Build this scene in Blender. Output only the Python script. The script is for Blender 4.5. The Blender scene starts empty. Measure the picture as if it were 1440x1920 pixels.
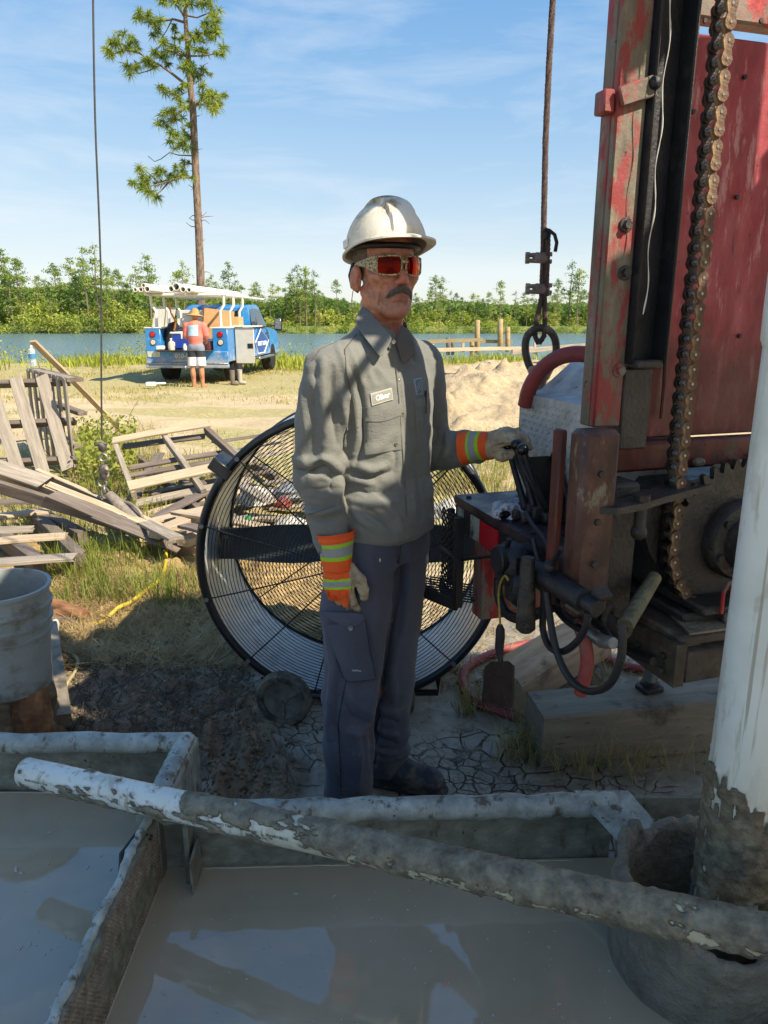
import bpy, math, random, time
import numpy as np
from mathutils import Vector, Matrix, Quaternion
from mathutils.bvhtree import BVHTree

SC = bpy.context.scene
COL = SC.collection
R = math.radians
T0 = time.time()

# ---------------------------------------------------------------- camera
FPX = 1370.0                       # focal length in pixels of a 1440 x 1920 frame
PITCH = R(14.8)
CAM = Vector((0.0, 0.0, 1.54))
cam_d = bpy.data.cameras.new('camera')
cam_d.sensor_fit = 'VERTICAL'
cam_d.sensor_height = 36.0
cam_d.lens = FPX / 1920.0 * 36.0
cam_d.clip_start = 0.05
cam_d.clip_end = 2000.0
cam = bpy.data.objects.new('camera', cam_d)
cam.location = CAM
cam.rotation_euler = (R(90) - PITCH, 0, 0)
COL.objects.link(cam)
SC.camera = cam

# ---------------------------------------------------------------- sky and sun
SUN_AZ = R(126)                    # clockwise from +Y: the sun stands to the right, behind the rig body
SUN_EL = R(45)
world = bpy.data.worlds.new('World')
SC.world = world
world.use_nodes = True
wn, wl = world.node_tree.nodes, world.node_tree.links
wn.clear()
w_out = wn.new('ShaderNodeOutputWorld')
w_bg = wn.new('ShaderNodeBackground')
w_sky = wn.new('ShaderNodeTexSky')
w_sky.sky_type = 'NISHITA'
w_sky.sun_disc = False
w_sky.sun_elevation = SUN_EL
w_sky.sun_rotation = SUN_AZ
w_sky.altitude = 0
w_sky.air_density = 1.0
w_sky.dust_density = 0.35
w_sky.ozone_density = 3.0
w_bg.inputs['Strength'].default_value = 0.15
# thin cirrus streaks
w_tc = wn.new('ShaderNodeTexCoord')
w_map = wn.new('ShaderNodeMapping')
w_map.inputs['Scale'].default_value = (1.6, 1.6, 9.0)
w_map.inputs['Rotation'].default_value = (R(9), R(-7), 0)
w_n = wn.new('ShaderNodeTexNoise')
w_n.inputs['Scale'].default_value = 2.1
w_n.inputs['Detail'].default_value = 7
w_n.inputs['Roughness'].default_value = 0.6
w_n.inputs['Distortion'].default_value = 0.5
w_r = wn.new('ShaderNodeValToRGB')
w_r.color_ramp.elements[0].position = 0.44
w_r.color_ramp.elements[1].position = 0.86
w_r.color_ramp.elements[1].color = (0.55, 0.55, 0.55, 1)
w_mix = wn.new('ShaderNodeMixRGB')
w_mix.inputs['Color2'].default_value = (1.75, 1.85, 1.95, 1)
w_ma = wn.new('ShaderNodeVectorMath'); w_ma.operation = 'MULTIPLY_ADD'
w_ma.inputs[1].default_value = (0.42, 0.42, 0.42); w_ma.inputs[2].default_value = (1, 1, 1)
w_dv = wn.new('ShaderNodeVectorMath'); w_dv.operation = 'DIVIDE'
w_tint = wn.new('ShaderNodeHueSaturation')
w_tint.inputs['Saturation'].default_value = 1.7
w_tint.inputs['Hue'].default_value = 0.513
wl.new(w_tc.outputs['Generated'], w_map.inputs['Vector'])
wl.new(w_map.outputs['Vector'], w_n.inputs['Vector'])
wl.new(w_n.outputs['Fac'], w_r.inputs['Fac'])
wl.new(w_sky.outputs['Color'], w_ma.inputs[0])
wl.new(w_sky.outputs['Color'], w_dv.inputs[0])
wl.new(w_ma.outputs[0], w_dv.inputs[1])
wl.new(w_dv.outputs[0], w_tint.inputs['Color'])
wl.new(w_tint.outputs['Color'], w_mix.inputs['Color1'])
wl.new(w_r.outputs['Color'], w_mix.inputs['Fac'])
wl.new(w_mix.outputs['Color'], w_bg.inputs['Color'])
wl.new(w_bg.outputs['Background'], w_out.inputs['Surface'])

sun_d = bpy.data.lights.new('sun', 'SUN')
sun_d.energy = 2.45
sun_d.angle = R(0.5)
sun_d.color = (1.0, 0.89, 0.73)
sun = bpy.data.objects.new('sun', sun_d)
TO_SUN = Vector((math.sin(SUN_AZ) * math.cos(SUN_EL), math.cos(SUN_AZ) * math.cos(SUN_EL), math.sin(SUN_EL)))
sun.rotation_euler = TO_SUN.to_track_quat('Z', 'Y').to_euler()
sun.location = TO_SUN * 60
COL.objects.link(sun)

SC.view_settings.view_transform = 'Standard'
SC.view_settings.look = 'None'
SC.view_settings.exposure = 1.85
SC.view_settings.gamma = 1.0
SC.view_settings.use_curve_mapping = False

# ---------------------------------------------------------------- geometry of the view
_cp, _sp = math.cos(PITCH), math.sin(PITCH)
FWD = Vector((0, _cp, -_sp)); DWN = Vector((0, -_sp, -_cp)); RGT = Vector((1, 0, 0))
def ray(px, py): return FWD + DWN * ((py - 960.0) / FPX) + RGT * ((px - 720.0) / FPX)
def WY(px, py, Y): d = ray(px, py); return CAM + d * (Y / d.y)
def WZ(px, py, z): d = ray(px, py); return CAM + d * ((z - CAM.z) / d.z)
def WP(px, py, p, n): d = ray(px, py); return CAM + d * ((Vector(p) - CAM).dot(n) / d.dot(n))
def proj(p):
    q = Vector(p) - CAM; dep = q.dot(FWD)
    return 720 + FPX * q.x / dep, 960 + FPX * q.dot(DWN) / dep

# ---------------------------------------------------------------- tagging
def tag(o, label=None, cat=None, group=None, kind=None):
    if label: o['label'] = label
    if cat: o['category'] = cat
    if group: o['group'] = group
    if kind: o['kind'] = kind
    return o
def empty(name, loc=(0, 0, 0), rot=(0, 0, 0), label=None, cat=None, group=None, parent=None):
    o = bpy.data.objects.new(name, None)
    o.empty_display_size = 0.1
    o.location = loc; o.rotation_euler = rot
    COL.objects.link(o)
    if parent: o.parent = parent
    return tag(o, label, cat, group)
def adopt(o, parent):
    """parent o keeping its world placement (parents here have plain location/rotation)"""
    bpy.context.view_layer.update()
    o.parent = parent
    o.matrix_parent_inverse = parent.matrix_world.inverted()
    return o
def copy_tree(o, parent=None):
    c = o.copy(); COL.objects.link(c)
    if parent: c.parent = parent
    for ch in list(o.children): copy_tree(ch, c)
    return c

# ---------------------------------------------------------------- noise
def _hash(ix, iy, iz, seed):
    h = (ix.astype(np.uint32) * np.uint32(374761393) + iy.astype(np.uint32) * np.uint32(668265263)
         + iz.astype(np.uint32) * np.uint32(2147483647) + np.uint32(seed * 1274126177 & 0xffffffff))
    h = (h ^ (h >> np.uint32(13))) * np.uint32(1274126177)
    h = h ^ (h >> np.uint32(16))
    return (h & np.uint32(0xffffff)).astype(np.float32) / np.float32(0xffffff)
def vnoise(x, y, z=0.0, seed=0):
    x, y, z = np.broadcast_arrays(np.asarray(x, np.float32), np.asarray(y, np.float32), np.asarray(z, np.float32))
    fx, fy, fz = np.floor(x), np.floor(y), np.floor(z)
    ix, iy, iz = fx.astype(np.int64), fy.astype(np.int64), fz.astype(np.int64)
    u, v, w = x - fx, y - fy, z - fz
    u = u * u * (3 - 2 * u); v = v * v * (3 - 2 * v); w = w * w * (3 - 2 * w)
    def H(a, b, c): return _hash(ix + a, iy + b, iz + c, seed)
    x00 = H(0,0,0) * (1-u) + H(1,0,0) * u; x10 = H(0,1,0) * (1-u) + H(1,1,0) * u
    x01 = H(0,0,1) * (1-u) + H(1,0,1) * u; x11 = H(0,1,1) * (1-u) + H(1,1,1) * u
    a = x00 * (1-v) + x10 * v; b = x01 * (1-v) + x11 * v
    return (a * (1-w) + b * w) * 2 - 1
def fbm(x, y, z=0.0, oct=4, seed=0, gain=0.5):
    s, a, f = 0.0, 1.0, 1.0
    for i in range(oct):
        s = s + a * vnoise(np.asarray(x) * f, np.asarray(y) * f, np.asarray(z) * f, seed + i * 17)
        a *= gain; f *= 2.03
    return s
def sstep(a, b, x):
    t = np.clip((np.asarray(x, np.float32) - a) / (b - a), 0, 1); return t * t * (3 - 2 * t)

# ---------------------------------------------------------------- meshes
def frame_of(d, hint=(0, 0, 1)):
    d = Vector(d).normalized(); h = Vector(hint)
    if abs(d.dot(h.normalized())) > 0.98: h = Vector((1, 0, 0)) if abs(d.x) < 0.9 else Vector((0, 1, 0))
    s = h.cross(d).normalized(); u = d.cross(s).normalized()
    return d, s, u
class MB:
    """collects shapes into ONE mesh"""
    def __init__(self): self.v, self.f = [], []
    def add(self, vs, fs):
        o = len(self.v); self.v += [tuple(p) for p in vs]; self.f += [tuple(i + o for i in f) for f in fs]; return self
    def box(self, c, size, rot=None, bev=0.0):
        sx, sy, sz = size[0] / 2, size[1] / 2, size[2] / 2
        b = min(bev, sx * .9, sy * .9, sz * .9)
        if b <= 0:
            vs = [(x * sx, y * sy, z * sz) for x in (-1, 1) for y in (-1, 1) for z in (-1, 1)]
            fs = [(0,1,3,2),(4,6,7,5),(0,4,5,1),(2,3,7,6),(0,2,6,4),(1,5,7,3)]
        else:
            vs, fs, ix = [], [], {}
            for x in (-1, 1):
                for y in (-1, 1):
                    for z in (-1, 1):
                        for a in range(3):
                            q = [x * (sx - b), y * (sy - b), z * (sz - b)]
                            q[a] = (x, y, z)[a] * (sx, sy, sz)[a]
                            ix[(x, y, z, a)] = len(vs); vs.append(tuple(q))
            def I(x, y, z, a): return ix[(x, y, z, a)]
            for s in (-1, 1):
                q = [I(s,-1,-1,0), I(s,1,-1,0), I(s,1,1,0), I(s,-1,1,0)]; fs.append(q if s > 0 else q[::-1])
                q = [I(-1,s,-1,1), I(-1,s,1,1), I(1,s,1,1), I(1,s,-1,1)]; fs.append(q if s > 0 else q[::-1])
                q = [I(-1,-1,s,2), I(1,-1,s,2), I(1,1,s,2), I(-1,1,s,2)]; fs.append(q if s > 0 else q[::-1])
            for s in (-1, 1):
                for t in (-1, 1):
                    q = [I(s,t,-1,0), I(s,t,-1,1), I(s,t,1,1), I(s,t,1,0)]; fs.append(q if s * t > 0 else q[::-1])
                    q = [I(s,-1,t,0), I(s,1,t,0), I(s,1,t,2), I(s,-1,t,2)]; fs.append(q if s * t > 0 else q[::-1])
                    q = [I(-1,s,t,1), I(-1,s,t,2), I(1,s,t,2), I(1,s,t,1)]; fs.append(q if s * t > 0 else q[::-1])
                    for w in (-1, 1):
                        q = [I(s,t,w,0), I(s,t,w,1), I(s,t,w,2)]; fs.append(q if s * t * w > 0 else q[::-1])
        M = rot if rot is not None else Matrix.Identity(3)
        c = Vector(c)
        return self.add([M @ Vector(p) + c for p in vs], fs)
    def beam(self, a, b, w, h, hint=(0, 0, 1), bev=0.003):
        """box from a to b, w wide (sideways), h high (along hint)"""
        a, b = Vector(a), Vector(b); d, s, u = frame_of(b - a, hint)
        M = Matrix((d, s, u)).transposed()
        return self.box((a + b) / 2, ((b - a).length, w, h), M, bev)
    def tube(self, pts, r, n=10, caps=True, closed=False):
        pts = [Vector(p) for p in pts]; m = len(pts)
        rs = list(r) if hasattr(r, '__len__') else [r] * m
        vs, fs = [], []; s = None
        for i, p in enumerate(pts):
            if closed: d = pts[(i + 1) % m] - pts[i - 1]
            else: d = pts[min(i + 1, m - 1)] - pts[max(i - 1, 0)]
            d = d.normalized()
            if s is None: _, s, _ = frame_of(d)
            s = (s - d * s.dot(d)); s = s.normalized() if s.length > 1e-6 else frame_of(d)[1]
            u = d.cross(s)
            for k in range(n):
                a = 2 * math.pi * k / n
                vs.append(p + (s * math.cos(a) + u * math.sin(a)) * rs[i])
        for i in range(m if closed else m - 1):
            j = (i + 1) % m
            for k in range(n):
                l = (k + 1) % n
                fs.append((i * n + k, i * n + l, j * n + l, j * n + k))
        if caps and not closed:
            fs.append(tuple(range(n))[::-1]); fs.append(tuple((m - 1) * n + k for k in range(n)))
        return self.add(vs, fs)
    def lathe(self, prof, c=(0, 0, 0), axis=(0, 0, 1), n=24, hint=None, arc=None):
        """prof: list of (radius, height along axis)"""
        c = Vector(c); d, s, u = frame_of(axis, hint or ((0, 0, 1) if abs(Vector(axis).normalized().z) < .9 else (0, 1, 0)))
        vs, fs = [], []; m = len(prof)
        for rr, h in prof:
            for k in range(n):
                a = 2 * math.pi * k / n
                vs.append(c + d * h + (s * math.cos(a) + u * math.sin(a)) * rr)
        for i in range(m - 1):
            for k in range(n):
                l = (k + 1) % n
                fs.append((i * n + k, i * n + l, (i + 1) * n + l, (i + 1) * n + k))
        closed = prof[0] == prof[-1] and m > 2
        if prof[0][0] > 1e-6 and not closed: fs.append(tuple(range(n))[::-1])
        if prof[-1][0] > 1e-6 and not closed: fs.append(tuple((m - 1) * n + k for k in range(n)))
        return self.add(vs, fs)
    def cyl(self, a, b, r, n=16, bev=0.0):
        a, b = Vector(a), Vector(b); L = (b - a).length
        pr = [(r, 0), (r, L)] if bev <= 0 else [(r - bev, 0), (r, bev), (r, L - bev), (r - bev, L)]
        return self.lathe(pr, a, b - a, n)
    def ring(self, c, axis, R_, r, n=32, k=8, a0=0, a1=None, hint=None):
        d, s, u = frame_of(axis, hint or (0, 0, 1)); c = Vector(c)
        if a1 is None:
            return self.tube([c + (s * math.cos(2*math.pi*i/n) + u * math.sin(2*math.pi*i/n)) * R_ for i in range(n)], r, k, closed=True)
        return self.tube([c + (s * math.cos(a0+(a1-a0)*i/n) + u * math.sin(a0+(a1-a0)*i/n)) * R_ for i in range(n + 1)], r, k)
    def prism(self, poly, ext):
        """poly: 3-D outline, ext: vector"""
        poly = [Vector(p) for p in poly]; n = len(poly); ext = Vector(ext)
        nrm = Vector((0, 0, 0))
        for i in range(n): nrm += (poly[i] - poly[0]).cross(poly[(i + 1) % n] - poly[0])
        if nrm.dot(ext) > 0: poly = poly[::-1]
        vs = poly + [p + ext for p in poly]
        fs = [tuple(range(n)), tuple(range(n, 2 * n))[::-1]]
        for i in range(n):
            j = (i + 1) % n; fs.append((i, n + i, n + j, j))
        return self.add(vs, fs)
    def sphere(self, c, r, n=12, m=8, scale=(1, 1, 1), rot=None):
        c = Vector(c); vs, fs = [], []
        M = rot if rot is not None else Matrix.Identity(3)
        for i in range(m + 1):
            t = math.pi * i / m
            for k in range(n):
                a = 2 * math.pi * k / n
                q = Vector((math.sin(t) * math.cos(a) * scale[0], math.sin(t) * math.sin(a) * scale[1], math.cos(t) * scale[2])) * r
                vs.append(c + M @ q)
        for i in range(m):
            for k in range(n):
                l = (k + 1) % n
                fs.append((i * n + k, (i + 1) * n + k, (i + 1) * n + l, i * n + l))
        return self.add(vs, fs)
    def build(self, name, mat, parent=None, smooth=40, origin=None):
        vs = self.v
        if origin is not None:
            o_ = Vector(origin); vs = [tuple(Vector(p) - o_) for p in vs]
        me = bpy.data.meshes.new(name)
        me.from_pydata(vs, [], self.f)
        return link(name, me, mat, parent, smooth, origin)
def link(name, me, mat, parent=None, smooth=40, origin=None):
    for m in (mat if isinstance(mat, (list, tuple)) else [mat]): me.materials.append(m)
    if smooth:
        me.polygons.foreach_set('use_smooth', np.ones(len(me.polygons), bool))
        if smooth < 180: me.set_sharp_from_angle(angle=R(smooth))
    me.update()
    o = bpy.data.objects.new(name, me)
    if origin is not None: o.location = origin
    if parent: o.parent = parent
    COL.objects.link(o)
    return o
def np_mesh(name, V, F):
    """fast mesh from numpy arrays; F is (n,3) or (n,4)"""
    me = bpy.data.meshes.new(name)
    V = np.ascontiguousarray(V, np.float32); F = np.ascontiguousarray(F, np.int32)
    me.vertices.add(len(V)); me.vertices.foreach_set('co', V.ravel())
    k = F.shape[1]
    me.loops.add(F.size); me.loops.foreach_set('vertex_index', F.ravel())
    me.polygons.add(len(F)); me.polygons.foreach_set('loop_start', np.arange(0, F.size, k, dtype=np.int32))
    me.update(calc_edges=True)
    return me
def attr(me, name, vals):
    a = me.attributes.new(name, 'FLOAT', 'POINT'); a.data.foreach_set('value', np.ascontiguousarray(vals, np.float32).ravel())

def surface_nets(Fv, xs, ys, zs):
    ins = Fv < 0
    A = ins[:-1,:-1,:-1].astype(np.int8)
    cnt = sum(ins[a:a+A.shape[0], b:b+A.shape[1], c:c+A.shape[2]].astype(np.int8) for a in (0,1) for b in (0,1) for c in (0,1))
    I, J, K = np.nonzero((cnt > 0) & (cnt < 8))
    n = len(I); acc = np.zeros((n, 3), np.float32); num = np.zeros(n, np.float32)
    cs = [(a,b,c) for a in (0,1) for b in (0,1) for c in (0,1)]
    for p in cs:
        for ax in range(3):
            if p[ax]: continue
            q = list(p); q[ax] = 1
            fa = Fv[I+p[0], J+p[1], K+p[2]]; fb = Fv[I+q[0], J+q[1], K+q[2]]
            m = (fa < 0) != (fb < 0)
            t = np.where(m, fa / np.where(m, fa - fb, 1), 0)
            off = [np.full(n, float(p[i]), np.float32) for i in range(3)]; off[ax] = off[ax] + t
            for i in range(3): acc[:, i] += np.where(m, off[i], 0)
            num += m
    acc /= num[:, None]
    V = np.stack([xs[I] + acc[:,0]*(xs[I+1]-xs[I]), ys[J] + acc[:,1]*(ys[J+1]-ys[J]), zs[K] + acc[:,2]*(zs[K+1]-zs[K])], 1)
    idx = -np.ones(A.shape, np.int32); idx[I, J, K] = np.arange(n)
    Fs = []
    for ax in range(3):
        o1, o2 = [(1,2),(2,0),(0,1)][ax]
        sl0 = [slice(None)]*3; sl1 = [slice(None)]*3
        sl0[ax] = slice(0,-1); sl1[ax] = slice(1,None)
        for o in (o1, o2): sl0[o] = slice(1,-1); sl1[o] = slice(1,-1)
        a, b = ins[tuple(sl0)], ins[tuple(sl1)]
        P = np.stack(np.nonzero(a != b), 1)
        if not len(P): continue
        sgn = a[tuple(P.T)]
        P = P.copy(); P[:, o1] += 1; P[:, o2] += 1
        def g(d1, d2):
            Q = P.copy(); Q[:, o1] -= d1; Q[:, o2] -= d2; return idx[tuple(Q.T)]
        q = np.stack([g(1,1), g(0,1), g(0,0), g(1,0)], 1)
        q[~sgn] = q[~sgn][:, ::-1]
        Fs.append(q)
    return V, np.concatenate(Fs)
def sgrid(lo, hi, h):
    ax = [np.arange(lo[i], hi[i] + h, h, dtype=np.float32) for i in range(3)]
    return ax
class SDF:
    """a distance field sampled on a grid; shapes are merged smoothly"""
    def __init__(self, axes):
        self.ax = axes; self.X, self.Y, self.Z = np.meshgrid(*axes, indexing='ij', sparse=False)
        self.F = np.full(self.X.shape, 9.0, np.float32)
    def _merge(self, d, k, sl=None):
        F = self.F if sl is None else self.F[sl]
        if k <= 0: r = np.minimum(F, d)
        else:
            h = np.clip(0.5 + 0.5 * (F - d) / k, 0, 1); r = F * (1 - h) + d * h - k * h * (1 - h)
        if sl is None: self.F = r.astype(np.float32)
        else: self.F[sl] = r
    def _cut(self, d, k, sl=None):
        F = self.F if sl is None else self.F[sl]
        h = np.clip(0.5 - 0.5 * (F + d) / k, 0, 1); r = F * (1 - h) - d * h + k * h * (1 - h)
        if sl is None: self.F = r.astype(np.float32)
        else: self.F[sl] = r
    def _slice(self, lo, hi):
        out = []
        for i in range(3):
            a = np.searchsorted(self.ax[i], lo[i]); b = np.searchsorted(self.ax[i], hi[i])
            out.append(slice(max(a - 1, 0), b + 1))
        return tuple(out)
    def cone(self, a, b, r1, r2, k=0.01, cut=False, flat=None):
        a, b = np.array(a, np.float32), np.array(b, np.float32); m = max(r1, r2) + 0.06 + k
        sl = self._slice(np.minimum(a, b) - m, np.maximum(a, b) + m)
        X, Y, Z = self.X[sl] - a[0], self.Y[sl] - a[1], self.Z[sl] - a[2]
        ba = b - a; L = max(float(ba @ ba), 1e-9)
        h = np.clip((X * ba[0] + Y * ba[1] + Z * ba[2]) / L, 0, 1)
        dx, dy, dz = X - h * ba[0], Y - h * ba[1], Z - h * ba[2]
        if flat is not None:       # (axis, factor): squash along an axis
            n = np.array(flat[0], np.float32); n /= np.linalg.norm(n)
            q = (dx * n[0] + dy * n[1] + dz * n[2]) * (flat[1] - 1)
            dx, dy, dz = dx + q * n[0], dy + q * n[1], dz + q * n[2]
        d = np.sqrt(dx*dx + dy*dy + dz*dz) - (r1 + (r2 - r1) * h)
        (self._cut if cut else self._merge)(d, k, sl); return self
    def chain(self, pts, rs, k=0.01, **kw):
        for i in range(len(pts) - 1): self.cone(pts[i], pts[i+1], rs[i], rs[i+1], k, **kw)
        return self
    def ell(self, c, r, M=None, k=0.01, cut=False):
        """ellipsoid: centre, radii, rotation columns = local axes"""
        c = np.array(c, np.float32); m = max(r) + 0.06 + k
        sl = self._slice(c - m, c + m)
        X, Y, Z = self.X[sl] - c[0], self.Y[sl] - c[1], self.Z[sl] - c[2]
        if M is not None:
            M = np.array(M, np.float32)
            X, Y, Z = (X*M[0,0]+Y*M[1,0]+Z*M[2,0], X*M[0,1]+Y*M[1,1]+Z*M[2,1], X*M[0,2]+Y*M[1,2]+Z*M[2,2])
        k0 = np.sqrt((X/r[0])**2 + (Y/r[1])**2 + (Z/r[2])**2)
        k1 = np.sqrt((X/r[0]**2)**2 + (Y/r[1]**2)**2 + (Z/r[2]**2)**2)
        d = k0 * (k0 - 1) / np.maximum(k1, 1e-6)
        (self._cut if cut else self._merge)(d, k, sl); return self
    def loft(self, secs, k=0.02, p=2.3):
        """secs: (z, cx, cy, a, b, angle) stacked in z: superellipse sections; angle turns the a-axis from +X"""
        s = np.array(sorted(secs), np.float32); z = self.Z
        g = lambda i: np.interp(z, s[:, 0], s[:, i]).astype(np.float32)
        cx, cy, a, b, an = g(1), g(2), g(3), g(4), g(5)
        x, y = self.X - cx, self.Y - cy; ca, sa = np.cos(an), np.sin(an)
        u, v = x * ca + y * sa, -x * sa + y * ca
        q = (np.abs(u / a) ** p + np.abs(v / b) ** p) ** (1 / p)
        d = (q - 1) * np.minimum(a, b)
        d = np.maximum(d, np.maximum(s[0, 0] - z, z - s[-1, 0]))
        self._merge(d, k); return self
    def mesh(self): return surface_nets(self.F, *self.ax)
def vnormals(V, F):
    n = np.cross(V[F[:, 2]] - V[F[:, 0]], V[F[:, 3]] - V[F[:, 1]])
    N = np.zeros_like(V)
    for i in range(4): np.add.at(N, F[:, i], n)
    return N / np.maximum(np.linalg.norm(N, axis=1, keepdims=True), 1e-9)
def relax(V, F, it=1, lam=0.5):
    for _ in range(it):
        S = np.zeros_like(V); c = np.zeros(len(V), np.float32)
        for i in range(4):
            j = (i + 1) % 4
            np.add.at(S, F[:, i], V[F[:, j]]); np.add.at(S, F[:, j], V[F[:, i]])
            np.add.at(c, F[:, i], 1); np.add.at(c, F[:, j], 1)
        V = V + lam * (S / c[:, None] - V)
    return V

# ---------------------------------------------------------------- materials
def lin(r, g, b):
    f = lambda c: (c / 12.92 if c <= 0.04045 else ((c + 0.055) / 1.055) ** 2.4)
    return (f(r / 255), f(g / 255), f(b / 255))
class NT:
    def __init__(self, name):
        self.m = bpy.data.materials.new(name); self.m.use_nodes = True
        self.n, self.l = self.m.node_tree.nodes, self.m.node_tree.links
        self.n.clear()
        self.out = self.n.new('ShaderNodeOutputMaterial'); self.b = self.n.new('ShaderNodeBsdfPrincipled')
        self.l.new(self.b.outputs[0], self.out.inputs['Surface'])
        self._tc = None
    def N(self, t, **kw):
        nd = self.n.new(t)
        for k, v in kw.items():
            if k in nd.inputs: nd.inputs[k].default_value = v
            else: setattr(nd, k, v)
        return nd
    def set(self, sock, v):
        if v is None: return
        if isinstance(v, bpy.types.NodeSocket): self.l.new(v, sock)
        elif isinstance(v, (tuple, list)): sock.default_value = (*v, 1) if len(v) == 3 and len(sock.default_value) == 4 else v
        else: sock.default_value = v
    def P(self, **kw):
        for k, v in kw.items(): self.set(self.b.inputs[k.replace('_', ' ')], v)
        return self
    def coord(self, kind='Object', scale=None, rot=None, loc=None):
        if self._tc is None: self._tc = self.N('ShaderNodeTexCoord')
        s = self._tc.outputs[kind] if kind != 'Position' else self.N('ShaderNodeNewGeometry').outputs['Position']
        if scale or rot or loc:
            mp = self.N('ShaderNodeMapping'); self.l.new(s, mp.inputs['Vector'])
            if scale: mp.inputs['Scale'].default_value = scale
            if rot: mp.inputs['Rotation'].default_value = rot
            if loc: mp.inputs['Location'].default_value = loc
            s = mp.outputs[0]
        return s
    def noise(self, scale=5, detail=4, rough=0.55, vec=None, dist=0.0):
        nd = self.N('ShaderNodeTexNoise', Scale=scale, Detail=detail, Roughness=rough, Distortion=dist)
        self.set(nd.inputs['Vector'], vec if vec is not None else self.coord()); return nd.outputs['Fac']
    def voro(self, scale=5, feature='F1', vec=None, out='Distance', rnd=1.0):
        nd = self.N('ShaderNodeTexVoronoi', feature=feature); nd.inputs['Scale'].default_value = scale
        nd.inputs['Randomness'].default_value = rnd
        self.set(nd.inputs['Vector'], vec if vec is not None else self.coord()); return nd.outputs[out]
    def ramp(self, fac, stops, interp='LINEAR'):
        nd = self.N('ShaderNodeValToRGB'); cr = nd.color_ramp; cr.interpolation = interp
        while len(cr.elements) < len(stops): cr.elements.new(0.5)
        for e, (p, c) in zip(cr.elements, stops):
            e.position = p; e.color = (*c, 1) if isinstance(c, (tuple, list)) else (c, c, c, 1)
        self.set(nd.inputs['Fac'], fac); return nd.outputs['Color']
    def step(self, fac, a, b):
        nd = self.N('ShaderNodeMapRange'); nd.interpolation_type = 'SMOOTHSTEP'
        self.set(nd.inputs['Value'], fac); nd.inputs['From Min'].default_value = a; nd.inputs['From Max'].default_value = b
        return nd.outputs[0]
    def mix(self, fac, a, b, mode='MIX'):
        nd = self.N('ShaderNodeMixRGB', blend_type=mode)
        self.set(nd.inputs['Fac'], fac); self.set(nd.inputs['Color1'], a); self.set(nd.inputs['Color2'], b); return nd.outputs[0]
    def math(self, op, a, b=None, clamp=False):
        nd = self.N('ShaderNodeMath', operation=op, use_clamp=clamp)
        self.set(nd.inputs[0], a)
        if b is not None: self.set(nd.inputs[1], b)
        return nd.outputs[0]
    def attr(self, name):
        nd = self.N('ShaderNodeAttribute', attribute_name=name); return nd.outputs['Fac']
    def rnd(self): return self.N('ShaderNodeObjectInfo').outputs['Random']
    def sep(self, vec): 
        nd = self.N('ShaderNodeSeparateXYZ'); self.set(nd.inputs[0], vec); return nd.outputs
    def normal_z(self):
        return self.sep(self.N('ShaderNodeNewGeometry').outputs['Normal'])[2]
    def bump(self, h, dist=0.01, strength=1.0, prev=None):
        nd = self.N('ShaderNodeBump'); nd.inputs['Strength'].default_value = strength; nd.inputs['Distance'].default_value = dist
        self.set(nd.inputs['Height'], h)
        if prev is not None: self.l.new(prev, nd.inputs['Normal'])
        self.l.new(nd.outputs[0], self.b.inputs['Normal']); return nd.outputs[0]
def C(h):
    """colour from an sRGB triple or hex string"""
    if isinstance(h, str): h = h.lstrip('#'); h = tuple(int(h[i:i+2], 16) for i in (0, 2, 4))
    return lin(*h)
def simple(name, col, rough=0.6, metal=0.0, var=0.25, scale=8, bump=0.0, bscale=60, spec=0.5, dirt=None, dirt_amt=(0.5, 0.7), dscale=6, coat=0.0):
    """a slightly uneven surface of one colour, with optional dirt patches"""
    t = NT(name); 
    n = t.noise(scale, 5, 0.6)
    dark = tuple(c * (1 - var) for c in col); lite = tuple(min(1, c * (1 + var)) for c in col)
    c = t.ramp(n, [(0.3, dark), (0.7, lite)])
    rr = t.ramp(t.noise(scale * 2.3, 4), [(0.3, max(0.02, rough - 0.12)), (0.7, min(1, rough + 0.12))])
    if dirt is not None:
        m = t.step(t.noise(dscale, 8, 0.68), dirt_amt[0], dirt_amt[1])
        c = t.mix(m, c, dirt)
        rr = t.mix(m, rr, (0.9, 0.9, 0.9))
        if metal: t.P(Metallic=t.mix(m, (metal,) * 3, (0, 0, 0)))
    elif metal: t.P(Metallic=metal)
    t.P(Base_Color=c, Roughness=rr, Specular_IOR_Level=spec)
    if coat: t.P(Coat_Weight=coat)
    if bump: t.bump(t.noise(bscale, 4, 0.6), bump)
    return t.m
# =====================================================================  THE SETTING
rng = np.random.default_rng(7)
WATER_Z = -0.8
def base_h(x, y):
    x = np.asarray(x, np.float32); y = np.asarray(y, np.float32)
    shore = 27.5 + 1.2 * vnoise(x * 0.12, y * 0 + 3.1, 0, 5) + np.clip((x - 3) * 0.35, 0, 7)
    h = -1.9 * sstep(shore, shore + 5, y)
    far = 121 + 1.0 * vnoise(x * 0.03, 0 * x, 0, 9)
    h = h + 2.2 * sstep(far, far + 9, y) + 0.8 * sstep(150, 260, y)
    h = h + 0.05 * vnoise(x * 0.35, y * 0.35, 0, 2) * sstep(4, 8, y) + 0.03 * fbm(x * 1.3, y * 1.3, 0, 3, 3) * sstep(3.6, 6, y)
    # wheel ruts across the sand
    h = h + 0.03 * vnoise(x * 0.2, y * 5.0, 0, 12) * sstep(8, 10, y) * (1 - sstep(16, 20, y))
    return h
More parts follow.
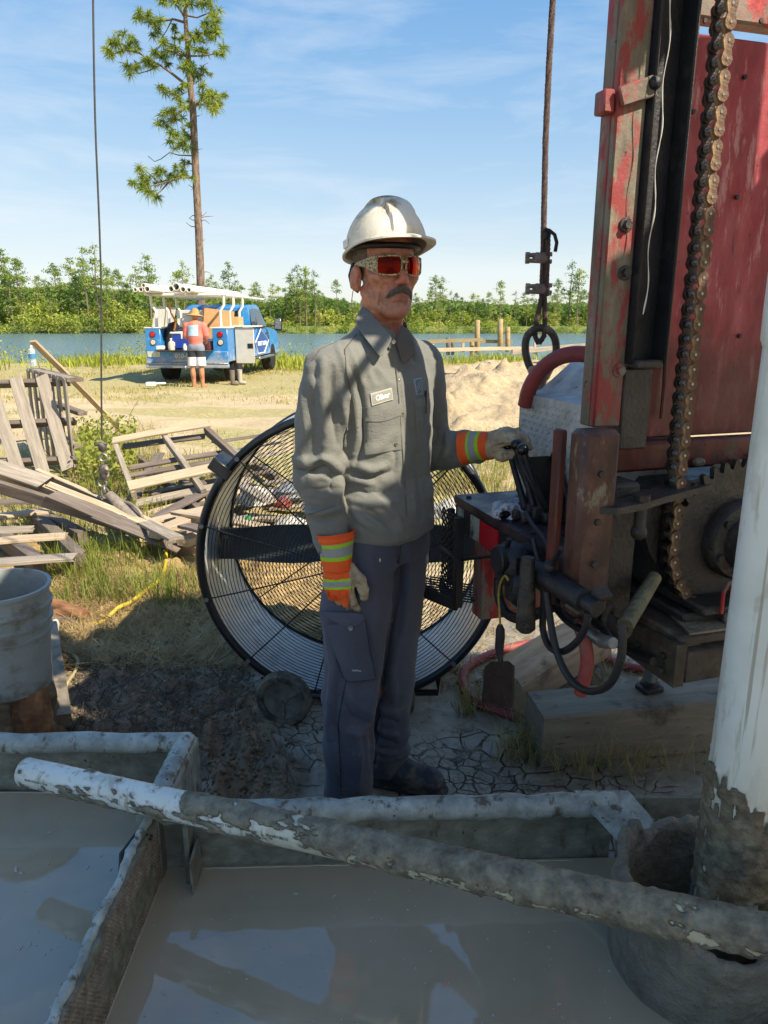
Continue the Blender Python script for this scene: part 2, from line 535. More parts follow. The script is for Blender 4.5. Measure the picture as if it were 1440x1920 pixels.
def clod_mask(x, y):
    a = np.exp(-(((x + 0.75) / 0.38) ** 2 + ((y - 2.55) / 0.42) ** 2) ** 2)
    b = np.exp(-(((x + 0.40) / 0.17) ** 2 + ((y - 2.22) / 0.16) ** 2) ** 2)
    c = np.exp(-(((x + 1.3) / 0.5) ** 2 + ((y - 2.7) / 0.6) ** 2) ** 2) * 0.7
    d = np.exp(-(((x + 0.22) / 0.12) ** 2 + ((y - 2.0) / 0.1) ** 2) ** 2) * 0.6
    return np.clip(a + b + c + d, 0, 1)
def near_h(x, y):
    near = 1 - sstep(4.6, 6.5, y)
    h = 0.012 * fbm(x * 3, y * 3, 0, 4, 21)
    cl = clod_mask(x, y)
    rough = fbm(x * 11, y * 11, 0, 4, 31, 0.6)
    h = h + cl * (0.026 * rough + 0.016 + 0.020 * np.abs(fbm(x * 24, y * 24, 0, 3, 33, .6)))
    straw = sstep(3.0, 3.3, y + 0.15 * vnoise(x * 2, y * 2, 0, 8)) * (1 - sstep(-0.1, 0.2, x))
    h = h + straw * (0.02 * fbm(x * 14, y * 14, 0, 4, 41, 0.6))
    # foot and wheel prints
    for (cx, cy, a, l, w, dp) in [(-.57, 2.34, .3, .13, .05, .035), (-.50, 2.10, -.2, .12, .05, .03), (-.36, 2.33, .9, .12, .05, .03), (.35, 2.02, 1.2, .13, .05, .02), (-.95, 2.35, .6, .14, .05, .03)]:
        u = (x - cx) * math.cos(a) + (y - cy) * math.sin(a); v = -(x - cx) * math.sin(a) + (y - cy) * math.cos(a)
        q = (u / w) ** 2 + (v / l) ** 2
        h = h - dp * np.exp(-q * q) + dp * 0.8 * np.exp(-((np.sqrt(q) - 1.45) / 0.35) ** 2)
    return h * near
def gh(x, y): return base_h(x, y) + near_h(np.asarray(x, np.float32), np.asarray(y, np.float32))
def ghf(x, y): return float(gh(np.float32(x), np.float32(y)))

def axis_lines(lo, hi, d, gl, gr, left, right, dmax=6.0):
    a = list(np.arange(lo, hi, d)); s = d; x = a[-1]
    while x < right: s = min(s * gr, dmax); x += s; a.append(x)
    s = d; x = lo; L = []
    while x > left: s = min(s * gl, dmax); x -= s; L.append(x)
    return np.array(L[::-1] + a, np.float32)
gx = axis_lines(-1.7, 1.45, 0.0095, 1.045, 1.045, -170, 170)
gy = axis_lines(1.55, 3.7, 0.0095, 1.12, 1.018, -14, 420, 9.0)
GX, GY = np.meshgrid(gx, gy, indexing='ij')
GZ = gh(GX, GY)
nx_, ny_ = GX.shape
ii = np.arange(nx_ * ny_).reshape(nx_, ny_)
Fq = np.stack([ii[:-1,:-1], ii[1:,:-1], ii[1:,1:], ii[:-1,1:]], -1).reshape(-1, 4)
gme = np_mesh('ground', np.stack([GX, GY, GZ], -1).reshape(-1, 3), Fq)
wob = 0.25 * fbm(GX * 1.1, GY * 1.1, 0, 4, 51)
a_clod = clod_mask(GX, GY)
a_straw = sstep(2.95, 3.25, GY + wob * 0.8) * (1 - sstep(4.6, 5.6, GY + wob)) * (1 - sstep(-0.45, 0.0, GX + wob * .4)) 
a_wet = (1 - sstep(2.9, 3.5, GY + wob * 1.0 - np.clip(GX, 0, 2) * 0.7)) * (1 - sstep(1.8, 2.6, np.abs(GX)))
a_grass = (1 - .9 * sstep(.4, .9, GX + .15 * (GY - 9) * 0 + wob * .5) * sstep(6.0, 7.0, GY + wob) * (1 - sstep(15, 17, GY))) * np.clip(sstep(95, 105, GY) + sstep(3.6, 5.0, GY + wob * 2) * (1 - sstep(7.6, 9.0, GY + wob * 2)) + sstep(14.6, 17.0, GY + wob * 4) * 0.75
    + 0.65 * sstep(0.15, 0.5, fbm(GX * .45, GY * .8, 0, 3, 77)) * sstep(8.0, 9, GY) * (1 - sstep(0.2, 1.0, GX)), 0, 1)
attr(gme, 'cracked', np.clip(np.exp(-(((GX - .42) / .42) ** 2 + ((GY - 2.15) / .42) ** 2) ** 2) + np.exp(-(((GX + .33) / .2) ** 2 + ((GY - 2.45) / .35) ** 2) ** 2), 0, 1) + .3 * wob)
attr(gme, 'clod', a_clod); attr(gme, 'straw', a_straw); attr(gme, 'wet', a_wet); attr(gme, 'grass', a_grass)

t = NT('ground_mat')
pos = t.coord('Position')
n1 = t.noise(1.3, 6, 0.6, pos); n2 = t.noise(16, 6, 0.65, pos); n3 = t.noise(90, 4, 0.6, pos)
sand = t.ramp(n1, [(0.3, C('a3906e')), (0.55, C('b9a683')), (0.75, C('c9b797'))])
sand = t.mix(0.5, sand, t.ramp(n2, [(0.3, C('8d7a58')), (0.7, C('c9b691'))]))
grassc = t.ramp(n2, [(0.25, C('74703f')), (0.5, C('9c915f')), (0.75, C('bcae88'))])
strawc = t.ramp(t.mix(0.5, n2, n3), [(0.3, C('5a4a30')), (0.5, C('9b8255')), (0.7, C('c2a878'))])
mudc = t.ramp(n2, [(0.3, C('776e5e')), (0.6, C('9a917f')), (0.8, C('b5ac98'))])
clodc = t.ramp(n2, [(0.3, C('54463a')), (0.7, C('8f7e64'))])
# cracked skin of drying mud
cwarp = t.N('ShaderNodeVectorMath', operation='ADD')
nzv = t.N('ShaderNodeTexNoise', Scale=9.0, Detail=3.0); t.l.new(pos, nzv.inputs['Vector'])
sc_ = t.N('ShaderNodeVectorMath', operation='SCALE'); sc_.inputs['Scale'].default_value = 0.05
t.l.new(nzv.outputs['Color'], sc_.inputs[0]); t.l.new(pos, cwarp.inputs[0]); t.l.new(sc_.outputs[0], cwarp.inputs[1])
cr1 = t.voro(19, 'DISTANCE_TO_EDGE', cwarp.outputs[0]); cr2 = t.voro(41, 'DISTANCE_TO_EDGE', cwarp.outputs[0])
crk = t.math('MULTIPLY', t.step(cr1, 0.0, 0.065), t.ramp(t.step(cr2, 0.0, 0.05), [(0, 0.7), (1, 1.0)]))
cr3 = t.voro(9.5, 'DISTANCE_TO_EDGE', cwarp.outputs[0]); crk = t.mix(t.step(t.noise(2.6, 3, .5, pos), .46, .56), t.step(cr3, 0.0, .05), crk)
crz = t.step(t.noise(1.9, 4, 0.6, pos), 0.52, 0.64)
crz = t.math('MAXIMUM', crz, t.step(t.attr('cracked'), .3, .6))
crk = t.mix(crz, (0.92, 0.92, 0.92), crk)
wet, clod, straw, grs = t.attr('wet'), t.attr('clod'), t.attr('straw'), t.attr('grass')
edge = t.math('ADD', t.math('MULTIPLY', n2, 0.9), -0.45)
def thr(a): return t.step(t.math('ADD', a, edge), 0.35, 0.65)
mud = t.mix(crk, C('2c261f'), mudc)
col = t.mix(thr(grs), sand, grassc)
col = t.mix(t.step(t.sep(pos)[1], 95, 105), col, t.ramp(n1, [(.3, C('4d5a2c')), (.7, C('75803f'))]))
col = t.mix(thr(straw), col, strawc)
wm = thr(wet)
col = t.mix(wm, col, mud)
col = t.mix(thr(clod), col, clodc)
rwet = t.ramp(n2, [(0.3, 0.20), (0.7, 0.48)])
rough = t.mix(wm, (0.95, 0.95, 0.95), rwet)
rough = t.mix(thr(clod), rough, (0.72, 0.72, 0.72))
t.P(Base_Color=col, Roughness=rough)
hb = t.mix(wm, t.math('MULTIPLY', n2, 1.0), t.math('ADD', t.math('MULTIPLY', crk, 0.6), t.math('MULTIPLY', n3, 0.12)))
t.bump(hb, 0.018, 0.9)
ground = link('ground', gme, t.m, smooth=180)
tag(ground, kind='structure')

# ---- lake
t = NT('lake_water')
wp = t.coord('Position', scale=(0.25, 1.0, 1.0))
t.P(Base_Color=C('5c757c'), Roughness=0.16, IOR=1.33, Specular_IOR_Level=0.5)
t.bump(t.noise(1.1, 4, 0.6, wp), 0.25, 1.0)
lake = MB().add([(-190, 24, WATER_Z), (190, 24, WATER_Z), (190, 140, WATER_Z), (-190, 140, WATER_Z)], [(0, 1, 2, 3)]).build('lake_water', t.m, smooth=0)
tag(lake, kind='structure')

# ---- foliage materials
def leaf_mat(name, dark, mid, lite, trans=0.35, scale=0.6):
    t = NT(name)
    n = t.noise(scale, 3, 0.6, t.coord('Position'))
    v = t.math('ADD', t.math('MULTIPLY', n, 0.7), t.math('MULTIPLY', t.rnd(), 0.3))
    c = t.ramp(v, [(0.28, dark), (0.5, mid), (0.72, lite)])
    t.P(Base_Color=c, Roughness=0.55, Specular_IOR_Level=0.3)
    tr = t.N('ShaderNodeBsdfTranslucent'); t.set(tr.inputs[0], c)
    mx = t.N('ShaderNodeMixShader'); mx.inputs[0].default_value = trans
    t.l.new(t.b.outputs[0], mx.inputs[1]); t.l.new(tr.outputs[0], mx.inputs[2]); t.l.new(mx.outputs[0], t.out.inputs[0])
    return t.m
M_pine = leaf_mat('pine_needles', C('54672c'), C('7e9038'), C('a9b04c'))
M_farpine = leaf_mat('far_pine_needles', C('5f7a3a'), C('849a46'), C('aeb657'), 0.42, 0.5)
M_bush = leaf_mat('bush_leaves', C('6c8034'), C('98a544'), C('c0bf5c'), 0.42, 0.4)
M_grass = leaf_mat('grass_green', C('4e5f1e'), C('7f8c34'), C('b0ab58'), 0.35, 3)
M_weed = leaf_mat('weed_green', C('7c8a2e'), C('a9ae42'), C('c9bd66'), 0.4, 1.2)
M_straw = leaf_mat('straw_dry', C('6e5a36'), C('a08858'), C('d0ba8a'), 0.15, 8)
t = NT('pine_bark')
bv = t.coord('Object', scale=(1, 1, 0.35))
t.P(Base_Color=t.ramp(t.noise(14, 5, 0.65, bv), [(0.3, C('4a3f36')), (0.55, C('7c6a5a')), (0.75, C('9c8a7a'))]), Roughness=0.95)
t.bump(t.voro(16, 'DISTANCE_TO_EDGE', bv), 0.03, 0.8)
M_bark = t.m
M_farbark = simple('far_bark', C('77685a'), 0.95, scale=3)

# ---- blades and leaves in bulk
def blades(base, hgt, wid, ang, lean, curl=0.4, twist=None):
    n = len(base); base = np.asarray(base, np.float32)
    d = np.stack([np.cos(ang), np.sin(ang), 0 * ang], 1)
    tw = ang + np.pi / 2 if twist is None else twist
    s = np.stack([np.cos(tw), np.sin(tw), 0 * ang], 1) * (wid / 2)[:, None]
    up = np.array([0, 0, 1], np.float32)
    l1 = lean * (1 - curl); l2 = lean * (1 + curl)
    m = base + (d * np.sin(l1)[:, None] + up * np.cos(l1)[:, None]) * (hgt * .55)[:, None]
    e = m + (d * np.sin(l2)[:, None] + up * np.cos(l2)[:, None]) * (hgt * .45)[:, None]
    V = np.stack([base - s, base + s, m - s * .8, m + s * .8, e], 1).reshape(-1, 3)
    k = np.arange(n)[:, None] * 5
    F = np.concatenate([k + np.array([[0, 1, 3]]), k + np.array([[0, 3, 2]]), k + np.array([[2, 3, 4]])], 0)
    return V, F
def scatter_blades(name, pts, mat, h=(0.1, 0.3), w=(0.003, 0.006), lean=(0.1, 0.7), parent=None, kind='stuff', seed=1, curl=0.4):
    r = np.random.default_rng(seed); n = len(pts)
    V, F = blades(pts, r.uniform(*h, n), r.uniform(*w, n), r.uniform(0, 6.283, n), r.uniform(*lean, n), curl)
    o = link(name, np_mesh(name, V, F), mat, parent, smooth=0)
    if kind: o['kind'] = kind
    return o
def leaf_quads(P, size, seed=0, flat=0.0):
    r = np.random.default_rng(seed); n = len(P)
    a = r.normal(size=(n, 3)); a /= np.linalg.norm(a, axis=1, keepdims=True)
    b = r.normal(size=(n, 3)); b[:, 2] *= (1 - flat); b -= a * (a * b).sum(1, keepdims=True); b /= np.linalg.norm(b, axis=1, keepdims=True)
    s = (size * r.uniform(.6, 1.3, n))[:, None]
    V = np.stack([P - a * s * .5, P + b * s * .28, P + a * s * .5, P - b * s * .28], 1).reshape(-1, 3)
    F = np.arange(n * 4).reshape(-1, 4)
    return V, F

# ---- far trees: a few kinds, then copies
def far_pine_mesh(seed):
    r = np.random.default_rng(seed)
    tr = MB(); H = 1.0
    bend = r.normal(0, .012, 2)
    ax = [Vector((bend[0] * math.sin(z * 4), bend[1] * math.sin(z * 3), z)) for z in np.linspace(0, .97, 7)]
    tr.tube(ax, [.016 - .013 * i / 6 for i in range(7)], 6)
    P = []
    z0 = r.uniform(.3, .62)
    for k in range(r.integers(13, 22)):
        z = z0 + (1 - z0) * r.uniform(0, 1) ** .85
        rad = (.03 + .13 * (1 - (z - z0) / (1 - z0)) ** .8) * r.uniform(.5, 1.25)
        a = r.uniform(0, 6.283); c = np.array([math.cos(a) * rad, math.sin(a) * rad, z + r.uniform(0, .02)])
        tr.tube([(0, 0, z - .02), tuple(c)], [.004, .002], 4, caps=False)
        m = r.integers(28, 55)
        P.append(c + r.normal(size=(m, 3)) * np.array([.036, .036, .017]) * r.uniform(.7, 1.3))
    P.append(np.array([0, 0, .98]) + r.normal(size=(40, 3)) * np.array([.022, .022, .025]))
    V, F = leaf_quads(np.concatenate(P), .030, seed)
    return tr, V, F
def far_bush_mesh(seed):
    r = np.random.default_rng(seed); P = []
    for k in range(9):
        c = np.array([r.normal(0, .28), r.normal(0, .22), r.uniform(.15, .75)])
        q = r.normal(size=(60, 3)); q /= np.linalg.norm(q, axis=1, keepdims=True)
        P.append(c + q * np.array([.26, .24, .22]) * r.uniform(.6, 1.05, (60, 1)))
    P = np.concatenate(P); P[:, 2] = np.abs(P[:, 2])
    V, F = leaf_quads(P, .10, seed)
    return V, F
far_trunks, far_crowns = [], []
for s in range(9):
    tr, V, F = far_pine_mesh(100 + s)
    far_crowns.append(np_mesh('crown', V, F)); far_crowns[-1].materials.append(M_farpine)
    me = bpy.data.meshes.new('trunk'); me.from_pydata(tr.v, [], tr.f); me.materials.append(M_farbark); far_trunks.append(me)
bush_meshes = []
for s in range(6):
    V, F = far_bush_mesh(200 + s); bush_meshes.append(np_mesh('shrub', V, F)); bush_meshes[-1].materials.append(M_bush)
rt = random.Random(5)
def skyline(px):
    """height of the wood in photograph pixels above the far waterline"""
    pts = [(-80, 116), (0, 114), (60, 104), (110, 106), (160, 114), (220, 98), (280, 100), (330, 90), (420, 84), (500, 62), (560, 92), (610, 78), (660, 62), (760, 55), (830, 70), (900, 62), (960, 56), (1030, 60), (1120, 62), (1240, 60), (1700, 66)]
    for (a, ha), (b, hb) in zip(pts, pts[1:]):
        if a <= px <= b: return ha + (hb - ha) * (px - a) / (b - a)
    return 70
def far_pine(px, Y, hp, v, label, group):
    x = (px - 720) / FPX * (Y * _cp + 1.9 * _sp); z = ghf(x, Y) - 0.15
    h = hp / FPX * Y * 1.0
    e = empty('pine_tree', (x, Y, z), (0, 0, rt.uniform(0, 6.28)), label, 'tree', group)
    e.scale = (h * rt.uniform(.85, 1.2),) * 2 + (h,)
    for nm, me in (('trunk', far_trunks[v]), ('crown', far_crowns[v])):
        o = bpy.data.objects.new(nm, me); o.parent = e; COL.objects.link(o)
for row, (Y, n, f0, f1) in enumerate([(133, 66, .45, .8), (140, 61, .55, .95), (149, 58, .6, 1.0)]):
    for i in range(n):
        px = -70 + 1560 * (i + rt.uniform(.05, .95)) / n
        far_pine(px, Y + rt.uniform(-3, 3), skyline(px) * rt.uniform(f0, f1) + 8, rt.randrange(9),
                 'slender green pine in the far wood across the lake', 'pines of the wood across the lake')
for px, hp in [(18, 132), (45, 116), (168, 134), (190, 140), (285, 122), (350, 112), (433, 112), (485, 78), (560, 106), (575, 100), (590, 96), (815, 88), (828, 85), (935, 78), (1066, 112), (1080, 98), (1041, 82), (1105, 70)]:
    far_pine(px, 131 + rt.uniform(-1, 4), hp, rt.randrange(9), 'tall pine rising above the wood across the lake', 'tall pines above the far wood')
for i in range(108):
    px = -80 + 1580 * (i + rt.uniform(.1, .9)) / 108
    Y = 124.8 + rt.uniform(-.6, 1.5) if i % 2 else 134 + rt.uniform(-2, 2)
    x = (px - 720) / FPX * (Y * _cp + 1.9 * _sp)
    hh = (rt.uniform(2.3, 4.4) if px < 480 else rt.uniform(1.6, 3.0)) * (1.0 if i % 2 else 1.35)
    o = bpy.data.objects.new('shrub', bush_meshes[rt.randrange(6)]); COL.objects.link(o)
    o.location = (x, Y, max(ghf(x, Y), WATER_Z) - .25); o.rotation_euler = (0, 0, rt.uniform(0, 6.28)); o.scale = (hh * 1.15, hh * 1.15, hh)
    tag(o, 'rounded green shrub on the far shore of the lake', 'shrub', 'shrubs along the far shore')
# the deep wood behind, one mass
r = np.random.default_rng(61); n = 42000
px = r.uniform(-110, 1560, n); Yw = r.uniform(136, 172, n)
top = np.array([skyline(p) for p in px]) / FPX * Yw * .62
P = np.stack([(px - 720) / FPX * (Yw * _cp + .5), Yw, .2 + top * r.uniform(0.0, 1, n) ** .7], 1)
V, F = leaf_quads(P, 1.0, 62)
wood = link('far_wood', np_mesh('far_wood', V, F), M_farpine, smooth=0); tag(wood, kind='stuff')

# ---- the tall pine in the middle distance
PX0, PY0 = 376, 28.0
pb = WZ(378, 690, 0); 
px_ = (378 - 720) / FPX * (PY0 * _cp + 1.5 * _sp)
PB = Vector((px_, PY0, ghf(px_, PY0) - .1))
def ptree(pxx, pyy, dy=0.0):
    q = WY(pxx, pyy, PY0 + dy); return q
pine = empty('pine_tree', PB, (0, 0, 0), 'tall lone pine with tufted branches behind the blue truck', 'tree')
trunk_px = [(378, 690), (377, 560), (376, 520), (373, 440), (370, 380), (366, 300), (362, 210), (356, 150), (352, 90), (348, 40), (346, -20), (343, -90), (342, -150)]
rad = [.17, .16, .15, .14, .135, .13, .12, .10, .085, .075, .065, .05, .03]
tb = MB(); tb.tube([ptree(*p) for p in trunk_px], rad, 12)
branches = [  # px paths, radius, y bend
    ([(362, 333), (340, 332), (318, 340), (295, 346), (270, 352)], .05, -.8), ([(318, 340), (300, 360), (288, 364)], .03, -.9), ([(300, 346), (285, 330), (270, 318)], .03, -.5),
    ([(361, 292), (335, 291), (318, 286), (302, 298), (290, 303), (278, 293)], .025, .3),
    ([(359, 262), (346, 246), (338, 238)], .03, .2), ([(359, 255), (345, 268), (330, 272)], .03, -.4),
    ([(358, 197), (338, 208), (320, 224), (305, 232)], .045, -.5), ([(345, 204), (330, 218), (318, 230)], .03, .4),
    ([(360, 199), (375, 188), (390, 182), (405, 170), (415, 192)], .045, .6), ([(380, 186), (395, 200), (408, 198)], .03, -.3),
    ([(356, 164), (340, 152), (320, 136), (300, 122), (280, 112), (262, 100), (240, 95)], .06, .5),
    ([(300, 122), (280, 132), (260, 138), (246, 128)], .03, -.4), ([(262, 100), (232, 92), (214, 101), (204, 88)], .03, .5), ([(240, 95), (226, 78), (232, 68)], .025, .2), ([(280, 112), (285, 95), (300, 88)], .025, -.3),
    ([(354, 170), (342, 176), (328, 182), (310, 170)], .03, -.8), ([(358, 160), (372, 152), (382, 122), (390, 118)], .03, .3),
    ([(352, 108), (330, 96), (305, 92)], .035, -.6), ([(352, 105), (380, 105), (408, 100), (414, 92)], .035, .7), ([(350, 80), (372, 66), (395, 62), (404, 58)], .03, -.4),
    ([(346, 42), (325, 36), (300, 40), (280, 36), (262, 30)], .045, .2), ([(322, 38), (312, 58), (302, 72)], .025, .3), ([(346, 28), (370, 33), (392, 24), (402, 12)], .035, .5), ([(345, 30), (330, 8), (322, -10)], .04, -.4), ([(344, 10), (362, -5), (380, -20)], .035, .4),
    ([(343, -60), (310, -70), (280, -75)], .04, .4), ([(343, -70), (375, -85), (395, -90)], .04, -.4)]
rb_ = np.random.default_rng(23)
for k in range(16):                          # dead twigs and stubs on the bare trunk
    yy = rb_.uniform(215, 520); xx = np.interp(yy, [210, 300, 380, 440, 520], [362, 366, 370, 373, 376]); L_ = rb_.uniform(6, 20) * (1 if k % 3 else 1.6); sg = rb_.choice([-1, 1])
    tb.tube([ptree(xx, yy), ptree(xx + sg * L_ * .6, yy - L_ * .1, .2), ptree(xx + sg * L_, yy + rb_.uniform(-.5, .3) * L_, .4)], [.022, .014, .006], 5)
for pts, rd, dy in branches:
    m = len(pts); tb.tube([ptree(p[0], p[1], dy * i / (m - 1)) for i, p in enumerate(pts)], [max(.012, rd * (1 - .75 * i / (m - 1))) for i in range(m)], 6)
trunk_o = tb.build('trunk', M_bark, None, smooth=60); adopt(trunk_o, pine)
tufts = [(268,352,14),(258,350,16),(248,345,13),(275,330,15),(290,328,14),(262,316,14),(305,322,14),(322,322,13),(335,318,12),(345,310,11),(348,328,11),(280,360,15),(292,368,13),(300,345,14),(316,335,13),(270,340,13),(330,330,12),(354,332,10),(346,306,10),
    (330,258,13),(322,248,12),(338,268,13),(345,280,12),(334,278,12),(350,258,10),(318,268,11),(352,236,9),(346,250,11),
    (306,218,15),(318,212,14),(330,205,13),(300,230,13),(322,225,14),(340,218,12),(345,200,12),(312,232,12),(335,192,11),(350,192,9),
    (376,178,13),(390,172,14),(402,178,14),(412,190,14),(404,200,14),(395,196,13),(380,165,12),(415,180,10),(400,208,12),(388,186,13),(372,196,9),
    (312,168,13),(322,174,12),(338,170,12),(302,166,12),(346,160,10),(332,178,11),
    (352,138,13),(362,134,13),(370,144,12),(345,128,12),(358,122,12),(350,118,12),(374,132,11),(392,136,9),(364,148,10),
    (240,126,14),(248,134,13),(262,128,13),(270,118,12),(285,122,13),(252,122,11),(300,108,13),(282,112,12),(296,96,13),(312,100,13),(322,90,13),(306,84,12),(330,98,12),(338,104,10),(318,122,9),
    (214,86,15),(206,80,13),(200,90,12),(228,66,13),(246,72,14),(252,78,13),(205,102,12),(236,90,11),(256,92,12),(222,98,11),
    (264,26,14),(270,36,13),(282,38,13),(294,42,13),(276,28,12),(300,34,12),(258,38,11),(290,50,11),
    (300,74,11),(290,68,10),(330,64,11),(340,72,11),(328,50,9),
    (372,64,13),(388,60,14),(396,48,13),(404,62,13),(408,56,12),(400,30,13),(408,22,13),(392,16,13),(412,36,12),(384,48,11),(364,72,12),(358,86,13),(372,92,13),(380,78,12),(385,98,11),(416,92,13),(420,100,11),(408,104,9),(352,62,9),(396,70,11),
    (308,4,13),(330,2,13),(320,-6,14),(350,4,13),(364,6,14),(378,8,15),(385,2,14),(340,-10,13),(360,-12,14),(372,-20,14),(395,-6,12),(300,-4,12),(350,-30,14),(330,-40,14),(375,-40,14),(310,-70,16),(285,-75,15),(340,-80,16),(370,-85,15),(392,-90,14),(342,-120,16),(355,-140,15),(330,-145,15),(343,-160,14)]
r = np.random.default_rng(17); VV, FF, nv = [], [], 0
for (a, b, s) in tufts:
    for rep in range(2):
        c = np.array(ptree(a + r.normal(0, 3.8), b + r.normal(0, 3.0), r.normal(0, .55)))
        n = int(r.integers(34, 72)); L = s * r.uniform(.8, 1.45) / FPX * PY0 * r.uniform(.6, 1.1, n)
        d = r.normal(size=(n, 3)); d[:, 2] = d[:, 2] * .8 + .1; d /= np.linalg.norm(d, axis=1, keepdims=True)
        w = np.cross(d, r.normal(size=(n, 3))); w /= np.linalg.norm(w, axis=1, keepdims=True)
        tip = c + d * L[:, None] + np.array([0, 0, -1]) * (L * .22)[:, None]
        mid = c + d * (L * .5)[:, None]
        hw = .011
        V = np.stack([c - w * hw, c + w * hw, mid + w * hw, tip, mid - w * hw], 1).reshape(-1, 3)
        k = np.arange(n)[:, None] * 5 + nv
        FF.append(np.concatenate([k + np.array([[0, 1, 2]]), k + np.array([[0, 2, 4]]), k + np.array([[4, 2, 3]])], 0)); VV.append(V); nv += n * 5
crown = link('crown', np_mesh('crown', np.concatenate(VV), np.concatenate(FF)), M_pine, smooth=0); adopt(crown, pine)

# ---- sand pile
sx_ = np.arange(0.2, 5.4, .045, dtype=np.float32); sy_ = np.arange(9.6, 17.5, .055, dtype=np.float32)
SX, SY = np.meshgrid(sx_, sy_, indexing='ij')
rim_ = sstep(0.1, 1.1, SX - .03 * (SY - 10)) * sstep(9.7, 14.6, SY) * (1 - sstep(15.5, 17.3, SY)) * (1 - sstep(4.2, 5.3, SX))
hh = rim_ * (0.66 + .10 * fbm(SX * .8, SY * .8, 0, 3, 81)) + rim_ ** .5 * (.06 * fbm(SX * 1.9, SY * 1.9, 0, 5, 82, .6) + +.02 * np.abs(fbm(SX * 7, SY * 7, 0, 4, 83, .6)) + .02 * np.sin(SY * 9 + SX * 2) * sstep(12, 10.5, SY))
for (a, b, s, q) in [(1.0, 11.2, .28, .22), (1.75, 12.9, .35, .12), (2.5, 12.4, .3, .1), (.75, 11.6, .3, .12), (1.3, 11.9, .22, .12), (2.0, 11.4, .25, .12), (3.0, 11.3, .4, .12), (1.45, 13.6, .2, .16), (2.3, 13.8, .2, .16), (1.9, 14.4, .18, .14), (1.2, 10.6, .2, .12)]:
    hh = hh + q * np.exp(-(((SX - a) / s) ** 2 + ((SY - b) / (s * 1.2)) ** 2)) * (1 + .6 * fbm(SX * 5, SY * 5, 0, 3, 84))
SZ = hh + base_h(SX, SY) - .05 + .02 * fbm(SX * 9, SY * 9, 0, 3, 85)
jj = np.arange(SX.size).reshape(SX.shape)
sme = np_mesh('sand_pile', np.stack([SX, SY, SZ], -1).reshape(-1, 3), np.stack([jj[:-1,:-1], jj[1:,:-1], jj[1:,1:], jj[:-1,1:]], -1).reshape(-1, 4))
t = NT('sand_mat'); pp = t.coord('Position')
t.P(Base_Color=t.mix(.5, t.ramp(t.noise(1.5, 5, .6, pp), [(.3, C('a08c6a')), (.7, C('bfab8a'))]), t.ramp(t.noise(14, 5, .65, pp), [(.3, C('8c785a')), (.7, C('c6b494'))])), Roughness=.95)
t.bump(t.noise(14, 6, .7, pp), .05, .8)
sand_pile = link('sand_pile', sme, t.m, smooth=180)
tag(sand_pile, 'lumpy heap of pale dug sand in front of the lake', 'sand pile')
# =====================================================================  MATERIALS FOR THE WORKS
M_black = simple('black_steel', C('16161a'), .55, .0, .4, 9, .002, 120, dirt=C('3a3630'), dirt_amt=(.56, .74), dscale=9)
M_grease = simple('greasy_steel', C('2e2a26'), .5, .0, .45, 11, .004, 90, dirt=C('4c463c'), dirt_amt=(.5, .7), dscale=12)
M_rubber = simple('black_rubber', C('19191b'), .5, 0, .3, 12, .002, 150)
M_knob = simple('knob_plastic', C('121316'), .25, 0, .2, 20)
M_mudcake = simple('mud_cake', C('7a7363'), .7, 0, .3, 14, .015, 40)
M_steel = simple('bare_steel', C('8d8f90'), .35, .9, .2, 14, .001, 120, dirt=C('4a443b'), dirt_amt=(.5, .72), dscale=10)
M_galv = simple('galvanised_wire', C('8a8782'), .5, .6, .3, 40)
M_redhose = simple('red_hose', C('8e3b39'), .6, 0, .2, 10, .002, 90, dirt=C('7a6a5a'), dirt_amt=(.52, .75), dscale=9)
def painted_metal(name, stops, rust, streak=(7, 7, 1.6), amt=(.55, .68), rough=.55):
    t = NT(name); v = t.coord('Position', scale=streak)
    c = t.ramp(t.noise(3.2, 6, .62, v), stops)
    m = t.step(t.noise(2.6, 8, .7, t.coord('Position', scale=(8, 8, 3.2), loc=(3.1, 1, .4))), *amt)
    c = t.mix(m, c, rust)
    m2 = t.step(t.noise(46, 3, .6, t.coord('Position')), .66, .74)
    c = t.mix(m2, c, C('2b1b17'))
    t.P(Base_Color=c, Roughness=t.ramp(t.noise(9, 4, .6, t.coord('Position')), [(.3, rough - .15), (.7, rough + .2)]))
    t.bump(t.noise(22, 5, .6, t.coord('Position')), .004)
    return t.m
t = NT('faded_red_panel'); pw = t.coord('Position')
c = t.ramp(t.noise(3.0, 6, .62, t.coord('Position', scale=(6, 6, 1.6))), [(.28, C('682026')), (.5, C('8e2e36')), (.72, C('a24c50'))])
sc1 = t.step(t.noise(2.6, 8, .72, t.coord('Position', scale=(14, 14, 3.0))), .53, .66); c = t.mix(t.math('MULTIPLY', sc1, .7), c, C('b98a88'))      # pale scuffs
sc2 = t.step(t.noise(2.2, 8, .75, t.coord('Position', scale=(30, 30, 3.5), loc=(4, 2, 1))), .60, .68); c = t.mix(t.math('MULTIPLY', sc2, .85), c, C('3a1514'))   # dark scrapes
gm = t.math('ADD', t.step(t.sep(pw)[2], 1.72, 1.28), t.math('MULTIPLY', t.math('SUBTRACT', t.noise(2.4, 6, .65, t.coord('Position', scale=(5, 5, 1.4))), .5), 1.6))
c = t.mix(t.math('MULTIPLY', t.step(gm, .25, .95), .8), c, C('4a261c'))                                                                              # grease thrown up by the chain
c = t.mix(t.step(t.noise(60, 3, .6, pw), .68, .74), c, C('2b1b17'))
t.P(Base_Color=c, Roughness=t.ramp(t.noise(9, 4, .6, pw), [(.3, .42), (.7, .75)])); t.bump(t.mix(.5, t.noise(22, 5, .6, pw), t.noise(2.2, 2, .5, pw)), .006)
M_redpanel = t.m
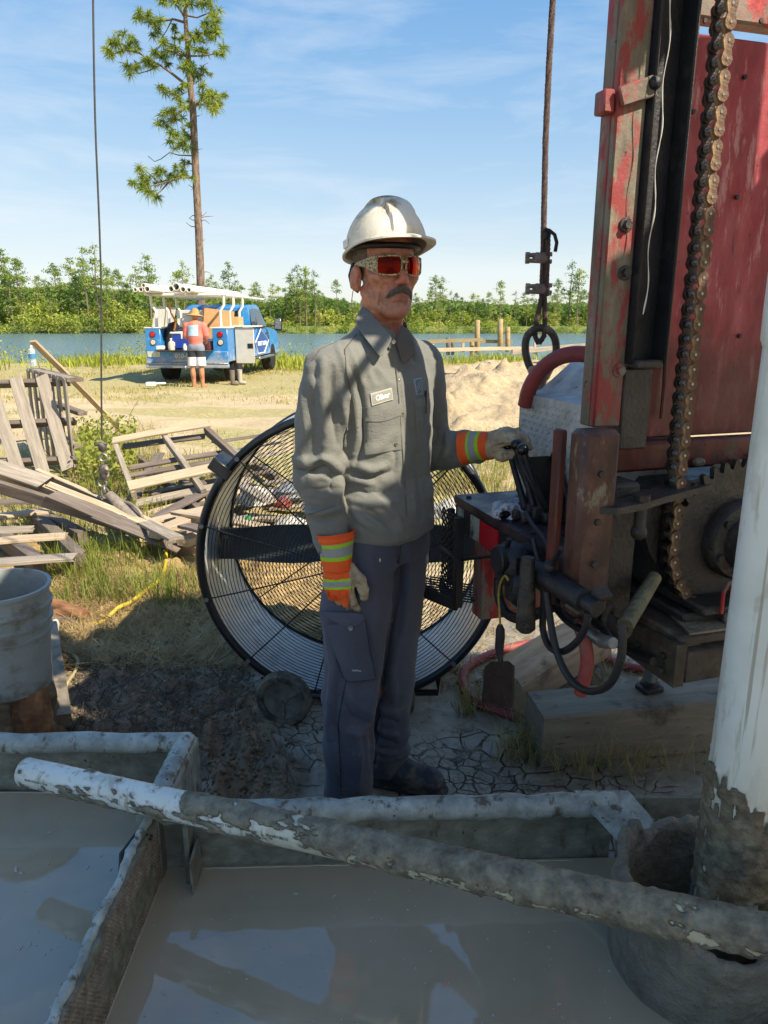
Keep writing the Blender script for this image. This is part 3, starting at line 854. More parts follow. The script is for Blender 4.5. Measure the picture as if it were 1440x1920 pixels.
M_redpaint = painted_metal('chipped_red_paint', [(.3, C('6e1718')), (.55, C('9e2626')), (.75, C('b35550'))], C('6f6558'), amt=(.47, .56))
M_redold = painted_metal('grimy_red_paint', [(.3, C('33150f')), (.55, C('5a2318')), (.75, C('74372a'))], C('3d342c'), amt=(.50, .66))
M_greyred = painted_metal('worn_grey_and_red', [(.3, C('4c4438')), (.55, C('6b6353')), (.75, C('847c6a'))], C('84302f'), streak=(9, 9, 2), amt=(.47, .58))
M_colred = painted_metal('grimy_column', [(.3, C('33211a')), (.55, C('53352a')), (.75, C('6d5244'))], C('77705c'), streak=(7, 7, 3), amt=(.56, .66))
M_muddeck = painted_metal('mud_caked_deck', [(.3, C('2c2620')), (.55, C('453d33')), (.75, C('6b6252'))], C('857c69'), streak=(6, 6, 6), amt=(.6, .72), rough=.7)
M_tank = painted_metal('tank_steel', [(.3, C('5f5c4e')), (.55, C('7c7b6c')), (.75, C('98998a'))], C('554a38'), streak=(5, 5, 8), amt=(.55, .66), rough=.45)
M_rim = painted_metal('tank_rim_paint', [(.3, C('7c8078')), (.55, C('a2a8a0')), (.75, C('c2c9c2'))], C('615a4b'), streak=(6, 6, 6), amt=(.53, .62), rough=.4)
def pvc(name, mudcol=C('6b6350'), mudcol2=C('989077')):
    t = NT(name); m = t.attr('mud')
    g = t.noise(28, 6, .65, t.coord('Position'))
    w = t.ramp(t.noise(5, 5, .6, t.coord('Position')), [(.3, C('c6cbc0')), (.6, C('dde2d9'))])
    w = t.mix(t.math('MULTIPLY', t.attr('stain'), .85), w, t.ramp(g, [(.3, C('a39a76')), (.7, C('cfc8a8'))]))
    s = t.step(t.noise(2.2, 6, .66, t.coord('Position', scale=(9, 9, .8))), .57, .66)
    w = t.mix(t.math('MULTIPLY', s, .55), w, C('9a9478'))
    s = t.step(t.noise(1.6, 5, .6, t.coord('Position', scale=(34, 34, .7), loc=(2, 1, 0))), .60, .66)
    w = t.mix(t.math('MULTIPLY', s, .6), w, C('857a5c'))
    s = t.step(t.noise(7, 8, .75, t.coord('Position')), .64, .70)
    w = t.mix(t.math('MULTIPLY', s, .5), w, C('8b8672'))
    md = t.ramp(g, [(.25, C('3f3a2f')), (.5, mudcol), (.75, mudcol2)])
    mn = t.math('ADD', m, t.math('MULTIPLY', t.math('SUBTRACT', g, .5), .5)); mm = t.step(mn, .38, .52)
    film = t.math('MULTIPLY', t.step(mn, .12, .42), t.ramp(t.noise(5, 6, .65, t.coord('Position', scale=(6, 6, 1.5))), [(.35, .15), (.65, .75)]))
    w = t.mix(film, w, C('97907a'))
    t.P(Base_Color=t.mix(mm, w, md), Roughness=t.mix(mm, (.33,) * 3, (.62,) * 3))
    t.bump(t.math('MULTIPLY', mm, t.math('ADD', g, .6)), .012)
    return t.m
M_pvc = pvc('muddy_white_pipe')

# =====================================================================  THE MUD PIT
tank = empty('mud_tank', (0, 1.2, 0), label='open steel mud tank full of brown slurry in the foreground', cat='tank')
RZ = .345                                    # rim height
def part(mb, name, mat, root, smooth=40):
    o = mb.build(name, mat, None, smooth); o.parent = root; o.matrix_parent_inverse = Matrix.Translation(-Vector(root.location)); return o
def root_local(o, root):
    o.parent = root; o.matrix_parent_inverse = Matrix.Translation(-Vector(root.location)); return o
# corners of the two compartments along the rim
A0 = Vector((-3.2, 1.93, 0)); A1 = WZ(352, 1385, RZ); A1.z = 0; A1.y = 1.93
B1 = Vector((A1.x - .005, 1.60, 0)); B2 = Vector((.60, 1.645, 0))
XD = B1.x
def wall(a, b, name, th=.012):
    mb = MB(); d = (b - a).normalized(); n = Vector((-d.y, d.x, 0))
    mb.beam(a + Vector((0, 0, .165)) + n * .012, b + Vector((0, 0, .165)) + n * .012, th, .35, bev=.002)
    return part(mb, name, M_tank, tank)
def rim(a, b, name='rim', r=.030):
    m = 26; pts = [a.lerp(b, i / m) + Vector((0, .004 * math.sin(i * 1.7), RZ - .026 + .003 * math.sin(i * 2.3))) for i in range(m + 1)]
    return part(MB().tube(pts, r, 14), name, M_rim, tank, 60)
wall(A0, A1, 'wall'); wall(A1 + Vector((.0, -.0, 0)), B1 + Vector((0, -.03, 0)), 'wall'); wall(B1 + Vector((.012, 0, 0)), B2, 'wall')
rim(A0, A1); rim(A1 + Vector((-.01, .0, 0)), B1 + Vector((-.01, -.02, 0)), r=.033); rim(B1 + Vector((.02, .008, 0)), B2)
for p in (A1.lerp(B1, .08), A1.lerp(B1, .97), B1.lerp(B2, .43), B1.lerp(B2, .9)):   # weld collars on the rim
    part(MB().sphere(p + Vector((-.005, 0, RZ - .026)), .036, 12, 8, (.7, .55, 1)), 'weld', M_rim, tank)
mb = MB(); mb.prism([A1 + Vector((.012, .02, RZ - .02)), A1 + Vector((.012, .02, .0)), B1 + Vector((.012, .1, .0)), B1 + Vector((.012, .1, RZ - .02))], (.008, 0, 0))
mb.beam(A1 + Vector((.06, -.22, .02)), A1 + Vector((.0, -.18, RZ - .05)), .012, .05)
part(mb, 'gusset', M_rim, tank)
mb = MB(); mb.prism([Vector((.50, 1.665, RZ)), Vector((.64, 1.665, RZ)), Vector((.70, 1.53, RZ - .035)), Vector((.58, 1.50, RZ - .03))], (0, 0, -.012))
part(mb, 'gusset', M_rim, tank)
mb = MB(); mb.box((-.495, 1.575, .18), (.014, .05, .3), bev=.003); mb.box((-.475, 1.56, .14), (.006, .09, .24), Matrix.Rotation(.12, 3, 'X'), .002)
part(mb, 'bracket', M_tank, tank)
# the other sides, out of view below and beside the camera
mb = MB(); mb.box((-3.2, 1.1, .165), (.012, 1.7, .35)); mb.box((-1, .28, .165), (4.4, .012, .35)); mb.box((1.2, 1.0, .165), (.012, 1.5, .35)); part(mb, 'wall', M_tank, tank)
mb = MB(); mb.box((.92, 1.66, .165), (.60, .012, .33)); part(mb, 'wall', M_tank, tank)

# divider of expanded sheet metal caked with mud along its top edge
u = np.linspace(0, 1, 480, dtype=np.float32); v = np.linspace(0, 1, 150, dtype=np.float32)
U, Vv = np.meshgrid(u, v, indexing='ij')
Yd = 1.585 - U * 1.29; Zt = RZ - .005 + .004 * fbm(U * 14, 0 * U, 0, 3, 91) 
Zd = .02 + (Zt - .02) * Vv
dia = np.sin(Yd * 2 * np.pi / .019 + np.pi * np.floor(Zd / .012)) * np.sin(Zd * np.pi / .012)
cake = sstep(.25, .6, fbm(Yd * 7, Zd * 9, 0, 4, 92) + .75 * sstep(.88, .98, Vv))
Xd = XD + .012 + (1 - Vv) * .05 * 0 + .006 * np.abs(dia) * (1 - .8 * cake) + .004 * cake * (1 + fbm(Yd * 40, Zd * 40, 0, 3, 93))
Xb = XD - .010 - .004 * fbm(Yd * 30, Zd * 30, 0, 3, 94) 
n_u, n_v = U.shape; k1 = np.arange(n_u * n_v).reshape(n_u, n_v); k2 = k1 + n_u * n_v
P1 = np.stack([Xd, Yd, Zd], -1).reshape(-1, 3); P2 = np.stack([Xb, Yd, Zd], -1).reshape(-1, 3)
qf = lambda k: np.stack([k[:-1,:-1], k[:-1,1:], k[1:,1:], k[1:,:-1]], -1).reshape(-1, 4)
top = np.stack([k1[:-1,-1], k2[:-1,-1], k2[1:,-1], k1[1:,-1]], -1); e0 = np.stack([k1[0,:-1], k2[0,:-1], k2[0,1:], k1[0,1:]], -1)
dme = np_mesh('divider', np.concatenate([P1, P2]), np.concatenate([qf(k1)[:, ::-1], qf(k2), top[:, ::-1], e0[:, ::-1]]))
attr(dme, 'cake', np.concatenate([cake.ravel(), np.ones(cake.size)]))
t = NT('expanded_sheet'); g = t.noise(30, 6, .65, t.coord('Position'))
t.P(Base_Color=t.mix(t.step(t.attr('cake'), .35, .6), t.ramp(g, [(.3, C('5a4e42')), (.6, C('8a7c6a')), (.8, C('aba08e'))]), t.ramp(g, [(.3, C('57513f')), (.7, C('8a8570'))])), Roughness=.6)
t.bump(g, .006)
root_local(link('divider', dme, t.m, smooth=60), tank)
xs = np.linspace(0, 1, 150); lip = MB()
lip.tube([(XD - .002 + .003 * float(vnoise(q * 40, 1)), 1.58 - q * 1.25, RZ - .002 + .004 * float(fbm(q * 22, 5, 0, 3, 95))) for q in xs], [.009 + .004 * abs(float(fbm(q * 30, 9, 0, 3, 96))) for q in xs], 9)
part(lip, 'mud_lip', M_rim, tank, 180)
mb = MB(); mb.tube([(XD - .03, 1.42, .26), (XD - .035, 1.46, .32), (XD - .01, 1.50, RZ), (XD + .02, 1.51, RZ - .02)], .007, 8); part(mb, 'wire_tie', M_rubber, tank, 60)

# slurry
t = NT('drilling_slurry'); n = t.noise(3.5, 5, .55, t.coord('Position'))
t.P(Base_Color=t.ramp(n, [(.3, C('a39479')), (.7, C('b0a189'))]), Roughness=.03, IOR=1.5, Specular_IOR_Level=.7, Coat_Weight=.45, Coat_Roughness=.02, Coat_IOR=1.6)
t.bump(t.noise(5.5, 3, .5, t.coord('Position')), .004, .35)
WZL = .155
slurry = MB().add([(-3.19, .285, WZL), (XD, .285, WZL), (XD, 1.925, WZL), (-3.19, 1.925, WZL), (1.19, .285, WZL), (1.19, 1.64, WZL), (.6, 1.645, WZL), (XD, 1.61, WZL)], [(0, 1, 7, 2, 3), (1, 4, 5, 6, 7)]).build('muddy_water', t.m, smooth=0); tag(slurry, kind='structure')
M_foam = simple('foam', C('b9bab4'), .5, var=.1)
r = np.random.default_rng(31); mb = MB()
for i in range(260):
    px, py = r.uniform(-30, 1150), r.uniform(1500, 1940)
    q = WZ(px, py, WZL + .001)
    if q.y > 1.55 and q.x > XD - .05: continue
    if q.y > 1.88: continue
    s = r.uniform(.0012, .0034) * (1.7 if r.random() < .12 else 1)
    if q.x > XD: s *= .7
    for j in range(1 if r.random() < .75 else 3):
        mb.sphere(q + Vector((r.normal(0, s), r.normal(0, s), 0)), s, 6, 3, (1, 1, .45))
foam = mb.build('foam', M_foam, smooth=180); tag(foam, 'small grey foam specks drifting on the muddy water', kind='stuff')

M_scum = simple('scum_line', C('b5b0a0'), .6, var=.15, scale=30)
for a_, b_, sd in ((Vector((A0.x, 1.918, 0)), Vector((A1.x, 1.918, 0)), 1), (Vector((XD + .06, 1.602, 0)), Vector((.50, 1.634, 0)), 2), (Vector((XD + .016, 1.56, 0)), Vector((XD + .016, .32, 0)), 3)):
    part(MB().tube([a_.lerp(b_, i / 90) + Vector((0, 0, WZL + .001 + .0015 * float(vnoise(i * .7, sd)))) for i in range(91)], [.0014 + .0012 * abs(float(vnoise(i * .35, sd + 9))) for i in range(91)], 5), 'tide_line', M_scum, tank, 180)

# ---- surface casing ring, thick with mud
rc = Vector((.715, 1.33, 0)); RO, NA, NP = .205, 150, 64
an = np.linspace(0, 2 * np.pi, NA, endpoint=False, dtype=np.float32)
prof = []                                      # outside up, over the lip, inside down
for i in range(26): prof.append((RO, .02 + .345 * i / 25, 0))
for i in range(12): a = math.pi * i / 11; prof.append((RO - .012 + .012 * math.cos(a), .365 + .012 * math.sin(a), 1))
for i in range(26): prof.append((RO - .024, .365 - .36 * i / 25, 2))
AN, PI_ = np.meshgrid(an, np.arange(len(prof)), indexing='ij')
pr = np.array([p[0] for p in prof], np.float32)[PI_]; pz = np.array([p[1] for p in prof], np.float32)[PI_]
cx_, cy_ = np.cos(AN), np.sin(AN)
lump = fbm(cx_ * 3.2, cy_ * 3.2, pz * 10, 5, 101, .6)
w_top = sstep(.18, .37, pz)
rr_ = pr + .009 * lump * (.35 + w_top) + .010 * w_top * sstep(0, 1, fbm(cx_ * 2, cy_ * 2, 0, 2, 102)) * np.where(PI_ < 32, 1, -1)
# notch torn out of the lip on the near side
notch = np.exp(-((np.mod(AN + np.pi / 2 + .05 + np.pi, 2 * np.pi) - np.pi) / .30) ** 2) * .05 + .035 * np.exp(-((np.mod(AN - 2.5 + np.pi, 2 * np.pi) - np.pi) / .5) ** 2) * fbm(cx_ * 6, cy_ * 6, 0, 3, 107)
pz2 = pz + w_top * (.022 * fbm(cx_ * 2.4, cy_ * 2.4, 0, 4, 103) - notch) 
V = np.stack([rc.x + cx_ * rr_, rc.y + cy_ * rr_, pz2], -1).reshape(-1, 3)
kk = np.arange(AN.size).reshape(AN.shape); kn = np.roll(kk, -1, 0)
ring_o = link('casing_ring', np_mesh('casing_ring', V, np.stack([kk[:, :-1], kn[:, :-1], kn[:, 1:], kk[:, 1:]], -1).reshape(-1, 4)), M_mudcake, smooth=180)
tag(ring_o, 'mud caked steel ring round the borehole at the tank corner', 'casing')
mb = MB()                                      # mud heaped against the ring on the right
mb.sphere((1.06, 1.22, .18), .22, 22, 14, (1.0, .8, .72)); mb.sphere((.92, 1.05, .12), .22, 18, 12, (1.1, .9, .75)); mb.sphere((1.02, 1.5, .16), .2, 18, 12, (1, 1, .9))
hv = np.array(mb.v, np.float32); hv += (fbm(hv[:, 0] * 9, hv[:, 1] * 9, hv[:, 2] * 9, 4, 105) * .018)[:, None]
mb.v = [tuple(p) for p in hv]
heap = mb.build('mud_heap', M_mudcake, smooth=180); tag(heap, 'wet grey mud piled beside the borehole ring', 'mud', kind='stuff')

# ---- the white casing standing in the hole, and the muddy pipe lying across the tank
def pipe_mesh(name, a, b, ro, ri, mudf, nl=260, na=60, amp=.006, inner=.25):
    a, b = Vector(a), Vector(b); d, s, u_ = frame_of(b - a); L = (b - a).length
    tt = np.linspace(0, 1, nl, dtype=np.float32); aa = np.linspace(0, 2 * np.pi, na, endpoint=False, dtype=np.float32)
    T_, A_ = np.meshgrid(tt, aa, indexing='ij')
    rad0 = np.full(T_.shape, ro, np.float32)
    D = np.array(d); S = np.array(s); Uu = np.array(u_)
    dirs = np.cos(A_)[..., None] * S + np.sin(A_)[..., None] * Uu
    P0 = np.array(a) + T_[..., None] * L * D + dirs * ro
    m = mudf(P0, T_, A_, dirs)
    rad = ro + amp * sstep(.4, .62, m) * (.55 + .75 * np.clip(fbm(P0[..., 0] * 60, P0[..., 1] * 60, P0[..., 2] * 60, 3, 111) + .3, 0, 2))
    V = np.array(a) + T_[..., None] * L * D + dirs * rad[..., None]
    inn = [np.array(a) + D * q + (np.cos(aa)[:, None] * S + np.sin(aa)[:, None] * Uu) * ri for q in (0, inner)]
    k = np.arange(nl * na).reshape(nl, na); kn = np.roll(k, -1, 1)
    F = [np.stack([k[:-1], kn[:-1], kn[1:], k[1:]], -1).reshape(-1, 4)]
    o = nl * na; i0 = o + np.arange(na); i1 = i0 + na; r_ = lambda q: np.roll(q, -1)
    F += [np.stack([i0, r_(i0), r_(k[0]), k[0]], -1), np.stack([i1, r_(i1), r_(i0), i0], -1)]
    V = np.concatenate([V.reshape(-1, 3)] + inn)
    me = np_mesh(name, V, np.concatenate(F)); attr(me, 'mud', np.concatenate([m.ravel(), np.full(2 * na, .3)])); attr(me, 'stain', np.concatenate([sstep(.2, .45, T_.ravel()) if name == 'muddy_pipe' else sstep(.55, .35, T_.ravel()) * .5, np.zeros(2 * na)]))
    return me
pc = Vector((.752, 1.325, 0))
def mud_v(P, T_, A_, dirs):
    z = P[..., 2]; n = fbm(dirs[..., 0] * 3.2, dirs[..., 1] * 3.2, z * 2, 4, 121); sp = np.abs(vnoise(dirs[..., 0] * 13 + dirs[..., 1] * 9, 3, z * 1.2, 122))
    line = .565 - .075 * dirs[..., 0] + .03 * n + .04 * (np.abs(vnoise(dirs[..., 0] * 9 + z * 20, dirs[..., 1] * 9, z * 6, 124)))
    m = sstep(.03, -.03, z - line) * .95
    m = m - .6 * sstep(.42, .60, fbm(dirs[..., 0] * 4, dirs[..., 1] * 4, z * 12, 4, 123)) * sstep(.2, .3, z)
    return np.clip(m, 0, 1) + .25 * sstep(.3, .5, fbm(dirs[..., 0] * 3, dirs[..., 1] * 3, z * 5, 4, 125))
vp = link('white_casing', pipe_mesh('white_casing', pc + Vector((0, 0, .0)), pc + Vector((0, 0, 1.50)), .0735, .066, mud_v, 300, 64, .006), M_pvc, smooth=180)
tag(vp, 'thick upright white plastic casing with its foot coated in mud', 'pipe')
mb = MB(); mb.lathe([(.0735, 1.49), (.079, 1.505), (.080, 1.55), (.080, 1.62), (.077, 1.625), (.077, 1.5)], pc, (0, 0, 1), 48)
bell = mb.build('pipe_bell', M_pvc, vp, 60)

da = WY(48, 1447, 1.70); db0 = WY(1440, 1757, 1.07)
db = da + (db0 - da) * 1.35
def mud_d(P, T_, A_, dirs):
    s_ = np.clip(T_ * 1.35, 0, 1.35); up = dirs[..., 2]
    n = fbm(P[..., 0] * 9, P[..., 1] * 9, P[..., 2] * 16, 5, 131, .58)
    n2 = fbm(P[..., 0] * 26, P[..., 1] * 26, P[..., 2] * 26, 4, 132, .6)
    lvl = -.46 + .30 * sstep(.02, .10, s_) + 0.08 * sstep(.12, .4, s_) + .62 * sstep(.44, .62, s_) 
    n3_ = fbm(P[..., 0] * 18 + P[..., 2] * 30, P[..., 1] * 18, P[..., 2] * 60, 4, 133, .6)
    m = lvl + .45 * n + .42 * n3_ + .28 * n2 + .22 * sstep(.3, 1, up) * sstep(.05, .2, s_)
    m = m - .55 * sstep(.35, .05, s_) * 0
    m = m - 1.1 * sstep(.0, .30, .6 * n2 + .5 * n3_) * sstep(.60, -.1, up) * sstep(.42, .6, s_)
    return np.clip(.45 + m, 0, 1)
dp = link('muddy_pipe', pipe_mesh('muddy_pipe', da, db, .0365, .034, mud_d, 620, 56, .0048, .3), pvc('muddy_casing', C('7a7462'), C('a19c84')), smooth=180)
tag(dp, 'long white plastic pipe smeared with mud lying across the tank', 'pipe')
M_print = simple('black_print', C('3a3d44'), .6, var=.1)
def text_mesh(name, body, size, mat, loc, xdir, ydir, ext=.0006, parent=None, align='CENTER', wrap=None, shear=0.0, space=1.0, bold=0.0):
    cu = bpy.data.curves.new(name, 'FONT'); cu.body = body; cu.size = size; cu.align_x = align; cu.align_y = 'CENTER'; cu.extrude = ext; cu.shear = shear; cu.space_character = space; cu.resolution_u = 3; cu.offset = bold
    tmp = bpy.data.objects.new('tmp_text', cu); COL.objects.link(tmp); bpy.context.view_layer.update()
    me = bpy.data.meshes.new_from_object(tmp.evaluated_get(bpy.context.evaluated_depsgraph_get()))
    bpy.data.objects.remove(tmp); bpy.data.curves.remove(cu)
    X = Vector(xdir).normalized(); Y = Vector(ydir); Y = (Y - X * X.dot(Y)).normalized(); Z = X.cross(Y)
    n = len(me.vertices); co = np.empty(n * 3, np.float32); me.vertices.foreach_get('co', co); co = co.reshape(-1, 3)
    if wrap is not None: V = wrap(co)
    else: V = np.array(loc) + co @ np.array([X, Y, Z])
    me.vertices.foreach_set('co', np.ascontiguousarray(V, np.float32).ravel()); me.name = name
    o = link(name, me, mat, parent, smooth=0); return o
# print along the pipe, upside down as it lies
dd = (db - da).normalized(); cam_side = (CAM - da.lerp(db, .25)); cam_side = (cam_side - dd * cam_side.dot(dd)).normalized(); up_side = cam_side.cross(dd)
ang0 = .52
def wrap_at(s0):
    def f(co):
        a_ = ang0 + co[:, 1] / .0378; L = s0 - co[:, 0]
        rr = .0379 + co[:, 2] 
        return np.array(da) + L[:, None] * np.array(dd) + (np.cos(a_)[:, None] * np.array(cam_side) + np.sin(a_)[:, None] * np.array(up_side if up_side.z < 0 else -up_side)) * rr[:, None]
    return f
for body, s0 in [('PVC-1120 SCH 40 PR', .075), ('PVC-1120 SCH 40', .19), ('WELL CASING ASTM F480 NSF-WC', .60), ('ASTM F480  CASING  SCH 40', .42), ('D1785 NSF-PW', .78)]:
    text_mesh('printed_lettering', body, .0085, M_print, None, (1, 0, 0), (0, 1, 0), .0002, dp, 'CENTER', wrap_at(s0))
# =====================================================================  THE DRILL RIG
RN = Vector((math.sin(R(17)), -math.cos(R(17)), 0)); RT = Vector((math.cos(R(17)), math.sin(R(17)), 0)); UP = Vector((0, 0, 1))
RO_ = WZ(852, 928, .98); RO_.z = 0
def RP(s, t, z): return RO_ + RN * s + RT * t + UP * z
def HS(px, py, s): return WP(px, py, RO_ + RN * s, RN)
def HT(px, py, t): return WP(px, py, RO_ + RT * t, RT)
RM = Matrix((RT, -RN, UP)).transposed()          # local x = right, y = away, z = up
rig = empty('drill_rig', RO_, label='red truck mounted drill rig with worn mast, chain and control bench', cat='drill rig')
def rp(mb, name, mat, smooth=40, parent=None):
    o = mb.build(name, mat, None, smooth); p = parent or rig
    o.parent = p
    o.matrix_parent_inverse = Matrix.Translation(-Vector(RO_)) 
    return o
def rbox(mb, s0, s1, t0, t1, z0, z1, bev=.004):
    c = RP((s0 + s1) / 2, (t0 + t1) / 2, (z0 + z1) / 2)
    return mb.box(c, (abs(t1 - t0), abs(s1 - s0), abs(z1 - z0)), RM, bev)
M_bench = painted_metal('bench_top_grime', [(.3, C('1d1717')), (.55, C('35262a')), (.8, C('54444a'))], C('6a1c22'), streak=(6, 6, 6), amt=(.64, .7), rough=.45)
M_reflred = simple('reflective_red', C('b81224'), .4, var=.15, dirt=C('4a2a24'), dirt_amt=(.55, .75))
M_reflwhite = simple('reflective_white', C('a9aaa0'), .45, var=.2, dirt=C('4d493f'), dirt_amt=(.45, .65), dscale=20)
# bench
mb = MB(); mb.prism([RP(0, 0, .955), RP(0, .30, .955), RP(.42, .30, .955), RP(.50, .10, .955), RP(.70, .055, .955), RP(.78, .055, .955), RP(.78, 0, .955)], UP * .025); rp(mb, 'bench_top', M_bench)
mb = MB(); rbox(mb, .002, .78, .004, .020, .868, .954, .003); rp(mb, 'bench_side', M_black)
mb = MB(); rbox(mb, -.002, .012, .022, .30, .868, .954, .003); rp(mb, 'bench_end', M_black)
for s0, s1, m in ((.03, .075, M_reflwhite), (.135, .20, M_reflwhite), (.203, .33, M_reflred)):
    mb = MB(); rbox(mb, s0, s1, .0, .0035, .875, .948, .0); rp(mb, 'reflective_strip', m)
mb = MB(); rbox(mb, .10, .17, .03, .25, .60, .868, .004); rp(mb, 'bench_leg', M_redpaint)
mb = MB(); rbox(mb, .42, .76, .022, .09, .84, .867, .004); rp(mb, 'bench_bracket', M_grease)

# lattice step hanging from the bench end
mb = MB()
bc = [HT(912, 1015, -.03), HT(912, 1150, -.03)]
mb.beam(RP(.13, -.035, .94), RP(.13, -.035, .64), .028, .028, RN); mb.beam(RP(-.02, -.035, .66), RP(.13, -.035, .645), .012, .04); mb.beam(RP(-.02, -.20, .70), RP(.13, -.035, .645), .012, .04)
mb.beam(RP(-.02, .0, .93), RP(-.02, .0, .66), .02, .02, RN); mb.beam(RP(-.02, -.035, .80), RP(.13, -.035, .80), .012, .012)
rp(mb, 'step_frame', M_black)
mb = MB()
def lattice(o, a, b, nu, nv, w=.0045):
    for i in range(nu):
        for j in range(nv):
            p = lambda x, y: o + a * (x / nu) + b * (y / nv)
            mb.beam(p(i, j + .5), p(i + .5, j), w, w * .8, bev=0); mb.beam(p(i + .5, j), p(i + 1, j + .5), w, w * .8, bev=0)
            mb.beam(p(i, j + .5), p(i + .5, j + 1), w, w * .8, bev=0); mb.beam(p(i + .5, j + 1), p(i + 1, j + .5), w, w * .8, bev=0)
lattice(RP(-.02, -.033, .67), RN * .15, UP * .27, 5, 11)
o = rp(mb, 'lattice_panel', M_black, 0); o['kind'] = 'stuff'
mb = MB(); lattice(RP(-.02, -.19, .695), RN * .15 + RT * .155 + UP * -.045, RT * .17, 6, 5, .005); o = rp(mb, 'lattice_tread', M_black, 0); o['kind'] = 'stuff'

# column
mb = MB(); rbox(mb, .735, .80, -.035, .062, .87, 1.305, .012); rp(mb, 'column', M_colred)
mb = MB(); rbox(mb, .70, .735, -.055, -.036, .88, 1.30, .004); rp(mb, 'column_flange', M_redold)
mb = MB(); rbox(mb, .62, .71, .062, .19, .80, 1.16, .008); rp(mb, 'mast_foot', M_grease)

# mast
TOPZ = 5.6
mb = MB(); rbox(mb, .68, .70, .05, .122, 1.297, TOPZ, .004); rbox(mb, .64, .68, .05, .062, 1.297, TOPZ, .003); rp(mb, 'mast_rail', M_greyred)
mb = MB(); rbox(mb, .655, .679, .064, .078, 1.3, TOPZ, .002); rp(mb, 'rail_lip', M_redpaint)
mb = MB(); rbox(mb, .682, .690, .124, .205, 1.44, TOPZ, .003); rbox(mb, .690, .74, .198, .206, 1.44, TOPZ, .003); rbox(mb, .690, .72, .124, .131, 1.44, TOPZ, .003); rp(mb, 'mast_channel', M_black)
mb = MB(); rbox(mb, .705, .716, .205, .211, 1.9, TOPZ, .0); vv = mb; rp(mb, 'mud_streak', M_mudcake)
mb = MB(); mb.tube([RP(.745, .128 + .004 * math.sin(z * 40), z) for z in np.linspace(1.55, 2.4, 60)], [.0008 + .0012 * abs(math.sin(z * 53) * math.sin(z * 17)) for z in np.linspace(1.55, 2.4, 60)], 5); rp(mb, 'grease_bead', simple('dry_plaster', C('b9b4aa'), .8))
mb = MB(); mb.beam(HS(1162, 182, .712), HS(1228, 160, .712), .012, .040, UP, .003); rp(mb, 'mast_strap', M_greyred)
mb = MB(); rbox(mb, .66, .70, .02, .045, 1.955, 2.0, .003); rp(mb, 'strap_lug', M_greyred)
mb = MB(); mb.sphere(HS(1228, 155, .72), .014, 10, 6); rp(mb, 'strap_bolt', M_black)
for px, py, m in ((1160, 695, M_redpaint), (1170, 512, M_grease), (1172, 422, M_grease)):
    mb = MB(); q = HS(px, py, .70); mb.cyl(q, q + RN * .006, .016, 16, .002); mb.cyl(q + RN * .006, q + RN * .016, .0095, 6); rp(mb, 'mast_bolt', m)
mb = MB(); rbox(mb, .66, .70, .123, .20, 1.24, 1.43, .004); rp(mb, 'channel_shoe', M_grease)
mb = MB(); rbox(mb, .69, .735, .128, .2, 1.43, 1.45, .004); rp(mb, 'channel_stop', M_grease)
# crown of the mast, above the frame
mb = MB(); rbox(mb, .62, .72, .0, .30, TOPZ, TOPZ + .25, .01); mb.beam(RP(.66, .1, TOPZ + .18), RP(-.45, .12, TOPZ + .22), .05, .08); mb.beam(RP(.66, .1, TOPZ + .12), RP(-1.0, -2.6, TOPZ + .12), .05, .08); rp(mb, 'mast_crown', M_redpaint)
# red back panels of the mast
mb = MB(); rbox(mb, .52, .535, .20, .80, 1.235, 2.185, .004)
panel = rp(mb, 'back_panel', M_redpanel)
mb = MB(); rbox(mb, .49, .54, .20, .84, 2.215, 2.42, .006); rp(mb, 'cross_beam', M_redpaint)
mb = MB(); rbox(mb, .53, .58, .13, .82, 1.155, 1.232, .008); rp(mb, 'cross_beam', M_redold)
mb = MB(); rbox(mb, .30, .31, .10, 1.05, .80, 1.155, .0); rp(mb, 'rear_plate', M_grease)
mb = MB(); rbox(mb, .54, .548, .20, .25, 1.48, 1.58, .002); rp(mb, 'patch_plate', M_greyred)
mb = MB(); rbox(mb, .537, .545, .20, .262, 1.38, 1.475, .002); rp(mb, 'patch_plate', M_redold)
mb = MB(); mb.tube([HS(1248, 670, .55), HS(1246, 720, .555), HS(1240, 785, .555)], .006, 8); rp(mb, 'loose_strap', M_redold)
for px, py in ((1298, 210), (1380, 370), (1395, 145), (1425, 40), (1320, 40), (1385, 630), (1262, 488)):
    mb = MB(); q = HS(px, py, .537); mb.cyl(q, q + RN * .006, .006, 8, .001); rp(mb, 'panel_rivet', M_black)

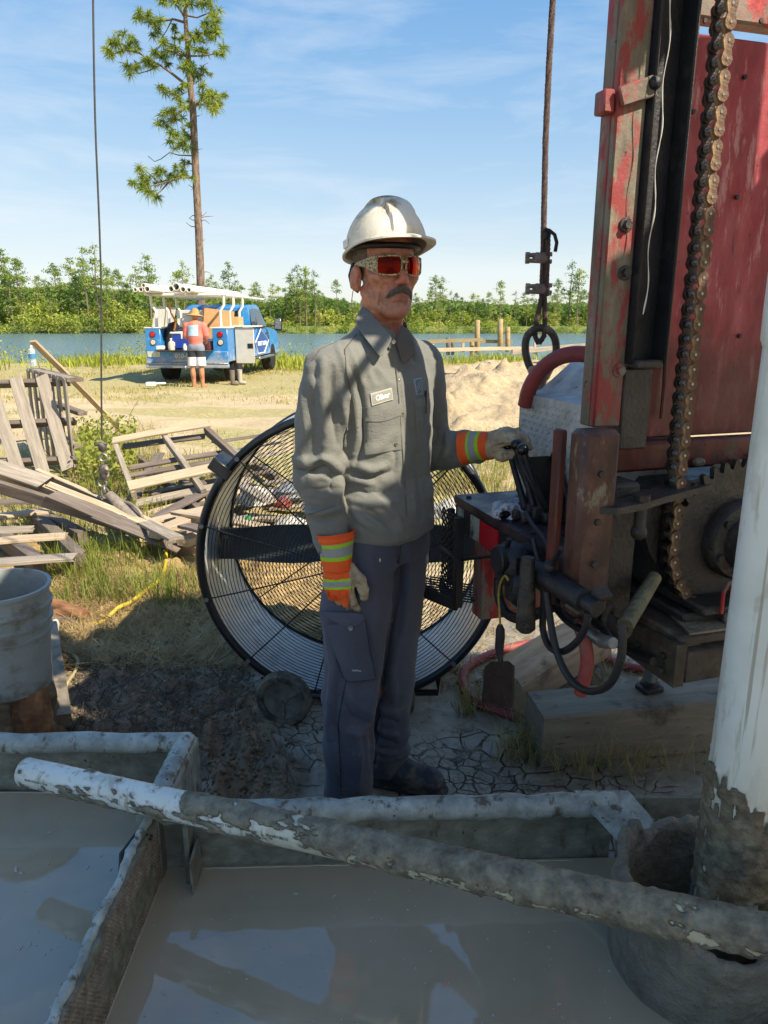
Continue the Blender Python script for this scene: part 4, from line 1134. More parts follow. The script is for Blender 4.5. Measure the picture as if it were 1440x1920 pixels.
# chain: roller links, inner and outer plates in turn
M_chainmud = simple('muddy_chain', C('5c4431'), .65, .1, .35, 30, .004, 90, dirt=C('a08763'), dirt_amt=(.46, .66), dscale=14)
M_roller = simple('worn_roller', C('9c9890'), .35, .8, .3, 30, dirt=C('2e2822'), dirt_amt=(.5, .65), dscale=30)
M_chaindark = simple('oiled_chain', C('2f2723'), .45, .4, .4, 30, .003, 90)
sprc = RP(.675, .512, .985); SR = .200
PITCHC = .0345
def chain_path(d):
    """distance along the chain, downwards along the left run then round the sprocket"""
    if d < 0: return sprc + RT * (-SR) + UP * (-d), Vector((0, 0, -1))
    a = d / SR
    return sprc + RT * (-SR * math.cos(a)) + UP * (-SR * math.sin(a)), (RT * math.sin(a) - UP * math.cos(a)) * 1
def plate_mesh(name, th, w, mat):
    mb = MB(); P = []
    for i in range(9): a = math.pi / 2 + math.pi * i / 8; P.append((math.cos(a) * w, math.sin(a) * w))
    q = [(x, y, 0) for x, y in P]; m = [(PITCHC / 2, w * .62, 0)]; 
    rgt = [(PITCHC - x, -y, 0) for x, y in P]
    poly = q + [(PITCHC / 2, -w * .66, 0)] + rgt + [(PITCHC / 2, w * .66, 0)]
    mb.prism(poly, (0, 0, th))
    me = bpy.data.meshes.new(name); me.from_pydata(mb.v, [], mb.f); me.materials.append(mat); return me
p_mud = plate_mesh('chain_plate', .005, .0145, M_chainmud); p_dark = plate_mesh('chain_plate', .005, .0145, M_chaindark)
mb = MB(); mb.lathe([(.0, -.012), (.0085, -.012), (.0092, -.009), (.0092, .009), (.0085, .012), (0, .012)], n=12); mb.lathe([(.0, .0), (.0048, .0), (.0048, .052), (.003, .054), (0, .054)], (0, 0, -.027), n=8)
rme = bpy.data.meshes.new('chain_roller'); rme.from_pydata(mb.v, [], mb.f); rme.materials.append(M_roller); rme.polygons.foreach_set('use_smooth', np.ones(len(rme.polygons), bool)); rme.set_sharp_from_angle(angle=R(40))
chain = empty('drive_chain', sprc, label='heavy muddy roller chain hanging down the mast onto the sprocket', cat='chain')
nlink = 0
d = -1.75
while d < SR * 2.6:
    p, tg = chain_path(d); p2, _ = chain_path(d + PITCHC); tg = (p2 - p).normalized()
    outer = nlink % 2 == 0
    Zv = RN; Xv = tg; Yv = Zv.cross(Xv)
    M4 = Matrix((Xv, Yv, Zv)).transposed().to_4x4()
    for side in (1, -1):
        off = .0205 if outer else .0135
        M4.translation = p + RN * (off if side > 0 else -off - .005) - sprc
        o = bpy.data.objects.new('chain_plate', p_mud if side > 0 else p_dark); o.parent = chain; o.matrix_local = M4; COL.objects.link(o)
    M4.translation = p - sprc
    o = bpy.data.objects.new('chain_roller', rme); o.parent = chain; o.matrix_local = M4; COL.objects.link(o)
    d += PITCHC; nlink += 1
# sprocket and gear case
mb = MB(); pts = []
NT_ = 38
for i in range(NT_ * 4):
    a = 2 * math.pi * i / (NT_ * 4); rr = SR + (.010 if i % 4 in (0, 1) else -.012)
    pts.append(sprc + (RT * math.cos(a) + UP * math.sin(a)) * rr - RN * .008)
mb.prism(pts, RN * .016); rp(mb, 'sprocket', M_grease, 20)
mb = MB(); mb.lathe([(.0, .0), (.105, .0), (.105, .03), (.098, .04), (.075, .045), (.07, .085), (.055, .09), (0, .09)], sprc + RN * .008, RN, 36); rp(mb, 'sprocket_hub', M_grease)
for k in range(6):
    a = 2 * math.pi * k / 6 + .4; mb = MB(); q = sprc + (RT * math.cos(a) + UP * math.sin(a)) * .088 + RN * .045; mb.cyl(q, q + RN * .014, .010, 6); rp(mb, 'hub_bolt', M_grease)
mb = MB(); mb.cyl(sprc + RN * .05, sprc + RN * .26 + RT * .1, .038, 24, .004); rp(mb, 'drive_shaft', M_steel)
mb = MB(); rbox(mb, .35, .60, .33, .75, .83, 1.12, .02); rp(mb, 'gear_case', M_grease)
# bearing plate with lugs over the sprocket
mb = MB(); q0 = [HS(1128, 908, .80), HS(1160, 925, .82), HS(1210, 918, .80), HS(1250, 905, .76), HS(1400, 885, .62), HS(1400, 872, .56), HS(1230, 895, .66)]
for q in q0: q.z = 1.118
mb.prism(q0, (0, 0, .016)); rp(mb, 'bearing_plate', M_grease)
mb = MB(); mb.cyl(RP(.78, .14, 1.134), RP(.78, .14, 1.150), .020, 6); mb.cyl(RP(.78, .14, 1.118), RP(.78, .14, 1.06), .014, 12); mb.sphere(RP(.78, .14, 1.06), .02, 10, 6); rp(mb, 'pivot_bolt', M_grease)
mb = MB(); mb.prism([RP(.62, .21, 1.118), RP(.62, .30, 1.118), RP(.62, .30, .92), RP(.62, .275, .96)], RN * .03); rp(mb, 'case_rib', M_grease)
for i in range(9): rp(MB().sphere(RP(.60, .38 + i * .062, 1.165 + .012 * math.sin(i * 2.1)), .016, 8, 6, (1.1, 1, .8)), 'clod', M_mudcake)
# lower deck
mb = MB(); rbox(mb, .12, .80, .27, 1.25, .755, .785, .006); rp(mb, 'deck_plate', M_muddeck)
mb = MB(); mb.prism([RP(.38, .25, .70), RP(.38, .25, .662), RP(.82, .25, .662), RP(.82, .25, .775), RP(.6, .25, .755)], RT * .03); rp(mb, 'deck_beam', M_muddeck)
mb = MB(); rbox(mb, .785, .82, .282, 1.0, .668, .752, .004); rp(mb, 'deck_beam', M_muddeck)
mb = MB(); mb.prism([RP(.80, .30, .786), RP(.80, .62, .786), RP(.62, .62, .786), RP(.45, .40, .786)], UP * .006); rp(mb, 'mud_crust', M_mudcake)
mb = MB(); rbox(mb, .42, .74, .33, .66, .785, .812, .006); rp(mb, 'deck_pad', M_grease)
mb = MB(); rbox(mb, .50, .77, .36, .72, .813, .838, .006); rp(mb, 'deck_pad', M_grease)
mb = MB(); q = RP(.62, .44, .838); mb.cyl(q, q + UP * .008, .018, 12, .003); rp(mb, 'deck_bolt', M_muddeck)
# mud-coated bar lying on the deck, and its socket
mb = MB(); a_, b_ = HS(1228, 1082, .72), HS(1172, 1172, .82); mb.tube([a_, a_.lerp(b_, .5), b_], [.017, .019, .020], 16); rp(mb, 'locking_bar', simple('mud_coated_bar', C('6f6a50'), .7, 0, .35, 16, .01, 50), 60)
mb = MB(); mb.tube([HS(1125, 1152, .74), HS(1178, 1187, .82)], .017, 14); rp(mb, 'cross_pin', M_muddeck, 60)
mb = MB(); mb.ring(HS(1140, 1158, .76), (b_ - a_).cross(UP), .026, .009, 20, 8); rp(mb, 'pin_collar', M_muddeck, 60)
# black cylinder beside the bench with its clamp block and hanging handle
mb = MB(); a_, b_ = HT(1000, 1068, -.06), HT(1098, 1128, -.04); mb.tube([a_, b_], .027, 18); mb.tube([b_, b_ + (b_ - a_) * .2], .019, 14); rp(mb, 'cylinder', M_black, 50)
mb = MB(); q = HT(962, 1060, -.05); mb.box(q + UP * -.0, (.075, .10, .115), RM, .02); mb.box(q + UP * -.05 + RN * .035, (.055, .07, .085), RM, .012); mb.cyl(q + UP * .02 - RT * .05, q + UP * .02 + RT * .05, .038, 16, .004); rp(mb, 'clamp_block', M_black)
mb = MB(); a_, b_ = HT(990, 1045, -.10), HT(985, 1185, -.10); mb.tube([a_, a_.lerp(b_, .15), a_.lerp(b_, .5), a_.lerp(b_, .95), b_], [.016, .018, .021, .024, .014], 14); rp(mb, 'clamp_handle', M_grease, 60)
mb = MB(); mb.tube([HT(1028, 1068, -.07), HT(1045, 1040, -.07), HT(1052, 1028, -.08)], .006, 8); mb.sphere(HT(1030, 1063, -.07), .016, 10, 6); rp(mb, 'grease_fitting', M_black, 60)
mb = MB(); mb.tube([HT(850, 1052, -.02), HT(880, 1047, -.03), HT(925, 1042, -.04)], .006, 8); rp(mb, 'step_rod', M_black, 60)
mb = MB(); mb.prism([HT(1056, 1135, -.05), HT(1122, 1098, -.02), HT(1135, 1120, -.02), HT(1082, 1152, -.05)], RT * .02); rp(mb, 'toe_plate', M_muddeck)
# hydraulic levers: bank of five on the bench
mb = MB()
for s, t_ in ((.30, .105), (.335, .105), (.37, .105)): rbox(mb, s, s + .028, t_ - .03, t_ + .09, .982, 1.03, .006)
rbox(mb, .26, .42, .10, .21, .982, 1.015, .006); rp(mb, 'valve_bank', M_black)
mb = MB()
for i in range(5): rbox(mb, .43 + i * .0, .455, .12 + i * .022, .138 + i * .022, 1.0, 1.075, .006)
rp(mb, 'valve_spool', M_grease)
def lever(foot, px, py, s, rk, r=.0085, name='lever'):
    tip = HS(px, py, s); mb = MB(); mb.tube([foot, foot.lerp(tip, .25), tip], [r * 1.5, r * 1.15, r * .9], 10); o = rp(mb, name, M_black, 60)
    mb = MB(); mb.sphere(tip, rk, 18, 12, (1, 1, 1.0)); mb.cyl(tip - (tip - foot).normalized() * rk * 1.5, tip, rk * .62, 14); rp(mb, 'lever_knob', M_knob, 60, None)
    return tip
L1 = lever(RP(.33, .085, 1.01), 952, 838, .235, .014)
L2 = lever(RP(.36, .10, 1.01), 968, 834, .30, .0165)
L3 = lever(RP(.39, .11, 1.01), 980, 843, .36, .0175)
L4 = lever(RP(.40, .19, 1.0), 1042, 857, .33, .019)
L5 = lever(RP(.44, .18, 1.0), 1048, 878, .41, .018)
mb = MB(); mb.beam(RP(.36, .105, 1.02), L2 - UP * .03, .02, .012, RN, .004); mb.beam(RP(.40, .115, 1.02), L3 - UP * .03, .022, .012, RN, .004); rp(mb, 'lever_shank', M_black)

# diamond plate tool box behind the levers
M_diamond = painted_metal('diamond_plate', [(.3, C('8d8f8b')), (.55, C('b2b3ad')), (.75, C('c9c9c2'))], C('77705f'), streak=(5, 5, 3), amt=(.60, .74), rough=.45)
bt = .20
f0, f1, f2 = HT(977, 737, bt), HT(1120, 762, bt), HT(973, 885, bt)
sF = (f0 - RO_).dot(RN); zT = f0.z
sN = .50
mb = MB(); mb.prism([RP(sF, bt, .985), RP(sF, bt, zT), RP(sF, bt + .07, zT + .01), RP(sF, bt + .18, zT + .10), RP(sF, bt + .30, zT + .11), RP(sF, bt + .30, .985)], RN * (sN - sF - .02)); rp(mb, 'tool_box', M_diamond, 30)
mb = MB(); k = 0
nrow = int((zT - 1.0) / .019)
for i in range(34):
    for j in range(nrow):
        s = sF + .012 + i * .0175; z = 1.0 + j * .019
        if s > sN - .03 or z > zT - .012: continue
        a = .85 if (i + j) % 2 else -.85
        dv = RN * math.cos(a) + UP * math.sin(a); nv_ = RN * -math.sin(a) + UP * math.cos(a); c = RP(s, bt, z)
        mb.add([c - dv * .0085, c + nv_ * .0026, c + dv * .0085, c - nv_ * .0026, c - dv * .005 - RT * .002, c + dv * .005 - RT * .002], [(0, 1, 4), (1, 5, 4), (1, 2, 5), (2, 3, 5), (3, 4, 5), (3, 0, 4)])
o = rp(mb, 'tread_lug', M_diamond, 0); o['kind'] = 'stuff'
mb = MB(); rbox(mb, sF - .006, sF - .001, bt, bt + .1, .985, zT - .01, .001); rp(mb, 'box_edge', M_redpaint)

# jack leg, bracket, red lamp bracket
jf = WZ(1217, 1296, .205)
mb = MB(); mb.cyl(jf + UP * .03, jf + UP * .62, .026, 20); rp(mb, 'jack_ram', M_steel)
mb = MB(); mb.box(jf + UP * .015, (.085, .07, .028), RM, .008); mb.cyl(jf + UP * .0, jf + UP * .045, .034, 14, .006); rp(mb, 'jack_foot', M_black)
lb = [HS(1352, 1150, .78), HS(1356, 1112, .78), HS(1366, 1093, .78), HS(1395, 1088, .78)]
mb = MB(); mb.tube(lb, .0055, 8); rp(mb, 'lamp_guard', M_redpaint, 60)
mb = MB(); q = HS(1375, 1110, .775); mb.sphere(q, .013, 12, 8, (.8, .8, 1.1)); rp(mb, 'marker_lamp', simple('red_lens', C('c0101c'), .25), 60)
mb = MB(); mb.cyl(HS(1362, 1180, .77), HS(1366, 1145, .77), .016, 12, .003); rp(mb, 'lamp_socket', M_steel)
# awning added out of view; its gaps and flap shape sun and shade
aw = empty('added_shade_awning', (2.2, -.4, 0), label='added pale awning, unseen, shading the pit and the rig', cat='awning')
M_shade_tarp = simple('added_awning_cloth', C('c9c4b4'), .85, var=.08, scale=3)
def shade_tarp(x0, x1, y0, y1, seed):
    rr = np.random.default_rng(seed); nx, ny = 14, 14; mb = MB(); P = []
    for i in range(nx + 1):
        for j in range(ny + 1):
            x = x0 + (x1 - x0) * i / nx; y = y0 + (y1 - y0) * j / ny; e = .03 if 0 in (i, j) or i == nx or j == ny else 0
            P.append((x + rr.normal(0, e), y + rr.normal(0, e * .35), 3.0 + .03 * math.sin(i * .9 + seed) * math.sin(j * .7)))
    mb.add(P, [(i*(ny+1)+j, (i+1)*(ny+1)+j, (i+1)*(ny+1)+j+1, i*(ny+1)+j+1) for i in range(nx) for j in range(ny)])
    o = mb.build('added_awning_cloth', M_shade_tarp, None, 60); o.parent = aw; o.matrix_parent_inverse = Matrix.Translation(-Vector(aw.location)); o.modifiers.new('th', 'SOLIDIFY').thickness = .004
shade_tarp(.55, 4.8, -2.0, .80, 1); shade_tarp(.55, .96, .79, 1.42, 2); shade_tarp(1.12, 1.30, 1.11, 1.29, 4); shade_tarp(1.60, 1.86, .79, 1.03, 3); shade_tarp(1.85, 3.6, .79, 1.42, 5)
mb = MB(); P = [Vector((1.30, 1.41, 2.99)), Vector((1.86, 1.03, 2.99)), Vector((2.30, 1.02, 2.99)), Vector((1.56, 1.53, 2.99))]; mb.prism(P, (0, 0, .006)); o = mb.build('added_shade_flap', M_shade_tarp, aw); o.matrix_parent_inverse = Matrix.Translation(-Vector(aw.location))
for x, y in ((.55, -2.0), (4.8, -2.0), (3.6, 1.42)):
    o = MB().cyl((x, y, 0), (x, y, 3.0), .022, 12).build('added_awning_pole', M_galv, aw); o.matrix_parent_inverse = Matrix.Translation(-Vector(aw.location))
for a_, b_ in (((.55, -2.0), (4.8, -2.0)), ((.55, .80), (4.8, .80)), ((3.6, -2.0), (3.6, 1.42)), ((.55, -2.0), (.55, 1.42)), ((.55, 1.42), (.96, 1.42)), ((1.21, .80), (1.21, 1.29)), ((1.86, .80), (1.86, 1.42)), ((1.86, 1.42), (3.6, 1.42))):
    o = MB().cyl((*a_, 2.985), (*b_, 2.985), .014, 10).build('added_awning_bar', M_galv, aw); o.matrix_parent_inverse = Matrix.Translation(-Vector(aw.location))

# hydraulic hoses (rig's own)
def hose(name, pts, r, mat, n=10, sub=8):
    P = [Vector(p) for p in pts]; out = []
    for i in range(len(P) - 1):
        p0, p1, p2, p3 = P[max(i - 1, 0)], P[i], P[i + 1], P[min(i + 2, len(P) - 1)]
        for k in range(sub):
            u_ = k / sub
            out.append(.5 * ((2 * p1) + (p2 - p0) * u_ + (2 * p0 - 5 * p1 + 4 * p2 - p3) * u_ ** 2 + (3 * p1 - p0 - 3 * p2 + p3) * u_ ** 3))
    out.append(P[-1]); return MB().tube(out, r, n)
hs = [([(1020, 1090), (1019, 1140), (1018, 1180), (1030, 1212), (1053, 1222), (1080, 1205), (1098, 1175), (1103, 1148)], .0085, -.05, M_rubber),
      ([(1025, 1110), (1032, 1165), (1042, 1215), (1060, 1260), (1085, 1288), (1112, 1296), (1142, 1283), (1162, 1245), (1167, 1200), (1164, 1170)], .0085, -.07, M_rubber),
      ([(935, 1085), (936, 1120), (950, 1150), (975, 1160), (1010, 1150), (1040, 1135)], .014, -.03, M_rubber),
      ([(1040, 1135), (1060, 1160), (1085, 1178), (1105, 1185), (1115, 1200)], .010, .0, M_rubber),
      ([(1072, 1140), (1085, 1170), (1098, 1210), (1100, 1250), (1088, 1300)], .017, .08, M_redhose)]
hs += [([(955, 1010), (948, 1040), (955, 1075), (968, 1105), (985, 1120)], .007, -.07, M_rubber), ([(1000, 1010), (1010, 1050), (1030, 1090), (1050, 1120), (1062, 1150), (1080, 1165)], .007, -.02, M_rubber),
      ([(1070, 1135), (1090, 1150), (1112, 1165), (1140, 1190), (1150, 1215)], .009, .05, M_rubber), ([(1128, 1170), (1150, 1200), (1185, 1225), (1225, 1240)], .011, .22, M_rubber), ([(985, 960), (1000, 985), (1020, 1010), (1035, 1040)], .006, -.004, M_rubber)]
for P, r_, t_, m in hs: rp(hose('hose', [HT(a, b, t_) for a, b in P], r_, m), 'hose', m, 60)
mb = MB(); mb.tube([HT(1108, 1188, .0), HT(1128, 1202, .0), HT(1150, 1206, .0)], [.014, .016, .013], 12); rp(mb, 'hose_fitting', M_steel, 60)

for px, py, t_, r_ in ((1118, 1192, .12, .017), (1140, 1206, .12, .015), (1090, 1172, .1, .016), (1046, 1128, -.02, .014)):
    q = HT(px, py, t_); rp(MB().cyl(q - RN * .012 - UP * .006, q + RN * .012 + UP * .006, r_, 6, .002), 'hose_coupling', M_steel if px > 1100 else M_grease)
for s_, z_ in ((.42, .70), (.55, .70), (.68, .715), (.78, .73), (.78, .69)):
    q = RP(s_, .248, z_); rp(MB().cyl(q, q - RT * .010, .009, 6, .001), 'beam_bolt', M_grease)
for s_, t_ in ((.05, .03), (.25, .03), (.48, .03), (.62, .03), (.05, .26)):
    q = RP(s_, t_, .98); rp(MB().cyl(q, q + UP * .007, .009, 6, .001), 'bench_bolt', M_grease)
for z_ in (1.00, 1.10, 1.21): q = RP(.80, .012, z_); rp(MB().cyl(q, q + RN * .008, .008, 6, .001), 'column_bolt', M_grease)
for s_, a_, b_ in ((.30, .04, .12), (.34, .05, .10), (.38, .06, .12), (.31, .11, .16), (.37, .15, .12)): q = RP(s_, a_, .985); rp(MB().box(q + UP * .012, (.02, .022, .028), RM, .004), 'valve_body', M_grease)
# ---- cloth / rag glove on the bench, levers' hand comes with the man
S = SDF(sgrid((HZ_ := WZ(955, 960, .98)) - Vector((.10, .09, .005)), HZ_ + Vector((.13, .09, .085)), .0028))
r = np.random.default_rng(5)
gq = [(935, 958), (950, 945), (975, 940), (995, 955), (970, 965), (955, 972), (1005, 968), (1015, 962)]
for a, b, ra in [((935, 952), (975, 943), .020), ((930, 962), (965, 972), .017), ((950, 958), (990, 958), .024), ((975, 945), (998, 962), .017), ((955, 970), (972, 976), .019), ((985, 968), (1018, 968), .009), ((1000, 945), (1010, 962), .006)]:
    p, q = WZ(*a, .98 + ra * .75), WZ(*b, .98 + ra * .6); S.cone(tuple(p), tuple(q), ra, ra * .85, .006)
V, F = S.mesh(); V = relax(V, F, 1); N_ = vnormals(V, F); V = V + N_ * (.003 * fbm(V[:, 0] * 70, V[:, 1] * 70, V[:, 2] * 70, 4, 7))[:, None]
t = NT('knit_cotton'); t.P(Base_Color=t.mix(t.step(t.noise(26, 6, .65, t.coord('Position')), .52, .62), t.ramp(t.noise(90, 3, .6, t.coord('Position')), [(.3, C('b9bcc6')), (.7, C('d7d9e2'))]), C('7d6c50')), Roughness=.95); t.bump(t.voro(380, vec=t.coord('Position')), .003)
rag = link('cotton_glove', np_mesh('cotton_glove', V, F), t.m, smooth=180); tag(rag, 'crumpled white knit glove lying on the black control bench', 'glove')

# ---- trowel hung from the clamp on a yellow cord
sp = empty('trowel', HT(937, 1185, -.09), label='rusty flat trowel hanging on a yellow cord beneath the rig bench', cat='trowel')
def hang(mb, name, mat, root, smooth=40): return root_local(mb.build(name, mat, None, smooth), root)
tq = lambda px, py, t_=-.09: HT(px, py, t_)
mb = MB(); mb.prism([tq(922, 1240), tq(950, 1240), tq(961, 1250), tq(960, 1328), tq(935, 1322), tq(903, 1318), tq(909, 1250)], RT * .006); hang(mb, 'blade', simple('rusty_blade', C('3b2c24'), .6, .3, .4, 14, .004, 60), sp)
mb = MB(); mb.tube([tq(939, 1242), tq(938, 1228), tq(936, 1215), tq(938, 1195), tq(938, 1180), tq(938, 1171)], [.007, .008, .012, .0125, .012, .006], 12); hang(mb, 'handle', M_black, sp, 60)
mb = hose('cord', [tq(938, 1176), tq(937, 1150), tq(935, 1120), tq(938, 1095), tq(947, 1080), tq(953, 1088)], .0032, None, 6); hang(mb, 'cord', simple('yellow_cord', C('9c8434'), .8, var=.4, scale=60), sp, 60)

# ---- timbers and hoses on the ground
def wood(name, a, b, c, streak=16, rough=.85, dirt=None, damt=(.55, .7)):
    t = NT(name); v = t.coord('Object', scale=(1.3, streak, streak)); of = t.N('ShaderNodeVectorMath', operation='ADD')
    cmb = t.N('ShaderNodeCombineXYZ'); t.set(cmb.inputs[0], t.math('MULTIPLY', t.rnd(), 37.0)); t.set(cmb.inputs[1], t.math('MULTIPLY', t.rnd(), 91.0))
    t.l.new(v, of.inputs[0]); t.l.new(cmb.outputs[0], of.inputs[1]); v = of.outputs[0]
    n = t.noise(2.4, 7, .65, v, .4)
    col = t.ramp(n, [(.28, a), (.5, b), (.72, c)])
    col = t.mix(t.math('MULTIPLY', t.rnd(), .35), col, b)
    fine = t.noise(9, 4, .6, v)
    col = t.mix(t.step(fine, .66, .72), col, tuple(x * .35 for x in a))
    if dirt is not None: col = t.mix(t.step(t.noise(5, 7, .66, t.coord('Position')), *damt), col, dirt)
    t.P(Base_Color=col, Roughness=rough); t.bump(t.mix(.5, n, fine), .006, .8); return t.m
M_wgrey = wood('weathered_board', C('6b6258'), C('938878'), C('b3a898'))
M_wpale = wood('paler_board', C('8d7a62'), C('b09c80'), C('c9b89c'))
M_wdark = wood('old_dark_board', C('4a4038'), C('6c6056'), C('8a7d70'))
M_timber = wood('muddy_timber', C('5f5647'), C('7f7462'), C('9a8f7b'), 9, .8, C('4c4538'), (.5, .66))
M_log = wood('split_log', C('7a5f48'), C('a58a6c'), C('bda68a'), 8, .85, C('6a5644'), (.55, .7))
def plank_obj(name, a, b, w, th, hint, mat, parent=None, warp=.004, seed=0, bev=.003, seg=6):
    """a board from a to b as an object of its own, its x along the grain"""
    a, b = Vector(a), Vector(b); L = (b - a).length; d, s, u_ = frame_of(b - a, hint)
    rr = random.Random(seed * 7919 + int(L * 1e4)); vs, fs = [], []
    for i in range(seg + 1):
        x = -L / 2 + L * i / seg; dz = warp * math.sin(math.pi * i / seg) * rr.uniform(.6, 1.2); dy = rr.uniform(-1, 1) * warp * .25
        e = .0 if 0 < i < seg else rr.uniform(-1, 1) * .006
        b_ = bev
        for (y, z) in ((-w/2 + b_, -th/2), (w/2 - b_, -th/2), (w/2, -th/2 + b_), (w/2, th/2 - b_), (w/2 - b_, th/2), (-w/2 + b_, th/2), (-w/2, th/2 - b_), (-w/2, -th/2 + b_)):
            jag = rr.uniform(-1, 1) * min(.018, w * .13) if (i in (0, seg) and bev < .006) else 0; vs.append((x + e * (1 if y > 0 else -1) + jag, y + dy, z + dz))
    for i in range(seg):
        for k in range(8):
            l = (k + 1) % 8; fs.append((i*8+k, i*8+l, (i+1)*8+l, (i+1)*8+k))
    fs = [f[::-1] for f in fs]; fs.append(tuple(range(8))); fs.append(tuple(seg*8+k for k in range(8))[::-1])
    fs = [f[::-1] for f in fs]
    me = bpy.data.meshes.new(name); me.from_pydata(vs, [], fs)
    o = link(name, me, mat, None, 30)
    M = Matrix((d, s, u_)).transposed().to_4x4(); M.translation = (a + b) / 2
    if parent:
        o.parent = parent; o.matrix_local = Matrix.Translation(-Vector(parent.location)) @ M if parent.rotation_euler[:] == (0, 0, 0) else parent.matrix_world.inverted() @ M
    else: o.matrix_world = M
    return o
ta, tb_ = WZ(1003, 1322, .2), WZ(1375, 1292, .2)
dirv = (tb_ - ta).normalized(); 
tm = plank_obj('timber_block', ta - UP * .097, ta + dirv * 1.25 - UP * .097, .19, .205, UP, M_timber, None, .004, 3, .008); tag(tm, 'heavy squared timber on the mud carrying the jack foot', 'timber')
tm2 = plank_obj('timber_block', WZ(1330, 1225, .16), WZ(1480, 1225, .16), .2, .3, UP, M_timber, None, .004, 4, .008); tag(tm2, 'timber block behind the jack, half hidden by the white casing', 'timber')
la, lb_ = WZ(960, 1285, .09), WZ(1100, 1200, .13)
lg = plank_obj('split_log', la + (la - lb_) * .12, lb_ + (lb_ - la) * .08, .20, .17, UP, M_log, None, .01, 5, .025); tag(lg, 'pale split log lying askew on the ground behind the hanging trowel', 'log')
def gp(px, py, h=.02): q = WZ(px, py, 0); q.z = ghf(q.x, q.y) + h; return q
mb = hose('ground_hose', [gp(1260, 1262), gp(1215, 1264), gp(1170, 1258), gp(1125, 1238), gp(1060, 1228), gp(1010, 1214), gp(960, 1222), gp(905, 1240), gp(872, 1265), gp(868, 1290), gp(885, 1318), gp(930, 1335), gp(975, 1348), gp(1010, 1352)], .020, None, 12)
o = mb.build('water_hose', M_redhose, smooth=60); tag(o, 'faded red rubber hose curling over the mud under the rig', 'hose')
mb = hose('arch_hose', [WY(985, 760, 2.30), WY(993, 728, 2.28), WY(1012, 697, 2.26), WY(1042, 673, 2.24), WY(1075, 664, 2.22), WY(1112, 668, 2.20), WY(1150, 690, 2.2)], .024, None, 14)
o = mb.build('arched_hose', M_redhose, smooth=60); tag(o, 'red hose arching over the diamond plate box', 'hose')
# =====================================================================  THE DRUM FAN
FC = Vector((-.137, 2.72, .612)); FR = .590; FL = .46
fan = empty('drum_fan', (FC.x, FC.y, 0), label='large drum fan on wheels with round wire guard behind the man', cat='fan')
M_drum = simple('drum_sheet', C('bcc3c7'), .32, .15, .12, 4, dirt=C('6f6a60'), dirt_amt=(.58, .74), dscale=5)
M_wire = simple('guard_wire', C('17191c'), .4, 0, .2, 30)
AY = Vector((math.sin(R(2)), math.cos(R(2)), 0))
def fp(mb, name, mat, smooth=40): return root_local(mb.build(name, mat, None, smooth), fan)
mb = MB(); mb.lathe([(FR - .012, .0), (FR, .0), (FR, FL), (FR - .012, FL), (FR - .012, .0)], FC, AY, 120); o = fp(mb, 'drum', M_drum, 60)
mb = MB(); mb.ring(FC, AY, FR, .017, 120, 10); fp(mb, 'front_rim', M_wire, 60)
mb = MB(); mb.ring(FC + AY * FL, AY, FR - .006, .015, 100, 8); fp(mb, 'rear_rim', M_wire, 60)
mb = MB()
def dish(r_): return -.035 * (1 - (r_ / FR) ** 2)
for i in range(40):
    r_ = .05 + i * .0137
    mb.ring(FC + AY * (dish(r_) - .004), AY, r_, .0016, 88, 4)
o = fp(mb, 'front_guard', M_wire, 180); o['kind'] = 'stuff'
mb = MB()
for i in range(38):
    r_ = .05 + i * .0141
    mb.ring(FC + AY * (FL + .02 - dish(r_) * .6), AY, r_, .0016, 76, 4)
o = fp(mb, 'rear_guard', M_wire, 180); o['kind'] = 'stuff'
d_, s_, u__ = frame_of(AY)
for k in range(12):
    a = 2 * math.pi * k / 12 + .26; v = s_ * math.cos(a) + u__ * math.sin(a)
    fp(MB().tube([FC + AY * (dish(q) - .008) + v * q for q in (.05, .2, .35, .47, FR)], .0030, 6), 'guard_spoke', M_wire, 60)
for k in range(12):
    a = 2 * math.pi * k / 12 + .26; v = s_ * math.cos(a) + u__ * math.sin(a)
    fp(MB().cyl(FC - AY * .012 + v * FR, FC - AY * .022 + v * FR, .009, 8), 'guard_bolt', M_galv)
for k in range(10):
    a = 2 * math.pi * k / 10; v = s_ * math.cos(a) + u__ * math.sin(a)
    fp(MB().tube([FC + AY * (FL + .024) + v * q for q in (.05, .3, FR - .006)], .0030, 6), 'rear_spoke', M_wire, 60)
mb = MB(); mb.box(FC + AY * (FL * .62) + Vector((0, 0, -.005)), (FR * 2 - .03, .03, .135), None, .004); fp(mb, 'mount_channel', simple('channel_paint', C('3c4341'), .55, 0, .2, 6))
mb = MB(); mb.lathe([(.0, 0), (.075, 0), (.085, .02), (.085, .12), (0, .12)], FC + AY * .18, AY, 28); fp(mb, 'hub', M_wire)
for sgn in (-1, 1):                          # two broad blades lying level
    mb = MB(); P = []
    for i in range(9):
        q = .07 + (FR - .10) * i / 8; wv = .05 + .03 * math.sin(math.pi * (i / 8) ** .7)
        for k_, (yy, zz) in enumerate(((-.5, -1), (.5, 1))): P.append(FC + AY * (.23 + yy * .09) + Vector((sgn * q, 0, zz * wv * .9 + .01)))
    n0 = len(P); P += [p + AY * .004 for p in P]; F = []
    for i in range(8): F += [(2*i, 2*i+1, 2*i+3, 2*i+2), (n0+2*i, n0+2*i+2, n0+2*i+3, n0+2*i+1)]
    mb.add(P, F); fp(mb, 'blade', simple('blade_paint', C('33393a'), .5), 60)
mb = MB(); mb.lathe([(0, 0), (.115, .0), (.125, .02), (.125, .16), (.1, .19), (0, .2)], FC + AY * (FL + .10) + Vector((-.04, 0, -.33)), AY, 32); fp(mb, 'motor', M_rubber)
